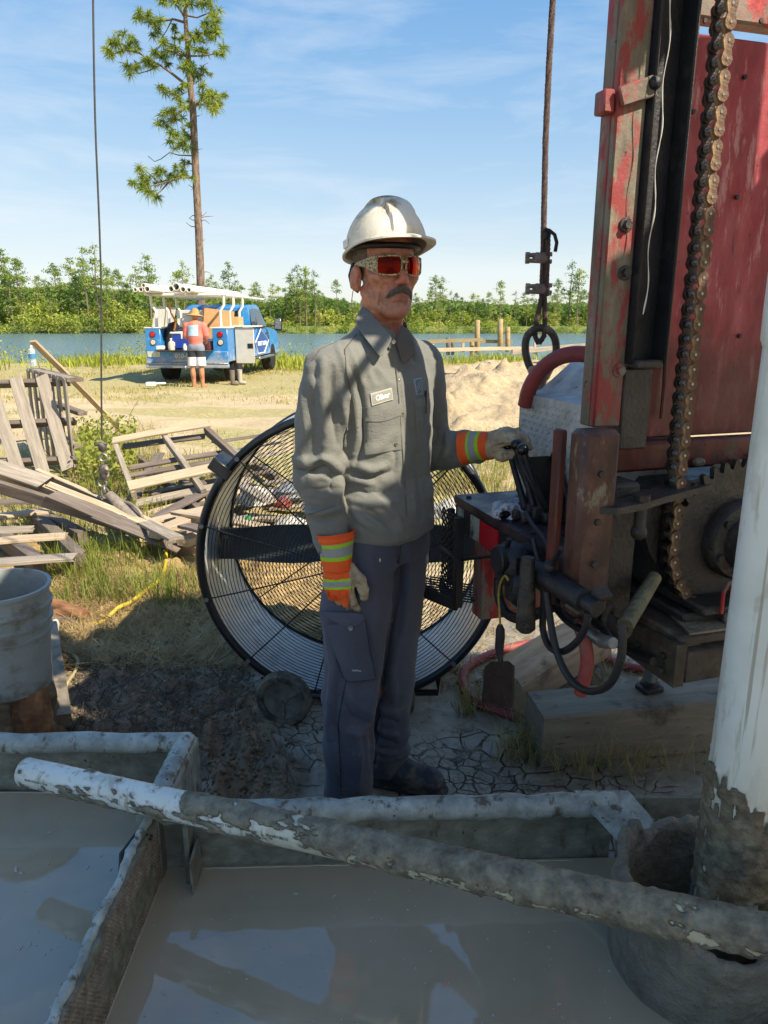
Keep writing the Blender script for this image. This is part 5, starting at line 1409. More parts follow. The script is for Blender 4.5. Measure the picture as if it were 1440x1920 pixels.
mb = MB(); q = FC + Vector((-.485, .0, .375)); mb.box(q + Vector((-.0, .08, .0)), (.09, .16, .05), Matrix.Rotation(.65, 3, 'Y'), .004); fp(mb, 'handle_stub', M_wire)
fp(MB().tube([FC + Vector((-.36, .03, -.50)), FC + Vector((-.36, .02, -.57)), FC + Vector((.36, .02, -.57)), FC + Vector((.36, .03, -.50))], .014, 10), 'base_frame', M_wire, 60); fp(MB().tube([FC + Vector((-.34, FL, -.50)), FC + Vector((-.34, FL, -.62)), FC + Vector((.34, FL, -.62)), FC + Vector((.34, FL, -.50))], .014, 10), 'base_frame', M_wire, 60)
M_tyre = simple('muddy_tyre', C('35322c'), .7, 0, .3, 20, .004, 60, dirt=C('716a59'), dirt_amt=(.42, .62), dscale=14)
M_hub = simple('dusty_hub', C('6b665c'), .7, 0, .35, 16, .004, 60, dirt=C('837b6a'), dirt_amt=(.45, .62), dscale=18)
wc0 = WY(531, 1300, 2.55)
for x in (wc0.x, wc0.x + .40):
    c = Vector((x, 2.565, .112)); rt_ = root_local(MB().lathe([(.078, -.026), (.085, -.03), (.102, -.028), (.112, -.012), (.112, .012), (.102, .028), (.085, .03), (.078, .026), (.078, -.026)], c, (.22, 1, 0), 40).build('wheel_tyre', M_tyre, None, 50), fan)
    ax = Vector((.22, 1, 0)).normalized(); mb = MB(); mb.lathe([(0, -.022), (.016, -.022), (.018, -.012), (.06, -.008), (.078, -.018), (.082, -.018), (.082, .018), (0, .018)], c, ax, 36)
    dd_, ss_, uu_ = frame_of(ax)
    for k in range(3): a = 2.1 * k + .5; v = ss_ * math.cos(a) + uu_ * math.sin(a); mb.beam(c - ax * .012 + v * .015, c - ax * .016 + v * .078, .012, .008, ax, .002)
    fp(mb, 'wheel_rim', M_hub)
    mb = MB(); mb.cyl(c - ax * .03, c - ax * .02, .009, 6); fp(mb, 'axle_nut', M_steel)
mb = MB(); mb.cyl((wc0.x, 2.58, .112), (wc0.x + .40, 2.58, .112), .009, 10); fp(mb, 'axle', M_wire, 60)

# =====================================================================  PALLETS AND BOARDS
bn = [0]
def board(root, p, q, w, th, hint, mat, name='slat', warp=.006):
    bn[0] += 1; return plank_obj(name, p, q, w, th, hint, mat, root, warp, bn[0])
# broken pallet tilted up at the back
pn = Vector((0, -.48, .9)).normalized(); pp0 = Vector((0, 5.8, .12))
def PP(px, py, off=0): return WP(px, py, pp0 + pn * off, pn)
p5 = empty('broken_pallet', PP(340, 870), label='broken pallet frame with missing slats tilted up beside the fan', cat='pallet')
for a, b, w, m in (((216, 832), (252, 930), .085, M_wgrey), ((308, 818), (383, 925), .085, M_wgrey), ((386, 806), (447, 862), .09, M_wdark)):
    board(p5, PP(*a), PP(*b), .045, w, pn, m, 'stringer')
for a, b, w, m in (((212, 826), (392, 795), .085, M_wpale), ((240, 912), (474, 862), .115, M_wpale)):
    board(p5, PP(*a, .055), PP(*b, .055), w, .02, pn, m)
for a, b, w, m in (((230, 838), (384, 818), .07, M_wdark), ((242, 878), (422, 848), .06, M_wdark), ((244, 892), (428, 862), .06, M_wdark), ((256, 944), (470, 900), .085, M_wgrey), ((272, 966), (450, 920), .085, M_wpale)):
    board(p5, PP(*a, -.055), PP(*b, -.055), w, .02, pn, m)
# pallet lying under it
p6 = empty('flat_pallet', (-1.9, 6.3, 0), label='grey pallet lying flat beneath the tilted broken one', cat='pallet')
def G(px, py, z): return WZ(px, py, z)
for a, b in (((340, 905), (470, 1000)), ((260, 860), (400, 985)), ((420, 840), (520, 900))): board(p6, G(*a, .07), G(*b, .07), .05, .09, UP, M_wdark, 'stringer')
for a, b, m in (((255, 985), (470, 935), M_wpale), ((300, 1005), (480, 968), M_wgrey), ((330, 885), (520, 850), M_wgrey), ((400, 830), (540, 810), M_wdark), ((280, 925), (500, 885), M_wdark)): board(p6, G(*a, .13), G(*b, .13), .11, .02, UP, m)
for lab, a, b, z, w, th, m in (('thick pale board end lying on the pallet nearest the fan', (288, 1003), (430, 945), .17, .11, .05, M_wpale), ('short pale board lying lowest in front of the fan', (342, 1018), (440, 985), .12, .09, .05, M_wpale), ('thin bleached lath on the heap left of the fan', (320, 1002), (440, 1030), .06, .05, .02, M_wpale)):
    o = plank_obj('loose_board', G(*a, z), G(*b, z), w, th, UP, m, None, .006, 70 + len(lab)); tag(o, lab, 'board', 'loose boards on the pallet heap')
for k, (a, b, z, m) in enumerate((((240, 1000), (420, 905), .10, M_wdark), ((225, 960), (330, 1010), .16, M_wgrey), ((330, 960), (500, 990), .20, M_wpale), ((395, 880), (505, 940), .22, M_wgrey), ((250, 935), (300, 850), .10, M_wdark), ((410, 830), (470, 865), .22, M_wgrey), ((345, 985), (440, 1012), .2, M_wdark))):
    o = plank_obj('loose_board', G(*a, z), G(*b, z + .05), .10, .022, UP, m, None, .008, 140 + k); tag(o, ('grey', 'pale', 'dark')[0 if m is M_wgrey else 1 if m is M_wpale else 2] + ' board wedged in the pallet heap ' + ('under the tilted frame', 'near the hoist plug', 'next to the fan rim', 'behind the fan rim', 'at the left of the frame', 'at the far right of the frame', 'beside the thick pale board end')[k], 'board', 'loose boards on the pallet heap')
# long broken pallet sloping down from the left
q0, q1 = WY(-60, 858, 5.3), WY(385, 1045, 4.65)
sd = (q1 - q0).normalized(); sn = Vector((0, -.25, 1)); sn = (sn - sd * sn.dot(sd)).normalized(); sb = sn.cross(sd)
def SL(px, py, off=0): return WP(px, py, q0 + sn * off, sn)
p3 = empty('sloping_pallet', (q0 + q1) / 2, label='long broken pallet sloping down from the left to the fan', cat='pallet')
for a, b, m in (((-40, 872), (382, 1042), M_wpale), ((70, 890), (310, 998), M_wpale), ((-30, 905), (230, 985), M_wdark)): board(p3, SL(*a), SL(*b), .035, .10, sn, m, 'stringer')
for a, b, m, w in (((-30, 868), (85, 905), M_wgrey, .16), ((100, 925), (250, 990), M_wdark, .13), ((90, 908), (280, 985), M_wpale, .06), ((180, 965), (340, 1030), M_wdark, .10)): board(p3, SL(*a, .06), SL(*b, .06), w, .018, sn, m)
# flat pallet lower left
p4 = empty('corner_pallet', (-3.0, 5.0, 0), label='flat grey pallet on the grass above the bucket', cat='pallet')
for a, b in (((70, 965), (158, 1010)), ((-30, 985), (75, 1060)), ((150, 1050), (60, 965))): board(p4, G(*a, .08), G(*b, .08), .08, .10, UP, M_wdark, 'stringer')
for a, b, m in (((-60, 945), (70, 940), M_wdark), ((-60, 975), (95, 958), M_wpale), ((-60, 1020), (125, 1005), M_wpale), ((-60, 1060), (140, 1045), M_wgrey), ((-60, 1000), (60, 992), M_wgrey)): board(p4, G(*a, .14), G(*b, .14), .12, .022, UP, m)
# pallet leaning, its face to the camera
lp0, lp1 = WZ(70, 893, .05), WY(40, 700, 7.75)
ln = (lp1 - lp0).cross(Vector((1, 0, 0))).normalized(); ln = -ln if ln.y > 0 else ln
def LP(px, py, off=0): return WP(px, py, lp0 + ln * off, ln)
p2 = empty('leaning_pallet', LP(60, 800), label='grey pallet leaning upright on the far left with striped shade', cat='pallet')
for a, b in (((-50, 722), (130, 716)), ((-50, 800), (140, 790)), ((-50, 872), (145, 862))): board(p2, LP(*a, -.06), LP(*b, -.06), .05, .09, ln, M_wdark, 'stringer')
for a, b in (((28, 706), (84, 896)), ((78, 705), (128, 880)), ((-14, 735), (38, 892)), ((-60, 760), (-15, 900))): board(p2, LP(*a), LP(*b), .125, .02, ln, M_wgrey)
# slatted crate end standing behind it
ca, cb = WZ(58, 690, .98), WZ(134, 708, .98)
p1 = empty('slatted_frame', (ca + cb) / 2 - Vector((0, 0, .98)), label='upright slatted wooden frame with a water bottle on top', cat='crate')
cd = (cb - ca).normalized(); cn = cd.cross(UP).normalized()
for z in (.96, .30): board(p1, Vector((ca.x, ca.y, z)), Vector((cb.x, cb.y, z)), .04, .09, cn, M_wgrey, 'rail')
for z in (.955, .62): board(p1, Vector((ca.x, ca.y, z)) - cn * .07, Vector((cb.x, cb.y, z)) - cn * .07, .04, .09, cn, M_wdark, 'rail')
for i in range(7):
    q = ca.lerp(cb, .04 + .92 * i / 6); board(p1, Vector((q.x, q.y, .02)) + cn * .05, Vector((q.x, q.y, .97)) + cn * .05, .10, .02, cn, M_wgrey)
o = plank_obj('leaning_board', WY(62, 640, 8.35), WZ(232, 812, .02), .085, .03, UP, M_wpale, None, .01, 91); tag(o, 'long pale board leaning from the slatted frame down to the sand', 'board')
# water bottle
wb = ca.lerp(cb, .03) + Vector((.02, 0, .026)) - cn * .0
bt_ = empty('water_bottle', wb, label='clear plastic water bottle with blue label on the slatted frame', cat='bottle')
t = NT('clear_plastic'); t.P(Base_Color=(.86, .93, .96), Roughness=.08, Transmission_Weight=.75, IOR=1.2)
root_local(MB().lathe([(0, 0), (.034, 0), (.037, .01), (.037, .06), (.035, .07), (.037, .08), (.037, .175), (.033, .192), (.015, .207), (.015, .215), (0, .215)], wb, UP, 18).build('body', t.m, None, 60), bt_)
root_local(MB().lathe([(.0375, .085), (.038, .085), (.038, .14), (.0375, .14)], wb, UP, 18).build('paper_label', simple('blue_print', C('3f86b8'), .5), None, 60), bt_)
root_local(MB().lathe([(0, .215), (.0145, .215), (.0145, .235), (0, .235)], wb, UP, 14).build('cap', simple('white_cap', C('e0e4e4'), .5), None), bt_)

# =====================================================================  BUCKET CORNER
bc = Vector((-1.300, 2.31, .305))
bk = empty('bucket', bc, label='dented grey plastic bucket standing on wood at the left edge', cat='bucket')
M_bucket = simple('grey_bucket', C('8b908d'), .5, 0, .12, 5, .003, 40, dirt=C('6e6656'), dirt_amt=(.50, .66), dscale=7)
BL = []
H_ = .375; rb = lambda h: .132 + .020 * h / H_
pf = [(0, 0), (.126, 0), (rb(.01), .008)]
for h, e in ((.205, 0), (.207, .008), (.217, .008), (.219, .001), (.248, .001), (.25, .011), (.262, .011), (.264, .001), (.298, .001), (.30, .010), (.314, .010), (.316, .001), (.362, .001), (.363, .008), (.375, .008)): pf.append((rb(h) + e, h))
pf += [(rb(.375) - .004, .375), (rb(.36) - .004, .36), (rb(.02) - .005, .02), (0, .02)]
root_local(MB().lathe(pf, bc, (.03, -.02, 1), 56).build('body', M_bucket, None, 30), bk)
mb = MB(); e1 = bc + Vector((.02, -.150, .20)); mb.tube([e1 + Vector((0, 0, .02)), e1 + Vector((-.05, -.02, -.03)), e1 + Vector((-.13, -.0, -.07)), e1 + Vector((-.2, .1, -.06))], .003, 8); root_local(mb.build('handle', M_galv, None, 60), bk)
mb = MB(); mb.box(bc + Vector((.024, -.145, .225)), (.034, .012, .026), None, .004); root_local(mb.build('handle_lug', M_bucket, None), bk)
mb = MB(); P = [bc + Vector((.155 * math.sin(a), -.155 * math.cos(a), .302 + .008 * math.sin(a * 9))) for a in np.linspace(.15, 1.15, 18)]; mb.tube(P, [.004 + .005 * abs(math.sin(i * 1.3)) for i in range(18)], 8); root_local(mb.build('torn_band', M_bucket, None, 60), bk)
# rotten wood under and beside it
def rough_chunk(name, a, b, r0, r1, mat, label, seed, sq=1.0):
    a, b = Vector(a), Vector(b); d, s, u_ = frame_of(b - a); L = (b - a).length
    tt, aa = np.meshgrid(np.linspace(0, 1, 26), np.linspace(0, 2 * np.pi, 28, endpoint=False), indexing='ij')
    rr_ = r0 + (r1 - r0) * tt; rr_ = rr_ * (1 + .22 * fbm(np.cos(aa) * 2.2 + seed, np.sin(aa) * 2.2, tt * 2.5, 4, seed))
    V = np.array(a) + (tt * L)[..., None] * np.array(d) + ((np.cos(aa) * rr_)[..., None] * np.array(s) + (np.sin(aa) * rr_ * sq)[..., None] * np.array(u_))
    n0 = V.shape[0] * V.shape[1]; k = np.arange(n0).reshape(26, 28); kn = np.roll(k, -1, 1)
    V = np.concatenate([V.reshape(-1, 3), np.array([a, b])]); F = np.stack([k[:-1], kn[:-1], kn[1:], k[1:]], -1).reshape(-1, 4)
    c0 = np.stack([np.full(28, n0), kn[0], k[0], k[0]], -1); c1 = np.stack([np.full(28, n0 + 1), k[-1], kn[-1], kn[-1]], -1)
    me = bpy.data.meshes.new(name); me.from_pydata(V.tolist(), [], [tuple(f) for f in F] + [tuple(f[:3]) for f in c0] + [tuple(f[:3]) for f in c1])
    o = link(name, me, mat, None, 50); tag(o, label, 'wood'); return o
M_rot = wood('rotten_wood', C('4e3322'), C('7d5638'), C('a37d56'), 10, .95)
M_rotd = wood('dark_rotten_wood', C('3f342a'), C('6f5e4a'), C('95856c'), 10, .95)
rough_chunk('rotten_log', (-1.40, 2.25, .0), (-1.38, 2.28, .30), .10, .085, M_rotd, 'dark rotten stump under the left of the bucket', 3)
rough_chunk('rotten_log', (-1.19, 2.23, .0), (-1.225, 2.27, .305), .065, .055, M_rot, 'orange rotten stump under the right of the bucket', 8)
rough_chunk('rotten_log', (-1.285, 2.20, .0), (-1.29, 2.24, .30), .045, .04, M_rotd, 'slim dark stump between the two under the bucket', 17)
rough_chunk('rotten_log', (-1.28, 2.42, .0), (-1.29, 2.40, .30), .09, .08, M_rotd, 'dark stump hidden behind the bucket foot', 12)
rough_chunk('rotten_chunk', gp(85, 1150, .05), gp(160, 1165, .03), .055, .035, M_rot, 'crumbling orange rotten wood on the straw behind the bucket', 21)
rough_chunk('rotten_chunk', gp(95, 1172, .03), gp(140, 1178, .02), .03, .025, M_rotd, 'dark sliver of rotten wood beside the orange chunk', 25)
o = plank_obj('muddy_board', WZ(90, 1175, .07), WZ(112, 1352, .10), .085, .05, UP, M_timber, None, .003, 95); tag(o, 'short muddy board lying beside the bucket', 'board')
S = SDF(sgrid((-1.36, 3.24, -.02), (-1.18, 3.42, .14), .004)); qc = gp(99, 1188, .035)
S = SDF(sgrid(qc - Vector((.07, .07, .07)), qc + Vector((.07, .07, .07)), .004)); S.ell(qc, (.035, .03, .045), None, .01); S.ell(qc + Vector((.01, -.01, -.03)), (.03, .03, .02), None, .01); V, F = S.mesh(); V = V + (fbm(V[:, 0] * 40, V[:, 1] * 40, V[:, 2] * 40, 3, 9) * .006)[:, None]
o = link('crumpled_cup', np_mesh('crumpled_cup', V, F), simple('dirty_white', C('b9b6aa'), .7, dirt=C('7c725f'), dirt_amt=(.5, .6), dscale=30), smooth=180); tag(o, 'crumpled dirty white cup on the straw beside the bucket', 'litter')
M_yel = simple('yellow_hose_skin', C('c0a62c'), .5, var=.2, scale=20, dirt=C('8c7c4c'), dirt_amt=(.55, .7), dscale=14)
o = hose('yellow_hose', [gp(318, 1015, .12), gp(314, 1040, .06), gp(309, 1068, .035), gp(297, 1095, .03), gp(270, 1122, .03), gp(245, 1138, .03), gp(222, 1152, .03), gp(196, 1165, .01), gp(170, 1172, -.01)], .011, None, 10).build('yellow_hose', M_yel, smooth=60); tag(o, 'yellow garden hose trailing over the straw from the pallets', 'hose')
o = hose('hose_end', [gp(118, 1232, .01), gp(135, 1238, .02), gp(147, 1252, .025), gp(143, 1270, .02), gp(128, 1290, .02), gp(118, 1300, .0)], .008, None, 8).build('hose_loop', simple('pale_hose_skin', C('9c906a'), .6), smooth=60); tag(o, 'short loop of pale hose on the mud beside the board', 'hose')

# =====================================================================  CABLES
def rope_mesh(pts, r, sub=6, n=7, lay=.05):
    P = hose('x', pts, 1, None, 3, sub); return P
M_cable = simple('wire_rope', C('5c4a42'), .55, .4, .35, 80, .004, 300)
def twisted(mb, pts, r, lay=.09, strands=6, step=.012):
    """wire rope: strands laid round a core"""
    pts = [Vector(p) for p in pts]; L = [0]
    for a, b in zip(pts, pts[1:]): L.append(L[-1] + (b - a).length)
    n = max(2, int(L[-1] / step)); C_ = []
    for i in range(n + 1):
        q = L[-1] * i / n; j = max(k for k in range(len(L)) if L[k] <= q + 1e-9); j = min(j, len(pts) - 2)
        C_.append(pts[j].lerp(pts[j + 1], (q - L[j]) / max(L[j + 1] - L[j], 1e-9)))
    for k in range(strands):
        path = []
        for i, c in enumerate(C_):
            d = (C_[min(i + 1, n)] - C_[max(i - 1, 0)]).normalized(); _, s, u_ = frame_of(d, (0, 1, 0))
            a = 2 * math.pi * (L[-1] * i / n / lay + k / strands); path.append(c + (s * math.cos(a) + u_ * math.sin(a)) * r * .62)
        mb.tube(path, r * .44, 5, caps=False)
    return mb
CY = 2.42
hc = empty('hoist_cable', WY(1014, 600, CY), label='brown wire rope with two clips hanging beside the mast', cat='cable')
def hp(mb, name, mat, smooth=60): return root_local(mb.build(name, mat, None, smooth), hc)
wr = [WY(1040, -60, CY), WY(1030, 110, CY), WY(1023, 260, CY), WY(1020, 400, CY), WY(1018, 500, CY), WY(1016, 555, CY)]
top_ext = wr[0] + (wr[0] - wr[1]).normalized() * 2.6
mb = twisted(MB(), wr, .0095, .085); mb.tube([top_ext, wr[0]], .0095, 8); hp(mb, 'wire_rope', M_cable)
mb = twisted(MB(), [WY(1028, 435, CY - .01), WY(1026, 500, CY - .01), WY(1024, 555, CY - .01)], .0085, .07); hp(mb, 'rope_tail', M_cable)
mb = twisted(MB(), [WY(1016, 555, CY), WY(1006, 600, CY), WY(1003, 630, CY), WY(1010, 646, CY), WY(1020, 630, CY), WY(1022, 600, CY), WY(1021, 555, CY)], .0085, .07); hp(mb, 'rope_loop', M_cable)
mb = MB(); mb.tube([WY(1022, 430, CY - .015), WY(1030, 432, CY - .02), WY(1040, 440, CY - .03), WY(1044, 455, CY - .03), WY(1041, 472, CY - .03)], .006, 6); mb.sphere(WY(1026, 440, CY - .01), .012, 8, 6, (1, 1, 1.6)); hp(mb, 'tape_end', M_black)
M_clip = simple('muddy_clip', C('8a7f72'), .6, .3, .3, 30, .004, 90)
for py in (484, 542):
    q = WY(1012, py, CY); mb = MB(); mb.box(q + Vector((.004, 0, 0)), (.052, .034, .03), Matrix.Rotation(.15, 3, 'Y'), .008)
    for dz in (-.011, .011): mb.cyl(q + Vector((-.044, -.008, dz * .7)), q + Vector((.036, -.008, dz)), .007, 10); mb.cyl(q + Vector((-.046, -.008, dz * .7)), q + Vector((-.034, -.008, dz * .7)), .011, 6)
    hp(mb, 'rope_clip', M_clip, 40)
M_bail = simple('worn_iron', C('4a423b'), .5, .5, .4, 20, .004, 60, dirt=C('8a7a66'), dirt_amt=(.52, .7), dscale=18)
lb0 = empty('lifting_bail', WY(1013, 690, CY), label='heavy iron lifting bail hanging on the wire rope loop', cat='lifting bail')
P = [WY(a, b, CY) for a, b in ((1000, 700), (990, 680), (985, 655), (988, 632), (1000, 619), (1014, 615), (1028, 619), (1039, 632), (1043, 655), (1037, 680), (1026, 700))]
root_local(hose('x', P, .0125, None, 12, 5).build('bow', M_bail, None, 60), lb0)
q = WY(1013, 692, CY); mb = MB(); mb.lathe([(0, .01), (.040, .01), (.044, .0), (.030, -.03), (.022, -.04), (.022, -.10), (.03, -.11), (.03, -.2), (0, -.2)], q, UP, 24); root_local(mb.build('plug', M_clip, None), lb0)

LC = 5.0
lc = empty('winch_line', WY(192, 800, LC), label='thin slack wire line with a swivel hanging on the left', cat='cable')
wl_ = [WY(174, -60, LC), WY(176, 110, LC), WY(179, 240, LC), WY(183, 340, LC), WY(187, 440, LC), WY(190, 560, LC), WY(190, 700, LC), WY(191, 825, LC)]
mb = hose('x', wl_, .0062, None, 7, 8); mb.tube([wl_[0] + (wl_[0] - wl_[1]).normalized() * 2.4, wl_[0]], .0062, 7); root_local(mb.build('wire', simple('thin_wire', C('45423c'), .5, .3, .3, 60), None, 60), lc)
M_sw = simple('swivel_iron', C('55504a'), .6, .4, .4, 30, .005, 80, dirt=C('a59a86'), dirt_amt=(.5, .65), dscale=20)
mb = MB(); q = WY(192, 838, LC); mb.sphere(q, .03, 12, 8, (1, 1, 1.2)); mb.box(q + Vector((-.01, 0, .02)), (.09, .03, .03), None, .01); root_local(mb.build('rope_clamp', M_sw, None), lc)
mb = MB(); q = WY(194, 858, LC); mb.ring(q, (0, 1, 0), .026, .008, 18, 6); root_local(mb.build('link', M_galv, None, 60), lc)
mb = MB(); q = WY(195, 884, LC); mb.lathe([(0, -.06), (.02, -.06), (.034, -.03), (.036, .02), (.02, .05), (0, .055)], q, UP, 14); mb.box(q + Vector((.02, -.02, .01)), (.05, .03, .04), Matrix.Rotation(.5, 3, 'Y'), .008); root_local(mb.build('swivel', M_sw, None), lc)
for k, (a, b) in enumerate(((192, 905), (196, 918))):
    mb = MB(); mb.ring(WY(a, b, LC), (1, .3, 0) if k else (0, 1, 0), .028, .008, 18, 6); root_local(mb.build('link', M_galv, None, 60), lc)
o = empty('hoist_plug', WY(230, 950, 4.95), label='grey steel hoist plug lying on the broken pallet below the line', cat='plug')
mb = MB(); a_, b_ = WY(205, 928, 5.0), WY(262, 985, 4.85); mb.tube([a_, a_.lerp(b_, .3), a_.lerp(b_, .32), b_], [.035, .042, .052, .055], 18); root_local(mb.build('body', M_clip, None), o)
mb = hose('x', [WY(206, 925, 5.0), WY(198, 915, 5.0), WY(190, 922, 4.98), WY(195, 935, 4.97), WY(206, 932, 4.97)], .009, None, 8); root_local(mb.build('eye', M_sw, None, 60), o)
mb = hose('x', [WY(228, 940, 4.95), WY(245, 945, 4.9), WY(262, 960, 4.85), WY(268, 975, 4.85)], .012, None, 8); root_local(mb.build('bail', M_clip, None, 60), o)

# =====================================================================  LITTER BEHIND THE FAN
r = np.random.default_rng(77)
def crumple(name, c, rad, mat, label, seed, cat='litter'):
    c = Vector(c); mb = MB().sphere((0, 0, 0), 1, 16, 10); V = np.array(mb.v, np.float32)
    V *= (1 + .35 * fbm(V[:, 0] * 1.7 + seed, V[:, 1] * 1.7, V[:, 2] * 1.7, 3, seed))[:, None]; V = V * np.array(rad); V[:, 2] = np.maximum(V[:, 2], -rad[2] * .5)
    mb.v = [tuple(p) for p in V]; o = mb.build(name, mat, None, 25); o.location = c; tag(o, label, cat); return o
M_sheet = simple('white_plastic', C('b3b0a6'), .6, var=.2); M_litred = simple('red_print', C('7d3a30'), .6); M_litgreen = simple('green_print', C('3c8a4c'), .5); M_litgrey = simple('grey_plastic', C('7e8284'), .5)
def lit(px, py, z=.12): q = WZ(px, py, z); return q
for nm, px, py, z, rad, m, lab in [('plastic_bag', 545, 990, .12, (.12, .08, .07), M_sheet, 'crumpled white plastic bag seen through the fan guard'), ('plastic_bag', 480, 935, .18, (.12, .1, .09), M_sheet, 'pale plastic sack behind the upper left of the fan'), ('carton', 440, 985, .12, (.05, .05, .05), M_litred, 'crushed red carton behind the left of the fan'), ('carton', 465, 985, .12, (.05, .05, .06), M_litgreen, 'small green packet beside the red carton'), ('sack', 545, 925, .14, (.13, .08, .08), M_litgrey, 'grey sack lying behind the fan'), ('carton', 530, 945, .14, (.08, .05, .05), M_litred, 'torn red wrapper behind the fan'), ('plastic_bag', 850, 960, .15, (.16, .1, .09), M_sheet, 'white plastic sack behind the right of the fan'), ('sack', 590, 950, .12, (.1, .1, .08), M_sheet, 'pale sheet crumpled behind the man')]:
    crumple(nm, lit(px, py, z), rad, m, lab, int(px + py))
for i in range(11):
    px, py = r.uniform(430, 620), r.uniform(890, 1000); a = r.uniform(-.5, .5); L = r.uniform(.25, .5); q = lit(px, py, r.uniform(.04, .14))
    o = plank_obj('scrap_board', q - Vector((math.cos(a), math.sin(a), .1)) * L, q + Vector((math.cos(a), math.sin(a), .1)) * L, r.uniform(.07, .12), .022, UP, [M_wpale, M_wgrey, M_wdark][i % 3], None, .006, 300 + i)
    tag(o, ['pale scrap board tossed on the heap behind the fan', 'grey scrap board tossed on the heap behind the fan', 'dark scrap board tossed on the heap behind the fan'][i % 3], 'board', ['pale scrap boards behind the fan', 'grey scrap boards behind the fan', 'dark scrap boards behind the fan'][i % 3])
# =====================================================================  THE MAN AT THE LEVERS
A3 = lambda v: np.array(v, np.float32)
tc = Vector((math.sin(R(50)), -math.cos(R(50)), 0)); tl = Vector((math.cos(R(50)), math.sin(R(50)), 0))   # chest direction, his left
MC = Vector((-.012, 2.115, 0))
hf = Vector((math.sin(R(25)), -math.cos(R(25)), 0)); hl = Vector((math.cos(R(25)), math.sin(R(25)), 0))     # face direction, his left
HO = Vector((.004, 2.125, 1.678))
HM = Matrix((hl, hf, UP)).transposed()
def Hd(x, y, z): return HO + hl * x + hf * y + UP * z
SR_ = Vector((-.142, 1.965, 1.405)); ER = WY(596, 882, 1.985); WR = WY(631, 1058, 1.925)
SL_ = Vector((.108, 2.236, 1.405)); EL = Vector((.148, 2.315, 1.125)); WL = WY(908, 838, 2.185)
HR_ = MC - tl * .085 + UP * .90; KR = WY(658, 1300, 2.0); AR = WY(652, 1500, 1.985)
HL_ = MC + tl * .085 + UP * .90; KL = WY(733, 1275, 2.14); AL = WY(724, 1425, 2.185)

def px_of(V):
    q = V - np.array(CAM); dep = q @ np.array(FWD); return 720 + FPX * q[:, 0] / dep, 960 + FPX * (q @ np.array(DWN)) / dep
def strokes(V, N_, L):
    """folds laid where the photograph shows them: (points, height in metres, half width in pixels); side facing the camera only"""
    px, py = px_of(V); face = sstep(.0, .35, ((np.array(CAM) - V) / np.linalg.norm(np.array(CAM) - V, axis=1, keepdims=True) * N_).sum(1)); out = np.zeros(len(V))
    for pts, amp, w in L:
        best = np.full(len(V), 1e9); m = len(pts) - 1; tp = np.zeros(len(V))
        for i in range(m):
            (ax_, ay_), (bx_, by_) = pts[i], pts[i + 1]; dx, dy = bx_ - ax_, by_ - ay_; h = np.clip(((px - ax_) * dx + (py - ay_) * dy) / (dx * dx + dy * dy), 0, 1)
            d = np.hypot(px - ax_ - h * dx, py - ay_ - h * dy); c = d < best; best = np.where(c, d, best); tp = np.where(c, (i + h) / m, tp)
        out += 1.35 * amp * np.exp(-(best / (.8 * w)) ** 2) * (.35 + .65 * np.sin(np.pi * np.clip(tp, .02, .98)) ** .6)
    return out * face
# ---- body: one continuous skin, head to heels, inside the clothes
def axis_fine(lo, hi, flo, fhi, d, D):
    a = list(np.arange(flo, fhi, d)); x = flo; L = []; 
    while x > lo: x -= D; L.append(x)
    x = a[-1]
    while x < hi: x += D; a.append(x)
    return np.array(L[::-1] + a, np.float32)
S = SDF([axis_fine(-.34, .46, -.115, .145, .0026, .011), axis_fine(1.80, 2.45, 1.985, 2.285, .0026, .011), axis_fine(-.02, 1.86, 1.46, 1.84, .0026, .013)])
HMa = np.array(HM)
def hell(c, r, k=.012, cut=False, rot=None): S.ell(Hd(*c), r, HMa if rot is None else HMa @ np.array(rot), k, cut)
def hcone(a, b, r1, r2, k=.008, cut=False): S.cone(Hd(*a), Hd(*b), r1, r2, k, cut)
hell((0, -.012, .036), (.078, .098, .088), .01)
hell((0, .030, -.040), (.063, .064, .085), .03)
hell((0, .030, -.088), (.052, .058, .044), .025)
for s in (-1, 1):
    hcone((s * .055, -.005, -.065), (s * .022, .070, -.116), .018, .016, .02)      # jaw line
    hell((s * .046, .058, -.028), (.024, .026, .020), .018)
    hcone((s * .040, .082, .014), (s * .010, .094, .010), .012, .011, .012)        # brow
    hell((s * .031, .097, -.006), (.017, .014, .011), .008, True)                  # eye socket
    hell((s * .031, .078, -.006), (.0125, .0125, .0125), .003)                     # eyeball
    hell((s * .0125, .103, -.044), (.0095, .010, .008), .006)                      # nostril wing
    hcone((s * .020, .098, -.046), (s * .037, .078, -.092), .004, .004, .009, True)   # fold beside the mouth
    hcone((s * .043, .074, -.062), (s * .046, .058, -.100), .003, .003, .009, True)
hell((0, .078, -.118), (.024, .018, .019), .018)
hcone((0, .092, .000), (0, .116, -.034), .0085, .0120, .010)
hell((0, .112, -.040), (.0105, .011, .0085), .007)
hell((0, .082, -.076), (.030, .022, .024), .014)
hcone((-.020, .096, -.076), (.020, .096, -.076), .0045, .0045, .004)
hcone((-.018, .094, -.088), (.018, .094, -.088), .0055, .0055, .005)
hcone((-.026, .104, -.0815), (.026, .104, -.0815), .0016, .0016, .003, True)
hcone((0, .1, -.100), (0, .1, -.098), .006, .006, .008, True)
for s in (-1, 1):                                                                   # ears
    rot = Matrix.Rotation(-.25, 3, 'X') @ Matrix.Rotation(s * .35, 3, 'Z')
    hell((s * .086, -.008, -.030), (.012, .020, .034), .006, rot=rot)
    hell((s * .099, -.004, -.026), (.007, .011, .017), .004, True, rot=rot)
    hell((s * .080, -.004, -.056), (.007, .009, .010), .005)
hcone((0, -.022, -.075), (0, -.048, -.225), .057, .064, .02)
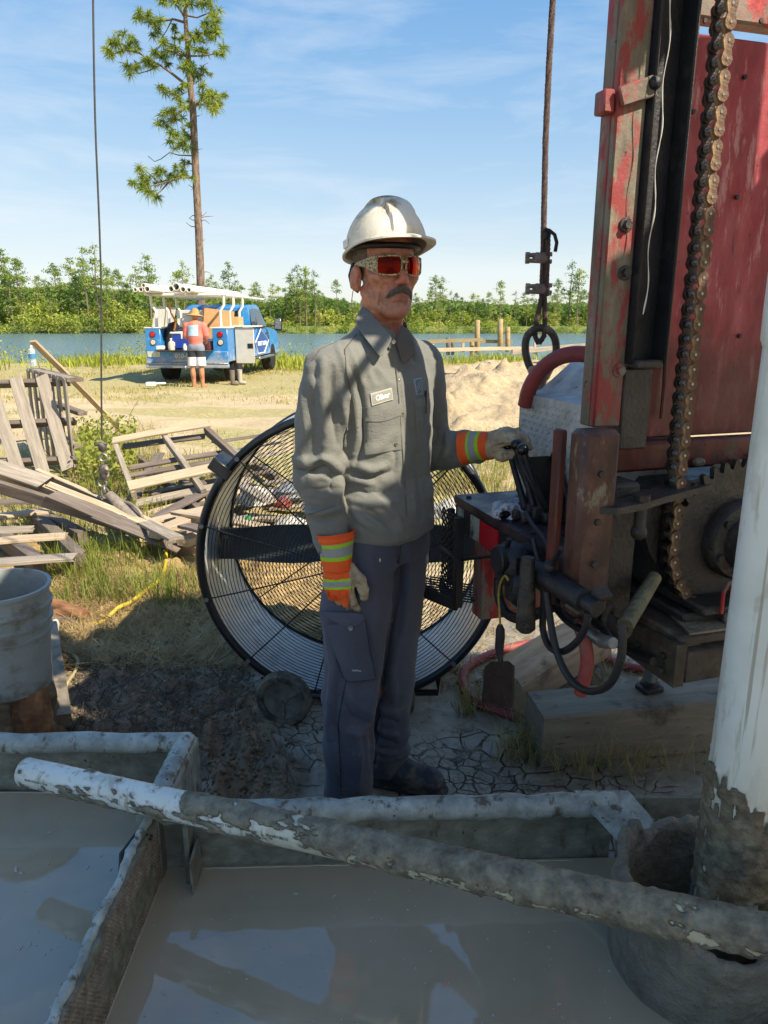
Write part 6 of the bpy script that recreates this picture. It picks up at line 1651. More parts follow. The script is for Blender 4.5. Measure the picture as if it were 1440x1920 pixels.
hcone((-.03, .02, -.10), (-.015, .005, -.21), .018, .02, .02); hcone((.03, .02, -.10), (.015, .005, -.21), .018, .02, .02)
hell((0, .022, -.165), (.012, .012, .014), .012)
nb_ = Hd(0, -.05, -.225)
S.chain([nb_, MC + UP * 1.2, MC + UP * .95], [.085, .105, .105], .04)
S.cone(nb_ + tl * .02, SL_, .05, .045, .03); S.cone(nb_ - tl * .02, SR_, .05, .045, .03)
S.chain([SR_, ER, WR], [.048, .038, .028], .02); S.chain([SL_, EL, WL], [.048, .038, .028], .02)
S.chain([HR_, KR, AR - UP * .0], [.075, .052, .036], .03); S.chain([HL_, KL, AL], [.075, .052, .036], .03); S.cone(HR_, HL_, .085, .085, .03)
V, F = S.mesh(); V = relax(V, F, 1, .4)
vz = (V - np.array(HO)) @ HMa                                   # into head coordinates
V = V + vnormals(V, F) * (.0009 * fbm(V[:, 0] * 60, V[:, 1] * 60, V[:, 2] * 60, 3, 301) * (V[:, 2] > 1.5))[:, None]
FACE_FOLDS = [([(740, 549), (731, 560), (726, 580)], -.0022, 2.2), ([(713, 548), (719, 570), (716, 584)], -.0020, 2.0), ([(691, 543), (694, 565), (700, 582)], -.0016, 2.0), ([(703, 545), (706, 570)], -.0012, 2.0), ([(676, 560), (690, 590), (704, 606)], -.0022, 2.5), ([(690, 575), (700, 596), (716, 606)], -.0016, 2.0), ([(722, 562), (721, 580)], .0016, 3), ([(700, 524), (712, 530), (724, 530)], .0012, 3), ([(728, 475), (750, 472)], -.0010, 1.5), ([(716, 478), (748, 466)], -.0010, 1.5), ([(676, 515), (672, 530), (677, 545)], -.0030, 2.2), ([(680, 518), (683, 530)], .0016, 2)]
V = V + vnormals(V, F) * strokes(V, vnormals(V, F), FACE_FOLDS)[:, None]
me = np_mesh('person', V, F)
lipm = np.exp(-((vz[:, 2] + .082) / .010) ** 2 - (vz[:, 0] / .022) ** 2) * (vz[:, 1] > .08)
red = np.exp(-((vz[:, 2] + .035) / .03) ** 2 - (vz[:, 0] / .03) ** 2) * (vz[:, 1] > .07) + .7 * np.exp(-(((np.abs(vz[:, 0]) - .085) / .012) ** 2)) + .5 * (vz[:, 2] < -.12)
stub = sstep(-.055, -.075, vz[:, 2]) * sstep(.02, .05, vz[:, 1]) * sstep(-.135, -.12, vz[:, 2])
attr(me, 'lip', lipm); attr(me, 'red', np.clip(red, 0, 1)); attr(me, 'stub', stub)
t = NT('skin')
n = t.noise(45, 5, .6, t.coord('Position'))
c = t.ramp(n, [(.3, C('8f5844')), (.52, C('b0745a')), (.75, C('c28a6e'))])
c = t.mix(t.math('MULTIPLY', t.attr('red'), .55), c, C('b05f4c'))
c = t.mix(t.math('MULTIPLY', t.attr('stub'), .30), c, C('8a7468'))
c = t.mix(t.math('MULTIPLY', t.attr('lip'), .75), c, C('94554c'))
t.P(Base_Color=c, Roughness=.48, Subsurface_Weight=.08, Subsurface_Radius=(.02, .008, .004), Subsurface_Scale=.05)
t.bump(t.mix(.5, t.noise(170, 4, .6, t.coord('Position')), t.noise(40, 3, .6, t.coord('Position', scale=(1, 1, 2.4)))), .003)
man = link('person', me, t.m, smooth=180)
tag(man, 'man in white hard hat, orange lensed sunglasses and grey work shirt holding a lever', 'person')
def mp(o, parent=None): o.parent = parent or man; return o
def sdf_part(name, S, mat, relax_n=1, disp=None, attrs=None, smooth=180, folds=None):
    V, F = S.mesh(); V = relax(V, F, relax_n)
    if folds is not None: V = V + vnormals(V, F) * strokes(V, vnormals(V, F), folds)[:, None]
    if disp is not None: V = V + vnormals(V, F) * disp(V)[:, None]
    if folds is not None: V = relax(V, F, 1, .2)
    me = np_mesh(name, V, F)
    if attrs is not None:
        for k, v in attrs(V, vnormals(V, F)).items(): attr(me, k, v)
    return mp(link(name, me, mat, None, smooth)), V, F

# ---- moustache, hair
S = SDF(sgrid(Hd(0, .09, -.07) - Vector((.06, .06, .035)), Hd(0, .09, -.07) + Vector((.06, .06, .035)), .0018))
for s in (-1, 1):
    S.chain([Hd(0, .1045, -.0610), Hd(s * .012, .1040, -.0640), Hd(s * .024, .0965, -.0700), Hd(s * .034, .0850, -.0820)], [.0068, .0080, .0070, .0038], .004, flat=(hf, 1.25))
M_hair = simple('grey_brown_hair', C('5e5248'), .8, 0, .4, 160, .003, 300)
sdf_part('moustache', S, M_hair, 1, lambda V: .0013 * fbm(V[:, 0] * 260, V[:, 1] * 260, V[:, 2] * 90, 3, 5))
r = np.random.default_rng(3); P, nn_ = [], []
for i in range(900):
    s = r.choice([-1, 1]); q = r.uniform(0, 1); P.append(A3(Hd(s * (.002 + .032 * q), .1125 - .020 * q ** 1.6 + r.normal(0, .001), -.057 - .016 * q ** 1.5 + r.normal(0, .003))))
P = np.array(P); n = len(P); d = np.array(hf)[None] * r.uniform(.1, .5, (n, 1)) + np.array([0, 0, -1.0]) + np.array(hl)[None] * (np.sign(r.normal(size=(n, 1))) * .3)
d /= np.linalg.norm(d, axis=1, keepdims=True); w = np.cross(d, np.array(hf)); L = r.uniform(.007, .012, n)[:, None]
V = np.stack([P - w * .0004, P + w * .0004, P + d * L], 1).reshape(-1, 3); F = np.arange(n * 3).reshape(-1, 3)
o = link('moustache_hair', np_mesh('moustache_hair', V, F), simple('grey_hair', C('6a5f57'), .7, var=.3, scale=200), None, 0); mp(o); o['kind'] = 'stuff'
S = SDF(sgrid(Hd(0, -.03, -.0) - Vector((.14, .14, .09)), Hd(0, -.03, .0) + Vector((.14, .14, .09)), .003))
S.ell(Hd(0, -.016, .030), (.0815, .100, .088), HMa, 0)
S.cone(Hd(-.0, -.085, -.03), Hd(0, -.085, -.06), .03, .022, .02)
F_ = S.F; dl = [(S.X - HO.x), (S.Y - HO.y), (S.Z - HO.z)]
ly = dl[0] * hf.x + dl[1] * hf.y; lx = np.abs(dl[0] * hl.x + dl[1] * hl.y)
S.F = np.maximum(F_, np.maximum(ly - .032, -(dl[2]) - .022 - .04 * sstep(.0, -.06, ly) + .0 * lx)).astype(np.float32)
sdf_part('hair', S, M_hair, 1, lambda V: .0018 * fbm(V[:, 0] * 150, V[:, 1] * 150, V[:, 2] * 60, 3, 6))
for sx in (-1, 1): mp(MB().tube([Hd(sx * .083, -.03, .01), Hd(sx * .086, -.040, -.022), Hd(sx * .082, -.036, -.052), Hd(sx * .074, -.02, -.066)], [.006, .009, .008, .004], 8).build('ratchet_strap', M_black, None, 60))
mp(MB().tube([Hd(-.083, -.03, -.05), Hd(-.086, -.04, -.09), Hd(-.08, -.05, -.14)], .0012, 5).build('glasses_cord', M_galv, None, 60))

# ---- hard hat
na, nr = 132, 44
hatM = HM @ Matrix.Rotation(R(11), 3, 'X')
HC = Hd(0, .000, .047)
az = np.linspace(0, 2 * np.pi, na, endpoint=False); rows = []
for i in range(nr + 1):                      # crown to rim
    q = i / nr; el = (1 - q) * np.pi / 2
    cr = np.cos(el) ** .92
    x =   .107 * cr * np.sin(az); y = .139 * cr * np.cos(az); z = .127 * np.sin(el) ** .98 + np.zeros(na)
    band = sstep(.040, .034, np.abs(x)); ridge = band * .0065 * sstep(0, .15, np.sin(el))
    flat_ = (1 - band) * .004 * np.sin(2 * el)
    nrm = np.stack([x / .110 ** 2, y / .139 ** 2, z / .127 ** 2], 1); nrm /= np.linalg.norm(nrm, axis=1, keepdims=True)
    rows.append(np.stack([x, y, z], 1) + nrm * (ridge - flat_)[:, None])
fr = np.clip(np.cos(az), 0, 1)
for q in (.25, .6, 1.0):                     # brim, longer at the front
    ext = (.008 + .032 * fr ** 1.4) * q
    base = rows[nr]; dirn = base.copy(); dirn[:, 2] = 0; dirn /= np.linalg.norm(dirn, axis=1, keepdims=True)
    rows.append(base + dirn * ext[:, None] + np.array([0, 0, 1]) * (-.004 * q - .010 * fr ** 2 * q * q + .004 * np.sin(az) ** 2 * q * fr)[:, None])
base = rows[-1]; rows.append(base + np.array([0, 0, -.005])); inn = base.copy(); inn[:, :2] *= .94; inn[:, 2] -= .004; rows.append(inn)
for i in (0, 8, 20, 32, 43):
    rows.append(np.stack([.108 * np.cos(i / 44 * np.pi / 2) * np.sin(az), .131 * np.cos(i / 44 * np.pi / 2) * np.cos(az), (.118) * np.sin(i / 44 * np.pi / 2) + 0 * az - .003], 1))
V = np.concatenate(rows) @ np.array(hatM).T + np.array(HC)
k = np.arange(len(rows) * na).reshape(len(rows), na); kn = np.roll(k, -1, 1)
t = NT('hat_plastic'); pp = t.coord('Position')
d1 = t.step(t.noise(11, 8, .7, t.coord('Position', scale=(1, 1, .8))), .43, .62); d2 = t.step(t.noise(60, 4, .6, pp), .66, .73)
topm = t.step(t.sep(pp)[2], 1.765, 1.83)
c = t.mix(t.math('MULTIPLY', d1, t.math('ADD', t.math('MULTIPLY', topm, .65), .32)), t.ramp(t.noise(6, 3, .5, pp), [(.3, C('d2cab4')), (.7, C('e0d9c8'))]), C('836d48'))
c = t.mix(t.math('MULTIPLY', d2, .6), c, C('5c4a34'))
t.P(Base_Color=c, Roughness=t.mix(d1, (.62,) * 3, (.8,) * 3), Specular_IOR_Level=.12); t.bump(t.noise(30, 5, .6, pp), .0015)
hat = mp(link('hard_hat', np_mesh('hard_hat', V, np.stack([k[:-1], k[1:], kn[1:], kn[:-1]], -1).reshape(-1, 4)), t.m, None, 15))
mb = MB(); mb.ring(Hd(0, .000, .050), UP, .090, .008, 40, 8); mp(mb.build('sweat_band', M_black, None, 60), hat)
for sx in (-1, 1): mp(MB().box(HC + hatM @ Vector((sx * .108, -.02, .016)), (.006, .03, .022), hatM, .002).build('slot', simple('hat_slot', C('cfcdc6'), .5), None), hat)

# ---- sunglasses
def gl_y(x): return .1155 - 5.4 * x * x - 900 * x ** 4 * .6
def lens_pts(s, nu=18, nv=10, grow=0.0, push=0.0):
    G_ = np.zeros((nu + 1, nv + 1, 3))
    for i in range(nu + 1):
        u_ = i / nu; x = .0080 - grow + (.0600 + 2 * grow) * u_
        top = .0205 + grow - .006 * abs(u_ - .4) ** 2 * 2; bot = -.0265 - grow + .010 * (u_) ** 3 + .008 * (1 - u_) ** 4
        sq = min(1, (u_ * (1 - u_) * 14)) ** .35
        for j in range(nv + 1):
            z = bot + (top - bot) * (j / nv); zc = (top + bot) / 2; z = zc + (z - zc) * (.55 + .45 * sq)
            G_[i, j] = (s * x, gl_y(x) + push - 6 * (z) ** 2, z)
    return G_
glasses = empty('sunglasses', HO); glasses.parent = man
tL = NT('mirror_lens'); lw = tL.N('ShaderNodeLayerWeight', Blend=.38)
tL.P(Base_Color=tL.ramp(lw.outputs['Facing'], [(.0, C('4e0d08')), (.30, C('86190b')), (.55, C('c2551a')), (.85, C('dcae40'))]), Metallic=.95, Roughness=.03)
tF = NT('camo_frame'); tF.P(Base_Color=tF.ramp(tF.noise(190, 4, .65, tF.coord('Position')), [(.40, C('3c3322')), (.50, C('94865e')), (.64, C('bdb085'))]), Roughness=.45)
def hmesh(name, V, F, mat, smooth=60): 
    V = np.asarray(V).reshape(-1, 3) @ HMa.T + np.array(HO); o = link(name, np_mesh(name, V, F), mat, None, smooth); o.parent = glasses; o.matrix_parent_inverse = Matrix.Translation(-HO); return o
for s in (-1, 1):
    G_ = lens_pts(s); k = np.arange(G_.shape[0] * G_.shape[1]).reshape(G_.shape[:2])
    Fq_ = np.stack([k[:-1,:-1], k[1:,:-1], k[1:,1:], k[:-1,1:]], -1).reshape(-1, 4)
    G2 = G_.copy(); G2[..., 1] -= .002; n0 = k.size
    hmesh('lens', np.concatenate([G_.reshape(-1, 3), G2.reshape(-1, 3)]), np.concatenate([Fq_ if s < 0 else Fq_[:, ::-1], (Fq_ + n0)[:, ::-1] if s < 0 else Fq_ + n0]), tL.m)
    G_ = lens_pts(s, grow=.0018, push=-.0005); out = [G_[i, 0] for i in range(19)] + [G_[18, j] for j in range(1, 11)] + [G_[i, 10] for i in range(17, -1, -1)] + [G_[0, j] for j in range(9, 0, -1)]
    mb = MB().tube([Hd(*p) for p in out], .0026, 8, closed=True); o = mb.build('rim', tF.m, None, 60); o.parent = glasses; o.matrix_parent_inverse = Matrix.Translation(-HO)
    path = [(.064, .0855, .001, .020), (.071, .074, .002, .019), (.076, .060, .004, .015), (.080, .035, .006, .009), (.082, .005, .006, .006), (.083, -.02, .002, .004)]
    vs, fs = [], []
    for i, (x, y, z, hh_) in enumerate(path):
        for dx, dz in ((-.0018, -hh_), (.0022, -hh_), (.0022, hh_), (-.0018, hh_)): vs.append(Hd(s * (x + dx), y, z + dz))
    for i in range(5):
        for q in range(4): r_ = (q + 1) % 4; fs.append((i*4+q, i*4+r_, (i+1)*4+r_, (i+1)*4+q))
    fs += [(3, 2, 1, 0), (20, 21, 22, 23)]
    mb = MB().add(vs, fs); o = mb.build('temple_arm', tF.m, None, 40); o.parent = glasses; o.matrix_parent_inverse = Matrix.Translation(-HO)
mb = MB().tube([Hd(-.010, gl_y(.01) + .001, .008), Hd(0, gl_y(0) + .002, .007), Hd(.010, gl_y(.01) + .001, .008)], .0048, 8); o = mb.build('bridge', tF.m, None, 60); o.parent = glasses; o.matrix_parent_inverse = Matrix.Translation(-HO)

# ---- shirt
S = SDF(sgrid((-.30, 1.84, .84), (.36, 2.46, 1.56), .0048))
la_ = R(50)
secs = [(.912, -.010, 2.122, .146, .114, la_), (.930, -.010, 2.122, .172, .134, la_), (.965, -.010, 2.122, .180, .138, la_), (1.02, -.010, 2.12, .174, .132, la_), (1.10, -.012, 2.118, .166, .121, la_),
        (1.20, -.014, 2.112, .177, .126, la_), (1.30, -.016, 2.105, .186, .126, la_), (1.37, -.016, 2.103, .182, .118, la_), (1.425, -.014, 2.105, .150, .098, la_), (1.47, -.010, 2.11, .098, .085, la_), (1.505, -.004, 2.112, .070, .068, la_)]
S.loft(secs, .01, 2.25)
nbv = Vector((-.006, 2.118, 1.455))
S.cone(nbv - tl * .04, SR_ + UP * .004, .062, .062, .05); S.cone(nbv + tl * .04, SL_ + UP * .004, .062, .062, .05)
WRs = ER.lerp(WR, .80); WLs = EL.lerp(WL, .86)
S.chain([SR_, SR_.lerp(ER, .5) + Vector((-.012, -.004, 0)), ER, ER.lerp(WR, .4), WRs], [.071, .064, .058, .053, .046], .007)
S.chain([SL_, SL_.lerp(EL, .5), EL, EL.lerp(WL, .5), WLs], [.072, .066, .060, .052, .045], .010)
# bagged cloth over the elbows and cuffs
dR = (WRs - ER).normalized()
S.ell(ER + Vector((.020, -.018, .028)), (.060, .054, .034), None, .015); S.ell(ER + Vector((-.004, -.006, -.03)), (.055, .053, .030), None, .015)
for q, e in ((.50, .004), (.66, .003)):
    c0 = ER.lerp(WRs, q); S.ell(c0, (.049 + e, .049 + e, .020), None, .014)
S.cone(SR_ + Vector((-.03, -.062, -.03)), ER + Vector((.035, -.052, .06)), .012, .018, .03)     # fold down the sleeve
S.cone(SR_ + Vector((.045, -.055, -.06)), ER + Vector((.05, -.045, .08)), .014, .012, .025)
S.cone(SR_ + Vector((.060, -.045, -.03)), SR_ + Vector((.075, -.05, -.24)), .007, .006, .02, cut=True)   # crease at the armpit
dL = (WLs - EL).normalized()
for q in (.25, .5, .75): S.ell(EL.lerp(WLs, q), (.030, .060 - .006 * q, .060 - .008 * q), None, .016)
# opening at the neck
S.cone(Hd(0, -.03, -.10), Hd(0, -.045, -.245), .062, .058, .008, cut=True)
S.cone(Hd(.012, .055, -.10), Hd(.032, .065, -.200), .060, .030, .010, cut=True); S.cone(Hd(.032, .065, -.20), Hd(.05, .08, -.245), .026, .010, .008, cut=True)
S.cone(WRs, WRs + dR * .1, .040, .040, .004, cut=True); S.cone(WLs, WLs + dL * .1, .037, .037, .004, cut=True)
SHIRT_FOLDS = [
    ([(632, 648), (652, 700), (668, 755), (671, 812), (662, 850)], .009, 7), ([(648, 655), (672, 715), (681, 770), (682, 830), (668, 868)], -.014, 7),
    ([(553, 858), (580, 868), (606, 858), (634, 880)], .013, 9), ([(556, 878), (585, 884), (612, 872), (640, 893)], -.013, 7), ([(575, 905), (600, 895), (625, 905)], .006, 7),
    ([(628, 885), (634, 912), (636, 940)], .008, 6), ([(618, 890), (622, 925)], -.006, 5),
    ([(563, 948), (600, 952), (637, 942)], -.008, 5), ([(562, 958), (600, 963), (638, 953)], .007, 5), ([(558, 972), (598, 978), (640, 968)], -.007, 5), ([(575, 925), (605, 935), (634, 926)], .006, 6), ([(580, 912), (600, 917), (618, 913)], -.005, 5),
    ([(577, 690), (570, 750), (574, 815), (560, 850)], .007, 9), ([(592, 680), (588, 760), (592, 830)], -.006, 7), ([(606, 675), (606, 750), (612, 820), (604, 850)], .008, 8), ([(622, 690), (622, 770), (630, 830)], -.008, 7), ([(640, 720), (646, 780), (648, 835)], .008, 7),
    ([(655, 655), (668, 690), (676, 720)], .008, 6), ([(640, 650), (655, 690)], -.006, 5),
    ([(664, 872), (695, 880), (724, 872)], .010, 8), ([(668, 888), (700, 896), (735, 884)], -.008, 6), ([(648, 893), (675, 900), (700, 908)], .008, 7), ([(655, 912), (690, 925), (735, 922)], -.006, 7), ([(652, 935), (690, 945), (745, 940)], .006, 9),
    ([(688, 850), (715, 838), (735, 812)], .006, 8), ([(735, 820), (742, 860), (738, 900)], -.005, 6), ([(660, 955), (680, 975), (700, 990)], .008, 7), ([(690, 955), (715, 975), (735, 992)], -.007, 6), ([(720, 945), (742, 968), (752, 990)], .007, 6),
    ([(790, 830), (797, 880), (803, 930)], .007, 6), ([(778, 850), (786, 910), (790, 960)], -.006, 6), ([(800, 900), (806, 950)], .006, 6), ([(770, 930), (780, 970)], .006, 6),
    ([(806, 800), (812, 830), (808, 862)], .010, 7), ([(822, 808), (826, 838), (820, 866)], -.010, 6), ([(838, 810), (843, 838), (838, 862)], .009, 6), ([(852, 812), (855, 840), (852, 860)], -.006, 5),
    ([(700, 650), (708, 690), (730, 720)], .005, 9), ([(690, 690), (700, 720)], .005, 8), ([(672, 640), (690, 670), (715, 690)], -.004, 7), ([(745, 700), (752, 760), (758, 830)], -.004, 4), ([(765, 700), (778, 760), (783, 830)], .004, 7)]
TROU_FOLDS = [
    ([(752, 1030), (750, 1085), (733, 1180), (712, 1290), (703, 1360), (703, 1430)], -.020, 8), ([(742, 1060), (722, 1180), (700, 1290), (692, 1360)], .009, 10),
    ([(615, 1190), (628, 1250), (622, 1310), (616, 1380)], .010, 8), ([(636, 1282), (628, 1330), (640, 1400), (640, 1480)], -.006, 7), ([(650, 1285), (668, 1320), (690, 1335)], .009, 9), ([(640, 1305), (660, 1345), (690, 1358)], -.008, 8), ([(625, 1340), (650, 1372), (685, 1380)], .007, 9), ([(668, 1370), (676, 1420), (670, 1480)], .008, 8), ([(655, 1390), (655, 1450), (650, 1500)], -.006, 8),
    ([(706, 1322), (722, 1332), (742, 1335)], .012, 6), ([(706, 1340), (724, 1350), (742, 1352)], -.012, 6), ([(706, 1362), (722, 1372), (742, 1376)], .012, 6), ([(704, 1380), (722, 1390), (740, 1392)], -.012, 6), ([(702, 1402), (720, 1410), (738, 1412)], .010, 6),
    ([(690, 1020), (700, 1080), (700, 1140)], .006, 12), ([(660, 1020), (668, 1080), (660, 1140)], -.005, 10), ([(770, 1030), (768, 1100), (755, 1180)], .008, 9), ([(758, 1060), (752, 1150), (735, 1240)], -.006, 7), ([(745, 1200), (735, 1260), (738, 1310)], .009, 8), ([(715, 1100), (706, 1180), (700, 1250)], .006, 12)]
ERn, WRn, SRn = A3(ER), A3(WRs), A3(SR_)
def shirt_disp(V):
    x, y, z = V.T
    # which sleeve, how far along it
    def seg(a, b):
        ba = b - a; h = np.clip((V - a) @ ba / (ba @ ba), 0, 1); return h, np.linalg.norm(V - a - h[:, None] * ba, axis=1)
    h1, d1 = seg(SRn, ERn); h2, d2 = seg(ERn, WRn); h3, d3 = seg(A3(SL_), A3(EL)); h4, d4 = seg(A3(EL), A3(WLs))
    upR, foR = sstep(.10, .075, d1), sstep(.085, .065, d2); foL = sstep(.085, .065, d4)
    body = 1 - np.clip(upR + foR + foL, 0, 1)
    ridg = lambda a, b, c, s: 1 - np.abs(vnoise(a, b, c, s)) * 2.2
    out = .0030 * ridg(x * 9 + z * 3, y * 9, z * 5 - x * 7, 401) * body
    out += .0062 * sstep(1.05, .93, z) * body * ridg(x * 11 + z * 9, y * 11, z * 7, 402)
    out += .0035 * body * ridg(x * 5, y * 5, z * 13 + x * 9, 403) * sstep(.95, 1.05, z) * sstep(1.25, 1.1, z)
    out += .0050 * foR * (.5 + sstep(.5, 0, h2) + .6 * sstep(.6, 1, h2)) * ridg(x * 9 + z * 6, y * 9, z * 26, 404)
    out += .0045 * upR * (.3 + sstep(.5, 1, h1)) * ridg(x * 14, y * 12, z * 7 + x * 18, 405)
    out += .0030 * upR * ridg(x * 22 + z * 4, y * 18, z * 3, 408)
    out += .0058 * foL * ridg(x * 24 + z * 8, y * 10, z * 11, 406)
    out += .0012 * fbm(x * 40, y * 40, z * 30, 3, 407)
    return out
t = NT('work_shirt'); pp = t.coord('Position')
wv = t.noise(420, 2, .5, pp)
c = t.ramp(t.noise(6, 4, .6, pp), [(.3, C('696a64')), (.7, C('797a73'))])
t.P(Base_Color=t.mix(.25, c, t.ramp(wv, [(.3, C('4f4f48')), (.7, C('88877c'))])), Roughness=.82, Sheen_Weight=.12, Sheen_Roughness=.5)
t.bump(t.mix(.3, t.noise(24, 6, .66, t.coord('Position', scale=(1, 1, 1.6))), wv), .009, .7)
M_shirt = t.m
shirt, sV, sF = sdf_part('work_shirt', S, M_shirt, 2, shirt_disp, folds=SHIRT_FOLDS)
bvh = BVHTree.FromPolygons([tuple(v) for v in sV], [tuple(f) for f in sF])
def hit(px, py, bv=None, push=0.0):
    d = ray(px, py).normalized(); loc, nrm, _, _ = (bv or bvh).ray_cast(CAM, d)
    if loc is None: return None, None
    if nrm.dot(d) > 0: nrm = -nrm
    return loc + nrm * push, nrm
def drape(name, poly4, mat, off=.0015, th=.0015, nu=14, nv=10, bv=None, parent=None, sm=.6, curve=None, smooth=50):
    """a patch of cloth laid on the surface between four photograph points"""
    a, b, c_, d_ = [np.array(p, float) for p in poly4]; P = np.zeros((nu + 1, nv + 1, 3)); N__ = np.zeros_like(P); last = (None, None)
    for i in range(nu + 1):
        for j in range(nv + 1):
            u_, v_ = i / nu, j / nv; q = (a * (1 - u_) + b * u_) * (1 - v_) + (d_ * (1 - u_) + c_ * u_) * v_
            if curve is not None: q = q + np.array(curve(u_, v_))
            loc, nr_ = hit(q[0], q[1], bv)
            if loc is None: loc, nr_ = last
            if loc is None: continue
            last = (loc, nr_); P[i, j] = loc; N__[i, j] = nr_
    for _ in range(2): 
        N2 = N__.copy(); N2[1:-1, 1:-1] = (N__[:-2, 1:-1] + N__[2:, 1:-1] + N__[1:-1, :-2] + N__[1:-1, 2:]) / 4; N__ = N2 / np.maximum(np.linalg.norm(N2, axis=-1, keepdims=True), 1e-6)
    T1 = P + N__ * (off + th); T0 = P - N__ * .002
    n0 = (nu + 1) * (nv + 1); k = np.arange(n0).reshape(nu + 1, nv + 1)
    Fs = [np.stack([k[:-1,:-1], k[1:,:-1], k[1:,1:], k[:-1,1:]], -1).reshape(-1, 4)]
    loop = list(k[:, 0]) + list(k[-1, 1:]) + list(k[-2::-1, -1]) + list(k[0, -2:0:-1]); lp = np.array(loop); ln_ = np.roll(lp, -1)
    Fs.append(np.stack([lp, lp + n0, ln_ + n0, ln_], -1))
    o = link(name, np_mesh(name, np.concatenate([T1.reshape(-1, 3), T0.reshape(-1, 3)]), np.concatenate(Fs)), mat, None, smooth)
    me_ = o.data; 
    return mp(o, parent)
def seam(name, pts, r, mat, bv=None, parent=None, sub=6, push=.0004):
    P = []
    for (a, b) in zip(pts, pts[1:]):
        for i in range(sub): 
            q, _ = hit(a[0] + (b[0] - a[0]) * i / sub, a[1] + (b[1] - a[1]) * i / sub, bv, push)
            if q is not None: P.append(q)
    if len(P) < 2: return None
    return mp(MB().tube(P, r, 5).build(name, mat, None, 60), parent)
M_stitch = simple('shirt_seam', C('52524b'), .9)
drape('placket', [(742, 690), (753, 690), (781, 985), (764, 985)], M_shirt, .0012, .0016, 4, 40, parent=shirt)
seam('placket_seam', [(741, 692), (748, 760), (757, 880), (763, 985)], .0012, M_stitch, parent=shirt, push=.002)
drape('pocket', [(681, 768), (748, 760), (752, 842), (686, 852)], M_shirt, .0012, .0018, 12, 12, parent=shirt)
drape('pocket_flap', [(680, 765), (749, 757), (749, 778), (681, 787)], M_shirt, .003, .002, 12, 5, parent=shirt, curve=lambda u_, v_: (0, v_ * 7 * math.sin(u_ * math.pi)))
drape('pocket', [(776, 752), (799, 744), (800, 828), (782, 838)], M_shirt, .0012, .0018, 8, 12, parent=shirt)
drape('pocket_flap', [(775, 750), (800, 742), (800, 760), (778, 768)], M_shirt, .003, .002, 8, 5, parent=shirt)
seam('pocket_pleat', [(748, 762), (752, 842)], .0013, M_stitch, parent=shirt, push=.002)
M_patch = simple('patch_cloth', C('8b897d'), .8, bump=.001, bscale=300); M_patchb = simple('patch_border', C('a9a79b'), .8)
drape('name_patch', [(694, 738), (733, 727), (736, 749), (697, 761)], M_patchb, .0018, .0018, 12, 6, parent=shirt)
drape('name_patch_field', [(696, 740), (732, 729.5), (734.5, 747.5), (698.5, 758.5)], M_patch, .0022, .0018, 12, 6, parent=shirt)
q, nq = hit(715.5, 744, None, .0044); qr, _ = hit(727, 740.5, None, .0044)
xd = (qr - q).normalized(); yd = nq.cross(xd)
mp(text_mesh('name_lettering', 'Oliver', .0185, simple('white_thread', C('e4e2da'), .7), q, xd, yd, .0004, None, 'CENTER', None, .25, .92, .0006), shirt)
M_emb = simple('emblem_cloth', C('5f7380'), .8); 
drape('emblem_patch', [(775, 711), (789, 708), (791, 739), (780, 741)], simple('emblem_border', C('8fa3ad'), .8), .0015, .0015, 6, 8, parent=shirt)
drape('emblem_field', [(777, 713), (788, 710.5), (789.5, 737), (781, 739)], M_emb, .0021, .0015, 6, 8, parent=shirt)
seam('emblem_mark', [(779, 729), (784, 718), (788, 728)], .0009, M_patchb, parent=shirt, push=.0042); seam('emblem_mark', [(780, 735), (784, 725), (788, 734)], .0009, M_patchb, parent=shirt, push=.0042)
mb = MB()
q, nq = hit(795, 742, None, .006)
if q is not None: mp(MB().tube([q + UP * .014, q - UP * .05], .004, 8).build('pen', M_knob, None, 60), shirt)
M_but = simple('button', C('6d6a60'), .35, spec=.6)
for (a, b) in ((748, 712), (754, 776), (760, 832), (768, 884), (772, 938)):
    q, nq = hit(a, b, None, .003)
    if q is not None: mp(MB().lathe([(0, .0012), (.003, .0012), (.0046, .002), (.0052, .0008), (.0052, -.002), (0, -.002)], q, nq, 14).build('button', M_but, None, 60), shirt)
q, nq = hit(742, 832, None, .004); mp(MB().lathe([(0, .001), (.0045, .0015), (.005, -.002), (0, -.002)], q, nq, 12).build('button', M_but, None, 60), shirt)
seam('flame_mark', [(723, 768), (718, 776), (720, 784), (724, 780), (722, 773)], .0007, M_stitch, parent=shirt, push=.0045)
seam('sleeve_seam', [(668, 628), (646, 655), (650, 700), (664, 760), (668, 810)], .0016, M_stitch, parent=shirt)
seam('yoke_seam', [(632, 640), (600, 655), (582, 680)], .0012, M_stitch, parent=shirt)
seam('cuff_seam', [(561, 968), (590, 962), (636, 945)], .0012, M_stitch, parent=shirt)
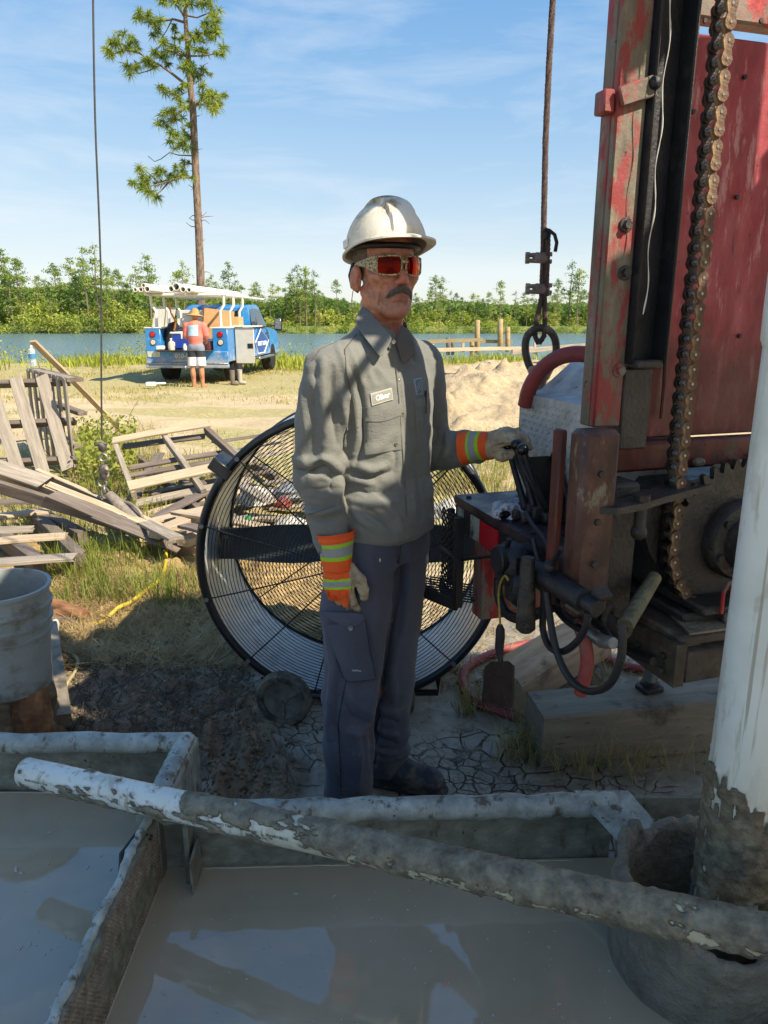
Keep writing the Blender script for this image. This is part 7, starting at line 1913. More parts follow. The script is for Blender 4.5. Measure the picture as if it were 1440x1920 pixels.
# collar: two stiff leaves round an open neck
def sheet(name, rowsP, mat, th=.003, parent=None):
    rowsP = [[Vector(p) for p in rw] for rw in rowsP]; nu, nv = len(rowsP), len(rowsP[0]); V = [p for rw in rowsP for p in rw]
    F = [(i*nv+j, i*nv+j+1, (i+1)*nv+j+1, (i+1)*nv+j) for i in range(nu-1) for j in range(nv-1)]
    me_ = bpy.data.meshes.new(name); me_.from_pydata(V, [], F); o = link(name, me_, mat, None, 180)
    s = o.modifiers.new('th', 'SOLIDIFY'); s.thickness = th; s.offset = 0; ss = o.modifiers.new('sm', 'SUBSURF'); ss.levels = ss.render_levels = 2
    return mp(o, parent)
Yc = [2.175, 2.10, 2.045, 2.02]
sheet('collar', [[WY(680, 569, 2.15), WY(675, 580, 2.11), WY(668, 592, 2.065), WY(664, 602, 2.03)],
                 [WY(696, 586, 2.07), WY(692, 600, 2.04), WY(686, 618, 2.005), WY(682, 632, 1.985)],
                 [WY(717, 611, 2.02), WY(713, 624, 2.00), WY(706, 644, 1.97), WY(702, 656, 1.955)],
                 [WY(738, 633, 1.985), WY(733, 643, 1.975), WY(722, 662, 1.955), WY(714, 674, 1.945)]], M_shirt, .003, shirt)
t = NT('collar_inside'); t.P(Base_Color=C('5a524a'), Roughness=.85)
sheet('collar', [[WY(740, 640, 2.02), WY(746, 655, 2.015), WY(750, 672, 2.01), WY(756, 690, 2.0)],
                 [WY(750, 616, 2.05), WY(758, 634, 2.035), WY(766, 650, 2.025), WY(775, 668, 2.012)],
                 [WY(752, 604, 2.10), WY(762, 618, 2.085), WY(771, 634, 2.06), WY(779, 650, 2.03)]], t.m, .003, shirt)
sheet('collar_band', [[Hd(x, y, z) for x, y, z in ((-.064, .012, -.150), (-.066, -.03, -.128), (-.055, -.075, -.118), (0, -.105, -.112), (.055, -.075, -.118), (.066, -.03, -.128), (.064, .012, -.150))],
                      [Hd(x, y, z) for x, y, z in ((-.070, .012, -.200), (-.074, -.03, -.180), (-.062, -.085, -.170), (0, -.118, -.165), (.062, -.085, -.170), (.074, -.03, -.180), (.070, .012, -.200))]], M_shirt, .004, shirt)
q, nq = hit(739, 642)
cb_ = WY(738, 641, 2.0); mp(MB().lathe([(0, .0015), (.0055, .0025), (.0062, .0), (.0062, -.003), (0, -.003)], cb_, (CAM - cb_), 14).build('button', M_but, None, 60), shirt)

# ---- trousers
S = SDF(sgrid((-.22, 1.86, .015), (.22, 2.34, .99), .0052))
S.loft([(.845, -.008, 2.122, .145, .115, la_), (.90, -.01, 2.122, .158, .125, la_), (.975, -.01, 2.122, .155, .118, la_)], .01, 2.3)
S.chain([HR_ - UP * .02, HR_.lerp(KR, .45) + Vector((-.006, -.004, 0)), KR, KR.lerp(AR, .5), AR - UP * .02], [.102, .096, .077, .073, .070], .03)
S.chain([HL_ - UP * .02, HL_.lerp(KL, .45), KL, KL.lerp(AL, .5), AL + UP * .0], [.100, .090, .072, .067, .066], .008)
for q, e in ((.62, .004), (.85, .006)):
    c0 = KL.lerp(AL, q); S.ell(c0, (.068 + e, .068 + e, .025), None, .018)
S.cone(KR + Vector((-.05, -.03, .10)), KR + Vector((-.05, -.045, -.25)), .014, .010, .03); S.cone(KR + Vector((.045, -.045, .12)), KR + Vector((.03, -.05, -.2)), .012, .010, .03)
S.cone(AL, AL - UP * .08, .05, .05, .004, cut=True); S.cone(AR - UP * .02, AR - UP * .1, .05, .05, .004, cut=True)
def trouser_disp(V):
    x, y, z = V.T; ridg = lambda a, b, c, s: 1 - np.abs(vnoise(a, b, c, s)) * 2.2
    o_ = .0040 * ridg(x * 16 + z * 3, y * 16, z * 3.0, 421) * sstep(.85, .6, z)
    o_ += .0045 * ridg(x * 7 + z * 5, y * 7, z * 13 + x * 8, 422) * (np.exp(-((z - .45) / .09) ** 2) * .8 + np.exp(-((z - .80) / .09) ** 2) * .8 + .8 * sstep(.25, .1, z))
    return o_ + .0010 * fbm(x * 40, y * 40, z * 25, 3, 423)
t = NT('work_trousers'); pp = t.coord('Position')
c = t.ramp(t.noise(5, 5, .6, pp), [(.3, C('3c3f4b')), (.7, C('4a4d5a'))])
mudm = t.math('MULTIPLY', t.step(t.noise(26, 7, .72, pp), .56, .66), t.step(t.sep(pp)[2], .75, .1))
c = t.mix(t.math('MULTIPLY', mudm, .7), c, C('77705f'))
t.P(Base_Color=t.mix(.2, c, t.ramp(t.noise(420, 2, .5, pp), [(.3, C('2c2e38')), (.7, C('5a5d6a'))])), Roughness=.85, Sheen_Weight=.1)
t.bump(t.mix(.3, t.noise(22, 5, .62, t.coord('Position', scale=(1, 1, .7))), t.noise(420, 2, .5, pp)), .006, .45)
M_trou = t.m
trou, tV, tF_ = sdf_part('work_trousers', S, M_trou, 2, trouser_disp, folds=TROU_FOLDS)
tb = BVHTree.FromPolygons([tuple(v) for v in tV], [tuple(f) for f in tF_])
M_tseam = simple('trouser_seam', C('25262e'), .9)
drape('cargo_pocket', [(611, 1172), (683, 1162), (701, 1272), (648, 1276)], M_trou, .004, .006, 14, 18, tb, trou)
drape('cargo_flap', [(600, 1146), (681, 1150), (682, 1158), (648, 1172)], M_trou, .012, .005, 14, 6, tb, trou, curve=lambda u_, v_: (0, v_ * 6 * math.sin(u_ * math.pi)))
seam('pocket_seam', [(684, 1164), (702, 1272), (650, 1276), (626, 1226)], .0014, M_tseam, tb, trou, push=.011)
seam('side_seam', [(649, 1276), (640, 1320), (634, 1360), (638, 1430), (640, 1505)], .0018, M_tseam, tb, trou)
seam('front_seam', [(752, 1010), (750, 1040), (740, 1090)], .0012, M_tseam, tb, trou)
q, nq = hit(658, 1173, tb, .021); mp(MB().lathe([(0, .001), (.004, .001), (.006, .003), (.0075, .0), (0, 0)], q, nq, 14).build('snap', M_galv, None, 60), trou)
q, nq = hit(668, 1254, tb, .0115); qr, _ = hit(674, 1254.5, tb, .0115); xd = (qr - q).normalized()
mp(text_mesh('pocket_lettering', 'UniFirst', .0085, simple('white_thread_b', C('c0c0c4'), .7), q, xd, nq.cross(xd), .0003, None), trou)
q, nq = hit(712, 1050, tb, .002); mp(MB().sphere(q, .005, 8, 6, (.6, .6, 1.2)).build('paint_fleck', simple('pale_fleck', C('c9b8ac'), .7), None, 60), trou)
belt = MB(); 
# ---- boots
M_boot = simple('rubber_boot', C('2a2f38'), .6, 0, .3, 10, .003, 60, dirt=C('6a6353'), dirt_amt=(.44, .64), dscale=16)
def boot(A, toe, name):
    A = Vector(A); fz = ghf(A.x, A.y); f = Vector(toe).normalized(); g = Vector((-f.y, f.x, 0)); c = Vector((A.x, A.y, fz))
    S = SDF(sgrid(c - Vector((.30, .30, .03)), c + Vector((.30, .30, .34)), .005))
    S.chain([c + UP * .32, c + UP * .16, c + UP * .075 + f * .02], [.052, .050, .048], .02)
    S.cone(c + UP * .045 - f * .045, c + UP * .05 + f * .06, .046, .046, .02); S.cone(c + UP * .06 + f * .04, c + UP * .048 + f * .135, .047, .041, .02, flat=(g, .92)); S.ell(c + f * .150 + UP * .043, (.050, .047, .040), None, .02)
    S.cone(c + UP * .015 - f * .06, c + UP * .015 + f * .168, .041, .044, .008, flat=(UP, 2.4))
    S.F = np.maximum(S.F, (fz + .001) - S.Z).astype(np.float32)
    sdf_part(name, S, M_boot, 1, lambda V: .002 * fbm(V[:, 0] * 30, V[:, 1] * 30, V[:, 2] * 30, 3, 431))
boot((AL.x + .005, AL.y, 0), (.93, -.28, 0), 'boot'); boot((AR.x, AR.y, 0), (.80, -.60, 0), 'boot')

# ---- gloves
t = NT('glove_cloth'); pp = t.coord('Position')
org = t.mix(.3, t.ramp(t.noise(14, 4, .6, pp), [(.3, C('e0531a')), (.7, C('f26a26'))]), C('d84c18'))
lea = t.ramp(t.noise(30, 5, .65, pp), [(.3, C('85735a')), (.55, C('a8967a')), (.75, C('c0b094'))])
lea = t.mix(t.step(t.noise(12, 6, .68, pp), .56, .70), lea, C('5d5344'))
band = t.ramp(t.attr('band'), [(0, C('9cc41e')), (.24, C('8f9390')), (.76, C('9cc41e'))], 'CONSTANT')
band = t.mix(t.step(t.noise(24, 5, .65, pp), .60, .72), band, C('6b6752'))
c = t.mix(t.step(t.attr('orange'), .46, .54), lea, org); c = t.mix(t.step(t.attr('inband'), .46, .54), c, band)
t.P(Base_Color=c, Roughness=.8); t.bump(t.mix(.4, t.noise(60, 5, .62, pp), t.noise(300, 2, .5, pp)), .004, .7)
M_glove = t.m
def fingers(S, base, dh, nb, tdir, lens, curls, rad, spread, k=.004):
    """four fingers from the knuckles: each three bones, curling towards the palm"""
    for i in range(4):
        off = tdir * (.031 - .0205 * i); p = base + off + dh * (-.004 * abs(i - 1.2)); d = (dh + tdir * spread[i]).normalized(); ang = 0
        rr = rad * (1.0, 1.02, .98, .86)[i]; L = lens[i]
        for j, f_ in enumerate((.46, .31, .23)):
            ang += curls[i][j]; dd = (d * math.cos(ang) - nb * math.sin(ang)).normalized(); q = p + dd * L * f_
            S.cone(p, q, rr * (1 - .07 * j), rr * (1 - .07 * (j + 1)), k if j else .010); p = q
def cuff(name, a, b, ra, rb_, hint, bands, n=36, nl=26, flat=1.0):
    a, b = Vector(a), Vector(b); d, s, u_ = frame_of(b - a, hint); V, O, B_, I = [], [], [], []
    for lay in (0, 1):
        for i in range(nl + 1):
            q = i / nl if lay == 0 else 1 - i / nl; r_ = ra + (rb_ - ra) * q - (.003 if lay else 0); r_ += .0015 * math.sin(q * 40) * (q > .75)
            for k in range(n):
                an_ = 2 * math.pi * k / n; w = 1 + .05 * math.sin(an_ * 3 + q * 4)
                V.append(a.lerp(b, q) + (s * math.cos(an_) * flat + u_ * math.sin(an_)) * r_ * w)
                O.append(1); ib = [(q - x0) / (x1 - x0) for x0, x1 in bands if x0 <= q <= x1]; I.append(1.0 if ib and lay == 0 else 0.0); B_.append(ib[0] if ib else 0)
    m = 2 * (nl + 1); k = np.arange(m * n).reshape(m, n); kn = np.roll(k, -1, 1)
    me = np_mesh(name, np.array([tuple(v) for v in V]), np.stack([k[:-1], kn[:-1], kn[1:], k[1:]], -1).reshape(-1, 4))
    attr(me, 'orange', np.array(O)); attr(me, 'band', np.array(B_)); attr(me, 'inband', np.array(I))
    return me
# right hand, hanging: back of the hand towards the camera, thumb to the right
wr = WY(632, 1056, 1.925); kn_ = WY(637, 1108, 1.915); dh = (kn_ - wr).normalized()
nb = Vector((-.28, -.95, .05)); nb = (nb - dh * nb.dot(dh)).normalized(); td = dh.cross(nb); td = td if td.x > 0 else -td
S = SDF(sgrid(wr + Vector((-.10, -.09, -.19)), wr + Vector((.13, .12, .06)), .0026))
HMR = np.array(Matrix((td, nb, dh)).transposed())
S.cone(wr - dh * .03, wr + dh * .02, .036, .036, .01, flat=(nb, 1.25)); S.ell(wr + dh * .050, (.048, .026, .052), HMR, .016); S.ell(wr + dh * .03 + td * .02 - nb * .012, (.030, .022, .036), HMR, .012)
fingers(S, wr + dh * .086, dh, nb, td, (.074, .082, .076, .062), ((.30, .35, .25), (.38, .45, .35), (.5, .6, .5), (.65, .7, .5)), .0116, (.06, .0, -.05, -.10))
S.chain([wr + dh * .020 + td * .030 - nb * .010, wr + dh * .050 + td * .060 - nb * .006, wr + dh * .078 + td * .068 - nb * .006, wr + dh * .100 + td * .066 - nb * .012], [.018, .0165, .0145, .0125], .008)
wra, dha, nba, tda = A3(wr), A3(dh), A3(nb), A3(td)
GR_FOLDS = [([(660, 1064), (664, 1085), (662, 1110)], -.005, 2.5), ([(628, 1118), (634, 1135), (640, 1150)], -.005, 2.2), ([(650, 1112), (655, 1130), (656, 1146)], -.006, 2.4), ([(615, 1112), (620, 1130)], -.005, 2.2), ([(605, 1070), (640, 1075), (658, 1068)], -.003, 2), ([(603, 1080), (630, 1084)], .003, 2.5), ([(664, 1092), (676, 1100)], -.003, 2)]
def gl_attr(V, N_):
    u_ = (V - wra) @ dha; s_ = (V - wra) @ tda; side = N_ @ nba
    orange = ((side > -.35) & (u_ < .098) & (s_ < .040 - .10 * np.clip(u_ - .02, 0, 1))) | ((side > -.2) & (u_ < .125) & (np.abs(s_ - .008) < .014)) | ((side > -.2) & (u_ < .112) & (s_ < .0))
    ib = (side > -.25) & (u_ > .040) & (u_ < .070) & (s_ < .040)
    return dict(orange=orange.astype(float), inband=ib.astype(float), band=np.clip((u_ - .040) / .030, 0, 1))
gR, _, _ = sdf_part('glove', S, M_glove, 1, lambda V: .0016 * fbm(V[:, 0] * 55, V[:, 1] * 55, V[:, 2] * 55, 4, 441) + .0016 * (1 - 2 * np.abs(vnoise(V[:, 0] * 30, V[:, 1] * 30, V[:, 2] * 90, 442))) * (((V - wra) @ dha) < .03), gl_attr, folds=GR_FOLDS)
cu0, cu1 = WY(634, 1066, 1.925), WY(627, 997, 1.935)
mp(link('glove_cuff', cuff('glove_cuff', cu0, cu1, .043, .057, nb, [(.28, .76)], flat=.92), M_glove, None, 50), gR)
# left hand, closed over the lever knob
wl2 = WY(905, 838, 2.185); k2 = WY(950, 816, 2.135); dh = (k2 - wl2).normalized()
nb = Vector((-.05, -.45, .9)); nb = (nb - dh * nb.dot(dh)).normalized(); td = Vector((.2, -1, -.25)); td = (td - dh * td.dot(dh) - nb * td.dot(nb)).normalized()
S = SDF(sgrid(wl2 + Vector((-.06, -.14, -.10)), wl2 + Vector((.19, .08, .09)), .0026))
HML = np.array(Matrix((td, nb, dh)).transposed())
S.cone(wl2 - dh * .02, wl2 + dh * .03, .034, .036, .01, flat=(nb, 1.15)); S.ell(wl2 + dh * .060, (.047, .024, .046), HML, .012)
fingers(S, wl2 + dh * .090, dh, nb, td, (.082, .090, .086, .070), ((.45, .75, .55), (.42, .8, .6), (.45, .85, .6), (.5, .9, .6)), .0110, (.05, .0, -.04, -.08), .002)
S.chain([wl2 + dh * .035 + td * .030 - nb * .014, wl2 + dh * .065 + td * .046 - nb * .034, wl2 + dh * .088 + td * .030 - nb * .050, wl2 + dh * .104 + td * .012 - nb * .056], [.018, .016, .014, .012], .008)
GL_FOLDS = [([(926, 836), (945, 833), (962, 836), (972, 842)], -.007, 2.6), ([(932, 851), (945, 853), (955, 850)], -.006, 2.4), ([(920, 818), (940, 812), (965, 812), (985, 822)], .003, 4), ([(950, 822), (968, 826), (980, 834)], -.004, 2.2), ([(945, 804), (952, 815)], -.003, 2), ([(965, 806), (971, 818)], -.003, 2), ([(916, 812), (922, 850)], -.003, 2.5), ([(926, 845), (938, 843), (950, 842)], .004, 3)]
def gl_attr2(V, N_): z = np.zeros(len(V)); return dict(orange=z, inband=z, band=z)
gL, _, _ = sdf_part('glove', S, M_glove, 1, lambda V: .0018 * fbm(V[:, 0] * 55, V[:, 1] * 55, V[:, 2] * 55, 4, 451) + .0014 * (1 - 2 * np.abs(vnoise(V[:, 0] * 80, V[:, 1] * 40, V[:, 2] * 40, 452))), gl_attr2, folds=GL_FOLDS)
cv0, cv1 = WY(922, 834, 2.17), WY(868, 841, 2.215)
mp(link('glove_cuff', cuff('glove_cuff', cv0, cv1, .042, .050, UP, [(.30, .72)]), M_glove, None, 50), gL)
print('man done', round(time.time() - T0, 1))
# =====================================================================  THE BLUE SERVICE TRUCK
TA = -R(3.4)
T_O = WY(354, 700, 18.25); T_O.z = ghf(T_O.x, T_O.y)
truck = empty('service_truck', T_O, (0, 0, TA), 'bright blue service truck with white pipe rack, seen from behind by the lake', 'truck')
def lp(mb, name, mat, smooth=40, parent=None):
    o = mb.build(name, mat, None, smooth); o.parent = parent or truck; return o
def bx(x0, x1, y0, y1, z0, z1, bev=.015): return MB().box(((x0+x1)/2, (y0+y1)/2, (z0+z1)/2), (abs(x1-x0), abs(y1-y0), abs(z1-z0)), None, bev)
t = NT('blue_paint'); bl = t.ramp(t.noise(1.5, 4, .6, t.coord('Object')), [(.3, C('2673b4')), (.7, C('3489c8'))]); dm = t.step(t.math('ADD', t.noise(7, 6, .65, t.coord('Object')), t.math('MULTIPLY', t.step(t.sep(t.coord('Position'))[2], .9, .35), .28)), .52, .80); t.P(Base_Color=t.mix(t.math('MULTIPLY', dm, .65), bl, C('b3a78f')), Roughness=t.mix(dm, (.28,) * 3, (.75,) * 3), Coat_Weight=.25); M_blue = t.m
M_wht = simple('rack_white', C('d8d6cc'), .45, var=.08, scale=4); M_tire = simple('truck_tyre', C('1d1c1b'), .85, var=.3); M_dkglass = simple('dark_glass', C('1a2634'), .08, var=.1, spec=.8)
M_greydoor = simple('compartment_lining', C('b9b7ae'), .55, var=.08); M_chrome = simple('bright_metal', C('a9acae'), .25, .9)
W2 = 1.02
for s in (-1, 1):
    lp(bx(s * .64, s * W2, 0.0, 2.6, .55, 1.34), 'side_box', M_blue)
    lp(bx(s * .60, s * (W2 + .02), -.01, 2.6, 1.342, 1.372, .006), 'box_lid', M_wht)
    c = (s * .835, -.012, 1.20); lp(MB().lathe([(0, .012), (.055, .012), (.062, 0), (0, 0)], c, (0, -1, 0), 20), 'tail_light', simple('tail_red', C('b3171c'), .25, var=.05))
    c = (s * .835, -.012, 1.01); lp(MB().lathe([(0, .012), (.052, .012), (.062, 0), (0, 0)], c, (0, -1, 0), 20), 'reverse_light', simple('lamp_white', C('c9b69a'), .25, var=.05))
    for c in ((s * .835, -.006, 1.20), (s * .835, -.006, 1.01)): lp(MB().ring(c, (0, 1, 0), .066, .010, 20, 6), 'light_bezel', M_black)
lp(bx(-.64, .64, .0, 2.6, .55, .80), 'bed_floor', M_black)
lp(bx(-W2, W2, -.04, .0, .40, .80, .012), 'rear_panel', M_blue)
lp(bx(-.66, .66, -.30, .02, .80, .835, .01), 'tailgate', M_grease)
lp(bx(-W2 - .01, W2 + .01, -.10, .02, .40, .50, .02), 'bumper', M_blue); lp(bx(-W2 - .01, W2 + .01, -.11, -.02, .50, .525, .008), 'bumper_trim', M_chrome)
text_mesh('phone_lettering', '850-871-', .15, simple('cream_print', C('d8cfb4'), .5), (0, 0, 0), (1, 0, 0), (0, 0, 1), .002, truck, 'LEFT').location = (-.30, -.105 + .06, .69)
text_mesh('small_lettering', 'Burkettwellsandson', .07, simple('cream_print', C('d8cfb4'), .5), (0, 0, 0), (1, 0, 0), (0, 0, 1), .002, truck, 'LEFT').location = (-.36, -.045, .58)
lp(bx(-.98, -.66, -.055, -.042, .66, .80, .004), 'number_plate', simple('plate', C('b9b9a6'), .5, var=.3, scale=18))
lp(MB().cyl((.0, -.02, .42), (.0, -.22, .40), .03, 10).sphere((0, -.24, .43), .05, 10, 8), 'tow_hitch', M_chrome)
# cab
cab = [(2.66, .55), (2.66, 1.25), (2.72, 1.86), (3.0, 1.95), (3.9, 1.96), (4.15, 1.88), (4.75, 1.32), (6.1, 1.22), (6.25, 1.05), (6.28, .55)]
mb = MB(); nn = len(cab); wid = lambda z: .98 - .13 * max(0, (z - 1.15)) / .8
vs = [(-wid(z), y, z) for y, z in cab] + [(wid(z), y, z) for y, z in cab]
mb.add(vs, [tuple(range(nn)), tuple(range(nn, 2*nn))[::-1]] + [(i, nn + i, nn + (i+1) % nn, (i+1) % nn) for i in range(nn)]); lp(mb, 'cab_body', M_blue, 30)
mb = MB(); mb.add([(-.72, 2.655, 1.32), (.72, 2.655, 1.32), (.68, 2.70, 1.78), (-.68, 2.70, 1.78)], [(0, 1, 2, 3)]); o = lp(mb, 'rear_window', M_dkglass, 0); o.modifiers.new('th', 'SOLIDIFY').thickness = .012
mb = MB(); w_ = lambda z: wid(z) + .004
mb.add([(w_(1.30), 3.52, 1.30), (w_(1.30), 4.66, 1.30), (w_(1.82), 4.18, 1.82), (w_(1.86), 3.52, 1.86)], [(0, 1, 2, 3)]); o = lp(mb, 'side_window', M_dkglass, 0); o.modifiers.new('th', 'SOLIDIFY').thickness = .008
mb = MB(); mb.add([(w_(1.30), 2.85, 1.30), (w_(1.30), 3.44, 1.30), (w_(1.86), 3.44, 1.86), (w_(1.82), 2.95, 1.82)], [(0, 1, 2, 3)]); o = lp(mb, 'side_window', M_dkglass, 0); o.modifiers.new('th', 'SOLIDIFY').thickness = .008
for y in (2.78, 3.48, 4.62): lp(bx(.978, .985, y, y + .012, .58, 1.28, .0), 'door_seam', M_black)
lp(bx(.98, 1.01, 4.42, 4.58, 1.14, 1.17, .008), 'door_handle', M_black)
lp(bx(1.0, 1.14, 2.9, 4.9, .46, .52, .02), 'running_board', M_chrome)
mb = MB(); mb.tube([(.97, 4.55, 1.34), (1.18, 4.62, 1.38), (1.28, 4.62, 1.36)], .022, 8); mo = lp(mb, 'mirror', M_black, 60)
o = bx(1.22, 1.44, 4.58, 4.68, 1.22, 1.60, .03).build('mirror_head', M_black, mo); o = bx(1.24, 1.42, 4.572, 4.58, 1.27, 1.57, .004).build('mirror_glass', M_chrome, mo)
# logo diamond on the door
mb = MB(); mb.prism([(.986, 3.0, .92), (.986, 3.75, 1.28), (.986, 4.75, .95), (.986, 4.1, .60), (.986, 3.3, .60)], (.003, 0, 0)); lg_ = lp(mb, 'door_logo', simple('logo_navy', C('2a4f96'), .4, var=.05), 0)
mb = MB(); mb.tube([(.99, 3.0, .92), (.99, 3.75, 1.28), (.99, 4.75, .95), (.99, 4.1, .60), (.99, 3.3, .60)], .018, 4, closed=True); mb.build('logo_border', simple('logo_white', C('dfe6ee'), .4, var=.04), lg_, 0)
o = text_mesh('logo_lettering', 'BURKETT & SON', .165, simple('logo_white_b', C('e8edf2'), .4, var=.04), (0, 0, 0), (0, 1, 0), (0, 0, 1), .002, lg_, 'CENTER', None, 0, .92, .004); o.location = (.993, 3.88, .87)
o = text_mesh('logo_lettering', 'ON', .14, simple('logo_white_b', C('e8edf2'), .4, var=.04), (0, 0, 0), (1, 0, 0), (0, 0, 1), .002, truck, 'CENTER'); o.location = (.42, 2.655, 1.46)
mb = MB(); mb.tube([(-.55, 2.65, 1.5), (.1, 2.66, 1.7), (.62, 2.65, 1.5), (.45, 2.645, 1.38)], .012, 4); lp(mb, 'window_logo', simple('logo_white', C('dfe6ee'), .4), 0)
# wheels
for x in (-.80, .84):
    for y, r_ in ((1.05, .42), (5.35, .43)):
        w = lp(MB().lathe([(.22, -.14), (.38, -.15), (r_, -.10), (r_ + .0, .10), (.38, .15), (.22, .14)], (x, y, r_), (1, 0, 0), 30), 'wheel', M_tire)
        MB().lathe([(0, .10), (.10, .11), (.2, .08), (.225, .14), (.225, -.1), (0, -.1)], (x, y, r_), (1 if x > 0 else -1, 0, 0), 24).build('rim', M_chrome, w)
lp(bx(-.5, .5, -.0, 5.9, .42, .54, .01), 'chassis', M_black); lp(bx(-.9, .9, .95, 1.15, .34, .46, .03), 'rear_axle', M_black)
# opened compartment on the right side
mb = bx(W2 + .02, W2 + .50, .60, .635, .48, 1.36, .012); dr = lp(mb, 'compartment_door', M_greydoor); bx(W2 + .33, W2 + .47, .59, .60, .85, .97, .008).build('latch', M_black, dr)
lp(bx(W2 - .02, W2 + .01, .66, 1.4, .58, 1.30, .0), 'compartment_opening', M_grease)
lp(bx(W2 - .1, W2 + .55, .56, 1.42, 1.372, 1.40, .006), 'raised_lid', M_wht)
lp(MB().box((-.93, 1.2, 1.62), (.02, 1.5, .5), Matrix.Rotation(.25, 3, 'Y'), .004), 'raised_lid', M_wht)
lp(bx(-1.0, -.28, 2.36, 2.40, 1.25, 1.80, .006), 'headboard', M_wht)
# ladder rack
for y in (.25, 1.15, 2.1):
    for s in (-1, 1):
        lp(MB().tube([(s * .80, y, 1.36), (s * .80, y, 1.75), (s * .90, y, 1.9), (s * .90, y, 2.12)], .035, 8), 'rack_post', M_wht, 50)
    lp(MB().cyl((-.98, y, 2.13), (.98, y, 2.13), .035, 10), 'rack_bar', M_wht, 50)
for s in (-.9, .9): lp(MB().cyl((s, -.1, 2.13), (s, 4.6, 2.13), .03, 10), 'rack_rail', M_wht, 50)
lp(MB().cyl((-.62, 2.3, 1.36), (.15, .3, 1.5), .028, 8), 'rack_brace', M_wht, 50)
# things carried
def carry(o, label, cat, group=None): tag(o, label, cat, group); return o
def TW(x, y, z): return truck_m @ Vector((x, y, z))
truck_m = Matrix.Translation(T_O) @ Matrix.Rotation(TA, 4, 'Z')
def tobj(mb, name, mat, label, cat, smooth=40, group=None): 
    mb.v = [tuple(truck_m @ Vector(p)) for p in mb.v]; o = mb.build(name, mat, None, smooth); tag(o, label, cat, group); return o
def hollow(a, b, r_): return MB().lathe([(r_ - .012, 0), (r_, 0), (r_, (Vector(b) - Vector(a)).length), (r_ - .012, (Vector(b) - Vector(a)).length), (r_ - .012, 0)], a, Vector(b) - Vector(a), 20)
M_pp = simple('roof_pipe_white', C('dcd9cf'), .4, var=.05)
for x, z, r_, lab in ((-.02, 2.29, .085, 'upper white pipe of the bundle on the truck rack'), (-.14, 2.245, .07, 'lower white pipe with an open end on the truck rack'), (.14, 2.23, .065, 'white pipe on the truck rack right of the open ended ones'), (.28, 2.22, .055, 'thin white pipe on the right side of the truck rack'), (-.60, 2.23, .065, 'white pipe on the left side of the truck rack'), (-.75, 2.22, .055, 'thin white pipe second from the left of the truck rack'), (-.88, 2.215, .05, 'white pipe on the far left edge of the truck rack'), (-.68, 2.31, .05, 'white pipe riding on top of the left pipes')):
    tobj(hollow((x, -.75 if x < -.4 else -.45, z), (x, 5.2, z), r_), 'roof_pipe', M_pp, lab, 'pipe', 60, 'pipes on the truck rack')
ck = empty('cooler', TW(-.22, .35, .84), (0, 0, TA), 'blue picnic cooler with white lid on the truck bed', 'cooler')
o = bx(-.26, .26, -.15, .15, 0, .36, .03).build('body', simple('cooler_blue', C('1f3f9a'), .4, var=.08), ck); bx(-.27, .27, -.16, .16, .36, .42, .02).build('lid', simple('cooler_white', C('dcdcd6'), .5), ck); bx(.02, .06, -.165, -.15, .25, .38, .004).build('latch', M_wht, ck)
tobj(MB().box((.42, 1.3, 1.42), (.75, .6, .75), Matrix.Rotation(.35, 3, 'Z') @ Matrix.Rotation(.12, 3, 'Y'), .004), 'cardboard_box', simple('cardboard', C('b0875a'), .85, var=.1), 'brown cardboard box leaning in the truck bed behind the man', 'box')
tobj(bx(.35, .85, 1.8, 2.3, 1.2, 1.62, .004), 'cardboard_box', simple('cardboard_pale', C('c29a6c'), .85, var=.1), 'smaller pale cardboard box by the right rack posts', 'box')
jg = empty('plastic_jug', TW(-.33, -.16, .836), (0, 0, TA), 'translucent jug of brown liquid on the tailgate', 'jug')
MB().lathe([(0, 0), (.075, 0), (.08, .02), (.08, .14), (.06, .19), (.025, .22), (.025, .25), (0, .25)], (0, 0, 0), UP, 18).build('body', simple('jug_white', C('cbb9a2'), .4, var=.15), jg, 60); MB().lathe([(0, .25), (.03, .25), (.03, .28), (0, .28)], n=14).build('cap', M_wht, jg); MB().tube([(.05, -.02, .2), (.09, -.03, .17), (.085, -.02, .1)], .012, 6).build('handle', M_wht, jg, 60)
tobj(MB().lathe([(0, 0), (.045, 0), (.05, .08), (.03, .13), (.03, .15), (0, .15)], (.0, -.16, .836), UP, 14), 'small_jug', M_wht, 'small white bottle on the tailgate beside the man', 'bottle', 60)
tobj(MB().box((-.62, -.1, .885), (.2, .14, .1), None, .02), 'white_pack', M_wht, 'white pack lying at the left end of the tailgate', 'pack')
tobj(MB().tube([(-.5, .35, .84), (-.5, .35, 1.2), (-.44, .4, 1.38), (-.36, .45, 1.45)], [.16, .17, .14, .08], 14), 'black_barrel', M_black, 'black covered barrel standing left of the blue cooler', 'barrel', 60)
tobj(MB().cyl((-.35, .8, 1.30), (.12, .95, 1.30), .12, 18, .01), 'grey_canister', simple('canister_grey', C('77705f'), .5), 'grey canister lying on the cooler in the truck bed', 'canister')
tobj(MB().lathe([(0, 0), (.16, .0), (.17, .05), (.15, .22), (0, .22)], (.5, .2, .82), UP, 18), 'tool_bin', simple('bin_maroon', C('5a2f2c'), .6), 'dark red bin right of the man on the truck bed', 'bin', 60)
tobj(hose('x', [(-.45, .3, 1.98), (-.42, .2, 1.75), (-.30, .15, 1.5), (-.36, .2, 1.3)], .022, None, 6), 'orange_strap', simple('strap_orange', C('c0763c'), .7), 'orange strap hanging from the truck rack', 'strap', 60)

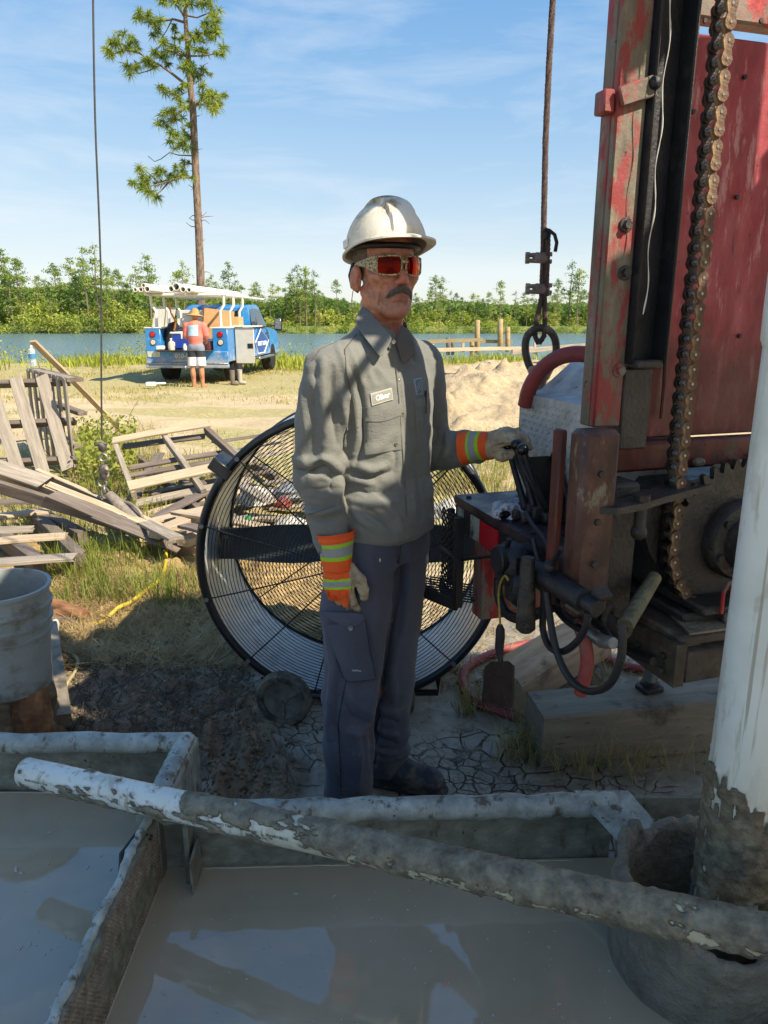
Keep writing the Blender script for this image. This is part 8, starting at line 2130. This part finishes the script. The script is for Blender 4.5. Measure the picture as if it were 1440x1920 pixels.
# rubber boots and litter beside the truck
def far_boot(px, py, Y, label, mat):
    q = WY(px, py, Y); q.z = ghf(q.x, Y); mb = MB(); mb.lathe([(.055, .36), (.065, .36), (.06, .15), (.05, .10), (.05, .0), (0, 0)], q, UP, 14); mb.sphere(q + Vector((.07, -.03, .045)), .06, 12, 8, (1.7, .85, .75))
    o = mb.build('rubber_boot', mat, None, 60); tag(o, label, 'boot', 'empty boots by the truck')
far_boot(436, 716, 17.9, 'empty grey rubber boot nearest the rear wheel of the blue truck', simple('boot_grey', C('6f675c'), .7)); far_boot(450, 712, 18.1, 'empty pale rubber boot right of its grey mate by the truck', simple('boot_pale', C('a89f90'), .7))
q = WZ(283, 722, .05); o = MB().box(q + UP * .02, (.22, .16, .10), None, .02).build('white_packet', M_wht); tag(o, 'white packet on the ground behind the truck, left one', 'litter')
q = WZ(300, 719, .05); o = MB().box(q, (.28, .12, .05), Matrix.Rotation(.4, 3, 'Z'), .02).build('white_packet', M_wht); tag(o, 'flat white packet on the ground nearest the truck wheel', 'litter')

# =====================================================================  THE MAN AT THE TRUCK
PB_ = WZ(372, 726, 0); gz = ghf(PB_.x, PB_.y); PB_.z = gz
S = SDF(sgrid(PB_ + Vector((-.42, -.35, -.02)), PB_ + Vector((.42, .45, 1.85)), .012))
q = lambda x, y, z: PB_ + Vector((x, y, z))
for s in (-1, 1): S.chain([q(s * .10, .02, .03), q(s * .10, .0, .48), q(s * .085, .02, .88)], [.045, .062, .088], .02); S.cone(q(s * .10, .02, .035), q(s * .11, -.0, .03) + Vector((s * .03, .16, 0)), .042, .038, .02); S.ell(q(s * .10, -.02, .34), (.055, .06, .12), None, .03)
S.chain([q(0, .02, .92), q(0, .03, 1.15), q(0, .05, 1.38)], [.135, .14, .15], .05); S.cone(q(-.17, .05, 1.42), q(.17, .05, 1.42), .065, .065, .05)
S.cone(q(0, .07, 1.45), q(0, .10, 1.6), .055, .055, .03); S.ell(q(0, .12, 1.63), (.078, .09, .11), None, .02)
S.chain([q(.20, .05, 1.40), q(.235, .06, 1.14), q(.17, .26, 1.02), q(.13, .33, 1.03)], [.058, .045, .036, .04], .02); S.chain([q(-.20, .05, 1.40), q(-.22, .08, 1.14), q(-.14, .28, 1.05), q(-.1, .34, 1.05)], [.058, .045, .036, .04], .02)
V, F = S.mesh(); V = relax(V, F, 1)
p2_ = link('person', np_mesh('person', V, F), simple('tan_skin', C('b47a5c'), .6, var=.08), smooth=180); tag(p2_, 'man in straw hat, salmon shirt and striped shorts at the truck tailgate', 'person')
S = SDF(sgrid(PB_ + Vector((-.36, -.25, .88)), PB_ + Vector((.36, .35, 1.56)), .011))
S.chain([q(0, .02, .95), q(0, .02, 1.15), q(0, .04, 1.36)], [.155, .16, .165], .05, flat=((0, 1, 0), 1.15)); S.cone(q(-.17, .05, 1.41), q(.17, .05, 1.41), .078, .078, .05); S.cone(q(.19, .05, 1.40), q(.235, .06, 1.20), .085, .08, .02); S.cone(q(-.19, .05, 1.40), q(-.225, .07, 1.20), .085, .08, .02); S.cone(q(0, .07, 1.42), q(0, .09, 1.50), .075, .07, .02)
ts, tsV, tsF = None, *S.mesh(); tsV = relax(tsV, tsF, 1)
t = NT('salmon_tee'); t.P(Base_Color=t.ramp(t.noise(9, 4, .6, t.coord('Position')), [(.3, C('c46a5e')), (.7, C('d67f70'))]), Roughness=.85)
tee = link('tee_shirt', np_mesh('tee_shirt', tsV, tsF), t.m, p2_, 180); tb2 = BVHTree.FromPolygons([tuple(v) for v in tsV], [tuple(f) for f in tsF])
M_tp = simple('tee_print', C('a9c3d0'), .8, var=.3, scale=40)
def drape2(name, quad, mat, off, parent): o = drape(name, quad, mat, off, .003, 10, 10, tb2, None); o.parent = parent; return o
drape2('back_print', [(352, 610.5), (371, 609), (371.5, 629.5), (353, 630.5)], M_tp, .004, tee)
S = SDF(sgrid(PB_ + Vector((-.30, -.22, .46)), PB_ + Vector((.30, .25, 1.02)), .011))
S.cone(q(-.04, .02, .92), q(.04, .02, .92), .145, .145, .03)
for s in (-1, 1): S.chain([q(s * .08, .02, .90), q(s * .105, .0, .50)], [.115, .108], .02)
S.F = np.maximum(S.F, (gz + .50) - S.Z).astype(np.float32)
V, F = S.mesh(); V = relax(V, F, 1); me = np_mesh('shorts', V, F); attr(me, 'hgt', V[:, 2] - gz)
t = NT('striped_shorts'); h = t.attr('hgt'); t.P(Base_Color=t.ramp(t.N('ShaderNodeMapRange').outputs[0] if False else h, [(0, C('d9d9d6')), (.70, C('262a30')), (.845, C('7b8290'))], 'CONSTANT'), Roughness=.8)
link('shorts', me, t.m, p2_, 180)
mb = MB(); mb.lathe([(.0, .125), (.05, .125), (.075, .10), (.088, .03), (.10, .0), (.19, -.035), (.195, -.045), (.10, -.012), (.08, -.0), (0, -.0)], q(0, .11, 1.66), (.05, .1, 1), 28); mb.build('straw_hat', simple('straw', C('b08a54'), .85, var=.3, scale=30), p2_, 60)

# =====================================================================  DOCK, STAKES AND BOARDS BY THE SAND
M_post = wood('treated_post', C('7a6a4a'), C('a08c64'), C('b8a67e'), 8)
for px, y0, y1, w, lab in ((895, 600, 648, .19, 'tall round dock post, leftmost of the tall ones by the lake'), (938, 598, 644, .20, 'tall round dock post in the middle of the three'), (952, 613, 646, .18, 'shorter round dock post right of the tall ones'), (840, 633, 652, .14, 'low dark post stub standing at the waterline'), (849, 636, 652, .12, 'lower post stub beside the dark one at the waterline'), (885, 637, 655, .16, 'stubby post with weeds just left of the tall posts')):
    a, b = WY(px, y1 + 14, 27.5), WY(px, y0, 27.5); o = MB().cyl(a, b, w / 2, 14, .008).build('dock_post', M_post if px > 880 else M_wdark, None, 50); tag(o, lab, 'post', 'dock posts by the lake')
for a, b, Y, lab in (((795, 641), (905, 637), 27.2, 'long dock beam between the post stubs'), ((900, 640), (960, 641), 27.8, 'dock beam joining the tall posts')):
    o = plank_obj('dock_beam', WY(*a, Y), WY(*b, Y), .14, .12, UP, M_post, None, .004, 500 + a[0]); tag(o, lab, 'beam')
o = plank_obj('form_board', WY(803, 657, 13.6), WY(1000, 653, 15.5), .04, .07, UP, M_wpale, None, .01, 510); tag(o, 'long pale form board lying across the sand pile', 'board')
o = plank_obj('form_board', WY(960, 660, 14.6), WY(1130, 646, 15.6), .04, .09, UP, M_wgrey, None, .01, 511); tag(o, 'pale form board behind the lifting bail', 'board')
for px, y0, y1, Y, lab in ((811, 645, 684, 13.5, 'pale stake at the left end of the form board'), (868, 643, 660, 14.3, 'short stake behind the top of the sand pile'), (1003, 643, 664, 15.0, 'stake behind the lifting bail')):
    o = plank_obj('stake', WY(px, y1, Y), WY(px, y0, Y), .05, .03, RN, M_wpale, None, .002, 520 + px); tag(o, lab, 'stake', 'stakes by the form boards')
a, b = WY(1117, 664, 12.5), WY(1117, 616, 12.5); o = MB().lathe([(.035, 0), (.042, 0), (.042, (b - a).length), (.035, (b - a).length), (.035, 0)], a, b - a, 18).build('stub_pipe', M_pp, None, 50); tag(o, 'white stub pipe standing in the sand beside the mast', 'pipe')

# =====================================================================  GRASS, WEEDS, STRAW
def scatter_px(n, x0, x1, y0, y1, seed, mask=None, zoff=0):
    r = np.random.default_rng(seed); px = r.uniform(x0, x1, n); py = r.uniform(y0, y1, n); P = np.array([tuple(WZ(a, b, 0)) for a, b in zip(px, py)], np.float32)
    if mask is not None: P = P[mask(P, r)]
    P[:, 2] = gh(P[:, 0], P[:, 1]) + zoff; return P
def clumpy(s, th, seed): return lambda P, r: fbm(P[:, 0] * s, P[:, 1] * s, 0, 3, seed) + r.normal(0, .12, len(P)) > th
r = np.random.default_rng(88)
# shore weeds
n = 15000; X = r.uniform(-19, 7, n); Y = r.uniform(22.3, 29, n); keep = fbm(X * .5, Y * .5, 0, 3, 501) + sstep(23, 26, Y) * .75 - .45 * sstep(-1.5, 3, X) > .42 + r.normal(0, .18, n); X, Y = X[keep], Y[keep]
P = np.stack([X, Y, gh(X, Y)], 1); scatter_blades('weeds', P, M_weed, (.10, .55), (.018, .045), (.2, 1.1), seed=502)
n = 9000; X = r.uniform(-19, 1, n); Y = r.uniform(24, 28.5, n); bump_ = fbm(X * .35, Y * .3, 0, 3, 503); keep = bump_ > .05; X, Y = X[keep], Y[keep]
P = np.stack([X, Y, gh(X, Y) + r.uniform(.05, 1, len(X)) ** 1.5 * (.5 + .9 * bump_[keep])], 1); V, F = leaf_quads(P, .11, 504); o = link('weed_leaves', np_mesh('weed_leaves', V, F), M_weed, smooth=0); o['kind'] = 'stuff'
# thin dry turf round the truck
n = 26000; X = r.uniform(-11, 5, n); Y = r.uniform(14.0, 23.5, n); keep = fbm(X * .6, Y * .6, 0, 3, 505) + r.normal(0, .2, n) > -.05 + .4 * sstep(1, 4, X); X, Y = X[keep], Y[keep]
scatter_blades('dry_turf', np.stack([X, Y, gh(X, Y)], 1), leaf_mat('dry_turf', C('8a8448'), C('aaa05c'), C('cbbd84'), .3, .8), (.03, .12), (.008, .016), (.2, 1.1), seed=506)
n = 16000; X = r.uniform(-8, 3, n); Y = r.uniform(7.8, 14, n); keep = fbm(X * .5, Y * .9, 0, 3, 507) + r.normal(0, .15, n) > .22; X, Y = X[keep], Y[keep]
scatter_blades('sand_turf', np.stack([X, Y, gh(X, Y)], 1), leaf_mat('sand_turf', C('77793a'), C('9a9a52'), C('beb684'), .3, .8), (.03, .11), (.006, .012), (.2, 1.1), seed=508)
# green growth round the pallets
P = np.concatenate([scatter_px(5200, 0, 480, 850, 1010, 511, clumpy(.9, -.05, 512)), scatter_px(2600, 130, 300, 800, 940, 513), scatter_px(2600, 820, 1010, 850, 930, 514, clumpy(1.2, -.2, 515))])
k_ = r.random(len(P)) < .45; scatter_blades('grass', P[k_], M_grass, (.06, .26), (.003, .009), (.1, 1.0), seed=516); scatter_blades('dry_grass', P[~k_], M_straw, (.06, .26), (.002, .006), (.3, 1.4), seed=519)
P = scatter_px(1500, 150, 260, 830, 930, 517); P[:, 2] += r.uniform(0, .42, len(P)); V, F = leaf_quads(P, .06, 518); o = link('herb_leaves', np_mesh('herb_leaves', V, F), M_grass, smooth=0); o['kind'] = 'stuff'
# straw and grass between the bucket and the fan
P = np.concatenate([scatter_px(9000, 90, 470, 1060, 1260, 521, lambda P, r: P[:, 0] < -.30 + r.normal(0, .1, len(P))), scatter_px(1500, 780, 1260, 1090, 1300, 522)])
scatter_blades('straw', P, M_straw, (.05, .20), (.0018, .0045), (1.0, 1.62), seed=523, curl=.1)
P = scatter_px(900, 130, 460, 1250, 1400, 524, lambda P, r: P[:, 0] < -.35); scatter_blades('mud_straw', P, simple('muddy_straw', C('3d3427'), .9, var=.4), (.05, .16), (.002, .005), (1.1, 1.6), seed=525, curl=.1)
P = np.concatenate([scatter_px(1500, 85, 330, 1030, 1140, 526, clumpy(3, -.1, 527)), scatter_px(260, 100, 190, 1010, 1090, 528), scatter_px(200, 290, 400, 1080, 1150, 529)])
scatter_blades('grass_tufts', P, M_grass, (.06, .24), (.0025, .006), (.1, 1.0), seed=530)
# tufts at the foot of the rig
P = np.concatenate([np.array([tuple(gp(a + r.normal(0, s), b + r.normal(0, s * .35), -.005)) for _ in range(m)]) for a, b, s, m in ((985, 1395, 20, 120), (1000, 1360, 14, 90), (880, 1335, 16, 90), (905, 1320, 18, 70), (850, 1255, 16, 90), (760, 1300, 12, 40), (1085, 1440, 45, 120), (1200, 1440, 60, 110), (1010, 1425, 22, 120), (920, 1140, 26, 140), (860, 1200, 18, 70), (1240, 1205, 15, 40), (1110, 1270, 30, 60), (960, 1420, 20, 60))])
scatter_blades('rig_grass', P, leaf_mat('rig_grass', C('4d4f26'), C('7c7840'), C('b3a468'), .3, 6), (.05, .22), (.002, .0045), (.2, 1.25), seed=531)
# loose clods and chips on the mud and straw
ico = [(0, 0, 1), (.894, 0, .447), (.276, .851, .447), (-.724, .526, .447), (-.724, -.526, .447), (.276, -.851, .447), (.724, .526, -.447), (-.276, .851, -.447), (-.894, 0, -.447), (-.276, -.851, -.447), (.724, -.526, -.447), (0, 0, -1)]
icf = [(0,1,2),(0,2,3),(0,3,4),(0,4,5),(0,5,1),(1,6,2),(2,7,3),(3,8,4),(4,9,5),(5,10,1),(2,6,7),(3,7,8),(4,8,9),(5,9,10),(1,10,6),(11,7,6),(11,8,7),(11,9,8),(11,10,9),(11,6,10)]
def clods(name, P, mat, s0, s1, seed):
    r = np.random.default_rng(seed); B = np.array(ico, np.float32); n = len(P); S_ = r.uniform(s0, s1, (n, 1, 1)) ** 1.0 * r.uniform(.5, 1.2, (n, 1, 3)); V = P[:, None] + B[None] * S_ * (1 + r.normal(0, .18, (n, 12, 1)))
    F = (np.array(icf)[None] + 12 * np.arange(n)[:, None, None]).reshape(-1, 3); o = link(name, np_mesh(name, V.reshape(-1, 3), F), mat, smooth=0); o['kind'] = 'stuff'
clods('mud_clods', np.concatenate([scatter_px(1500, 130, 480, 1240, 1500, 541), scatter_px(350, 380, 560, 1380, 1500, 542)]), simple('clod_mud', C('77684f'), .85, var=.45, scale=20), .003, .011, 544)
clods('pale_chips', np.concatenate([scatter_px(500, 100, 500, 1080, 1300, 545), scatter_px(250, 860, 1240, 1130, 1300, 546)]), simple('chip_pale', C('a39678'), .9, var=.3, scale=20), .002, .007, 547)
# single stems standing against the lake and sand
mb = MB()
for a, b, Y in (((238, 800), (262, 745), 9.0), ((166, 660), (158, 640), 15.), ((300, 845), (256, 780), 7.5)): mb.tube([WY(a[0], a[1], Y), WY((a[0] + b[0]) / 2 - 4, (a[1] + b[1]) / 2, Y), WY(*b, Y)], [.006, .004, .002], 5)
o = mb.build('dry_stems', M_straw, smooth=0); o['kind'] = 'stuff'
print('all', round(time.time() - T0, 1), 'tris', sum(len(m.loops) - 2 * len(m.polygons) for m in bpy.data.meshes))
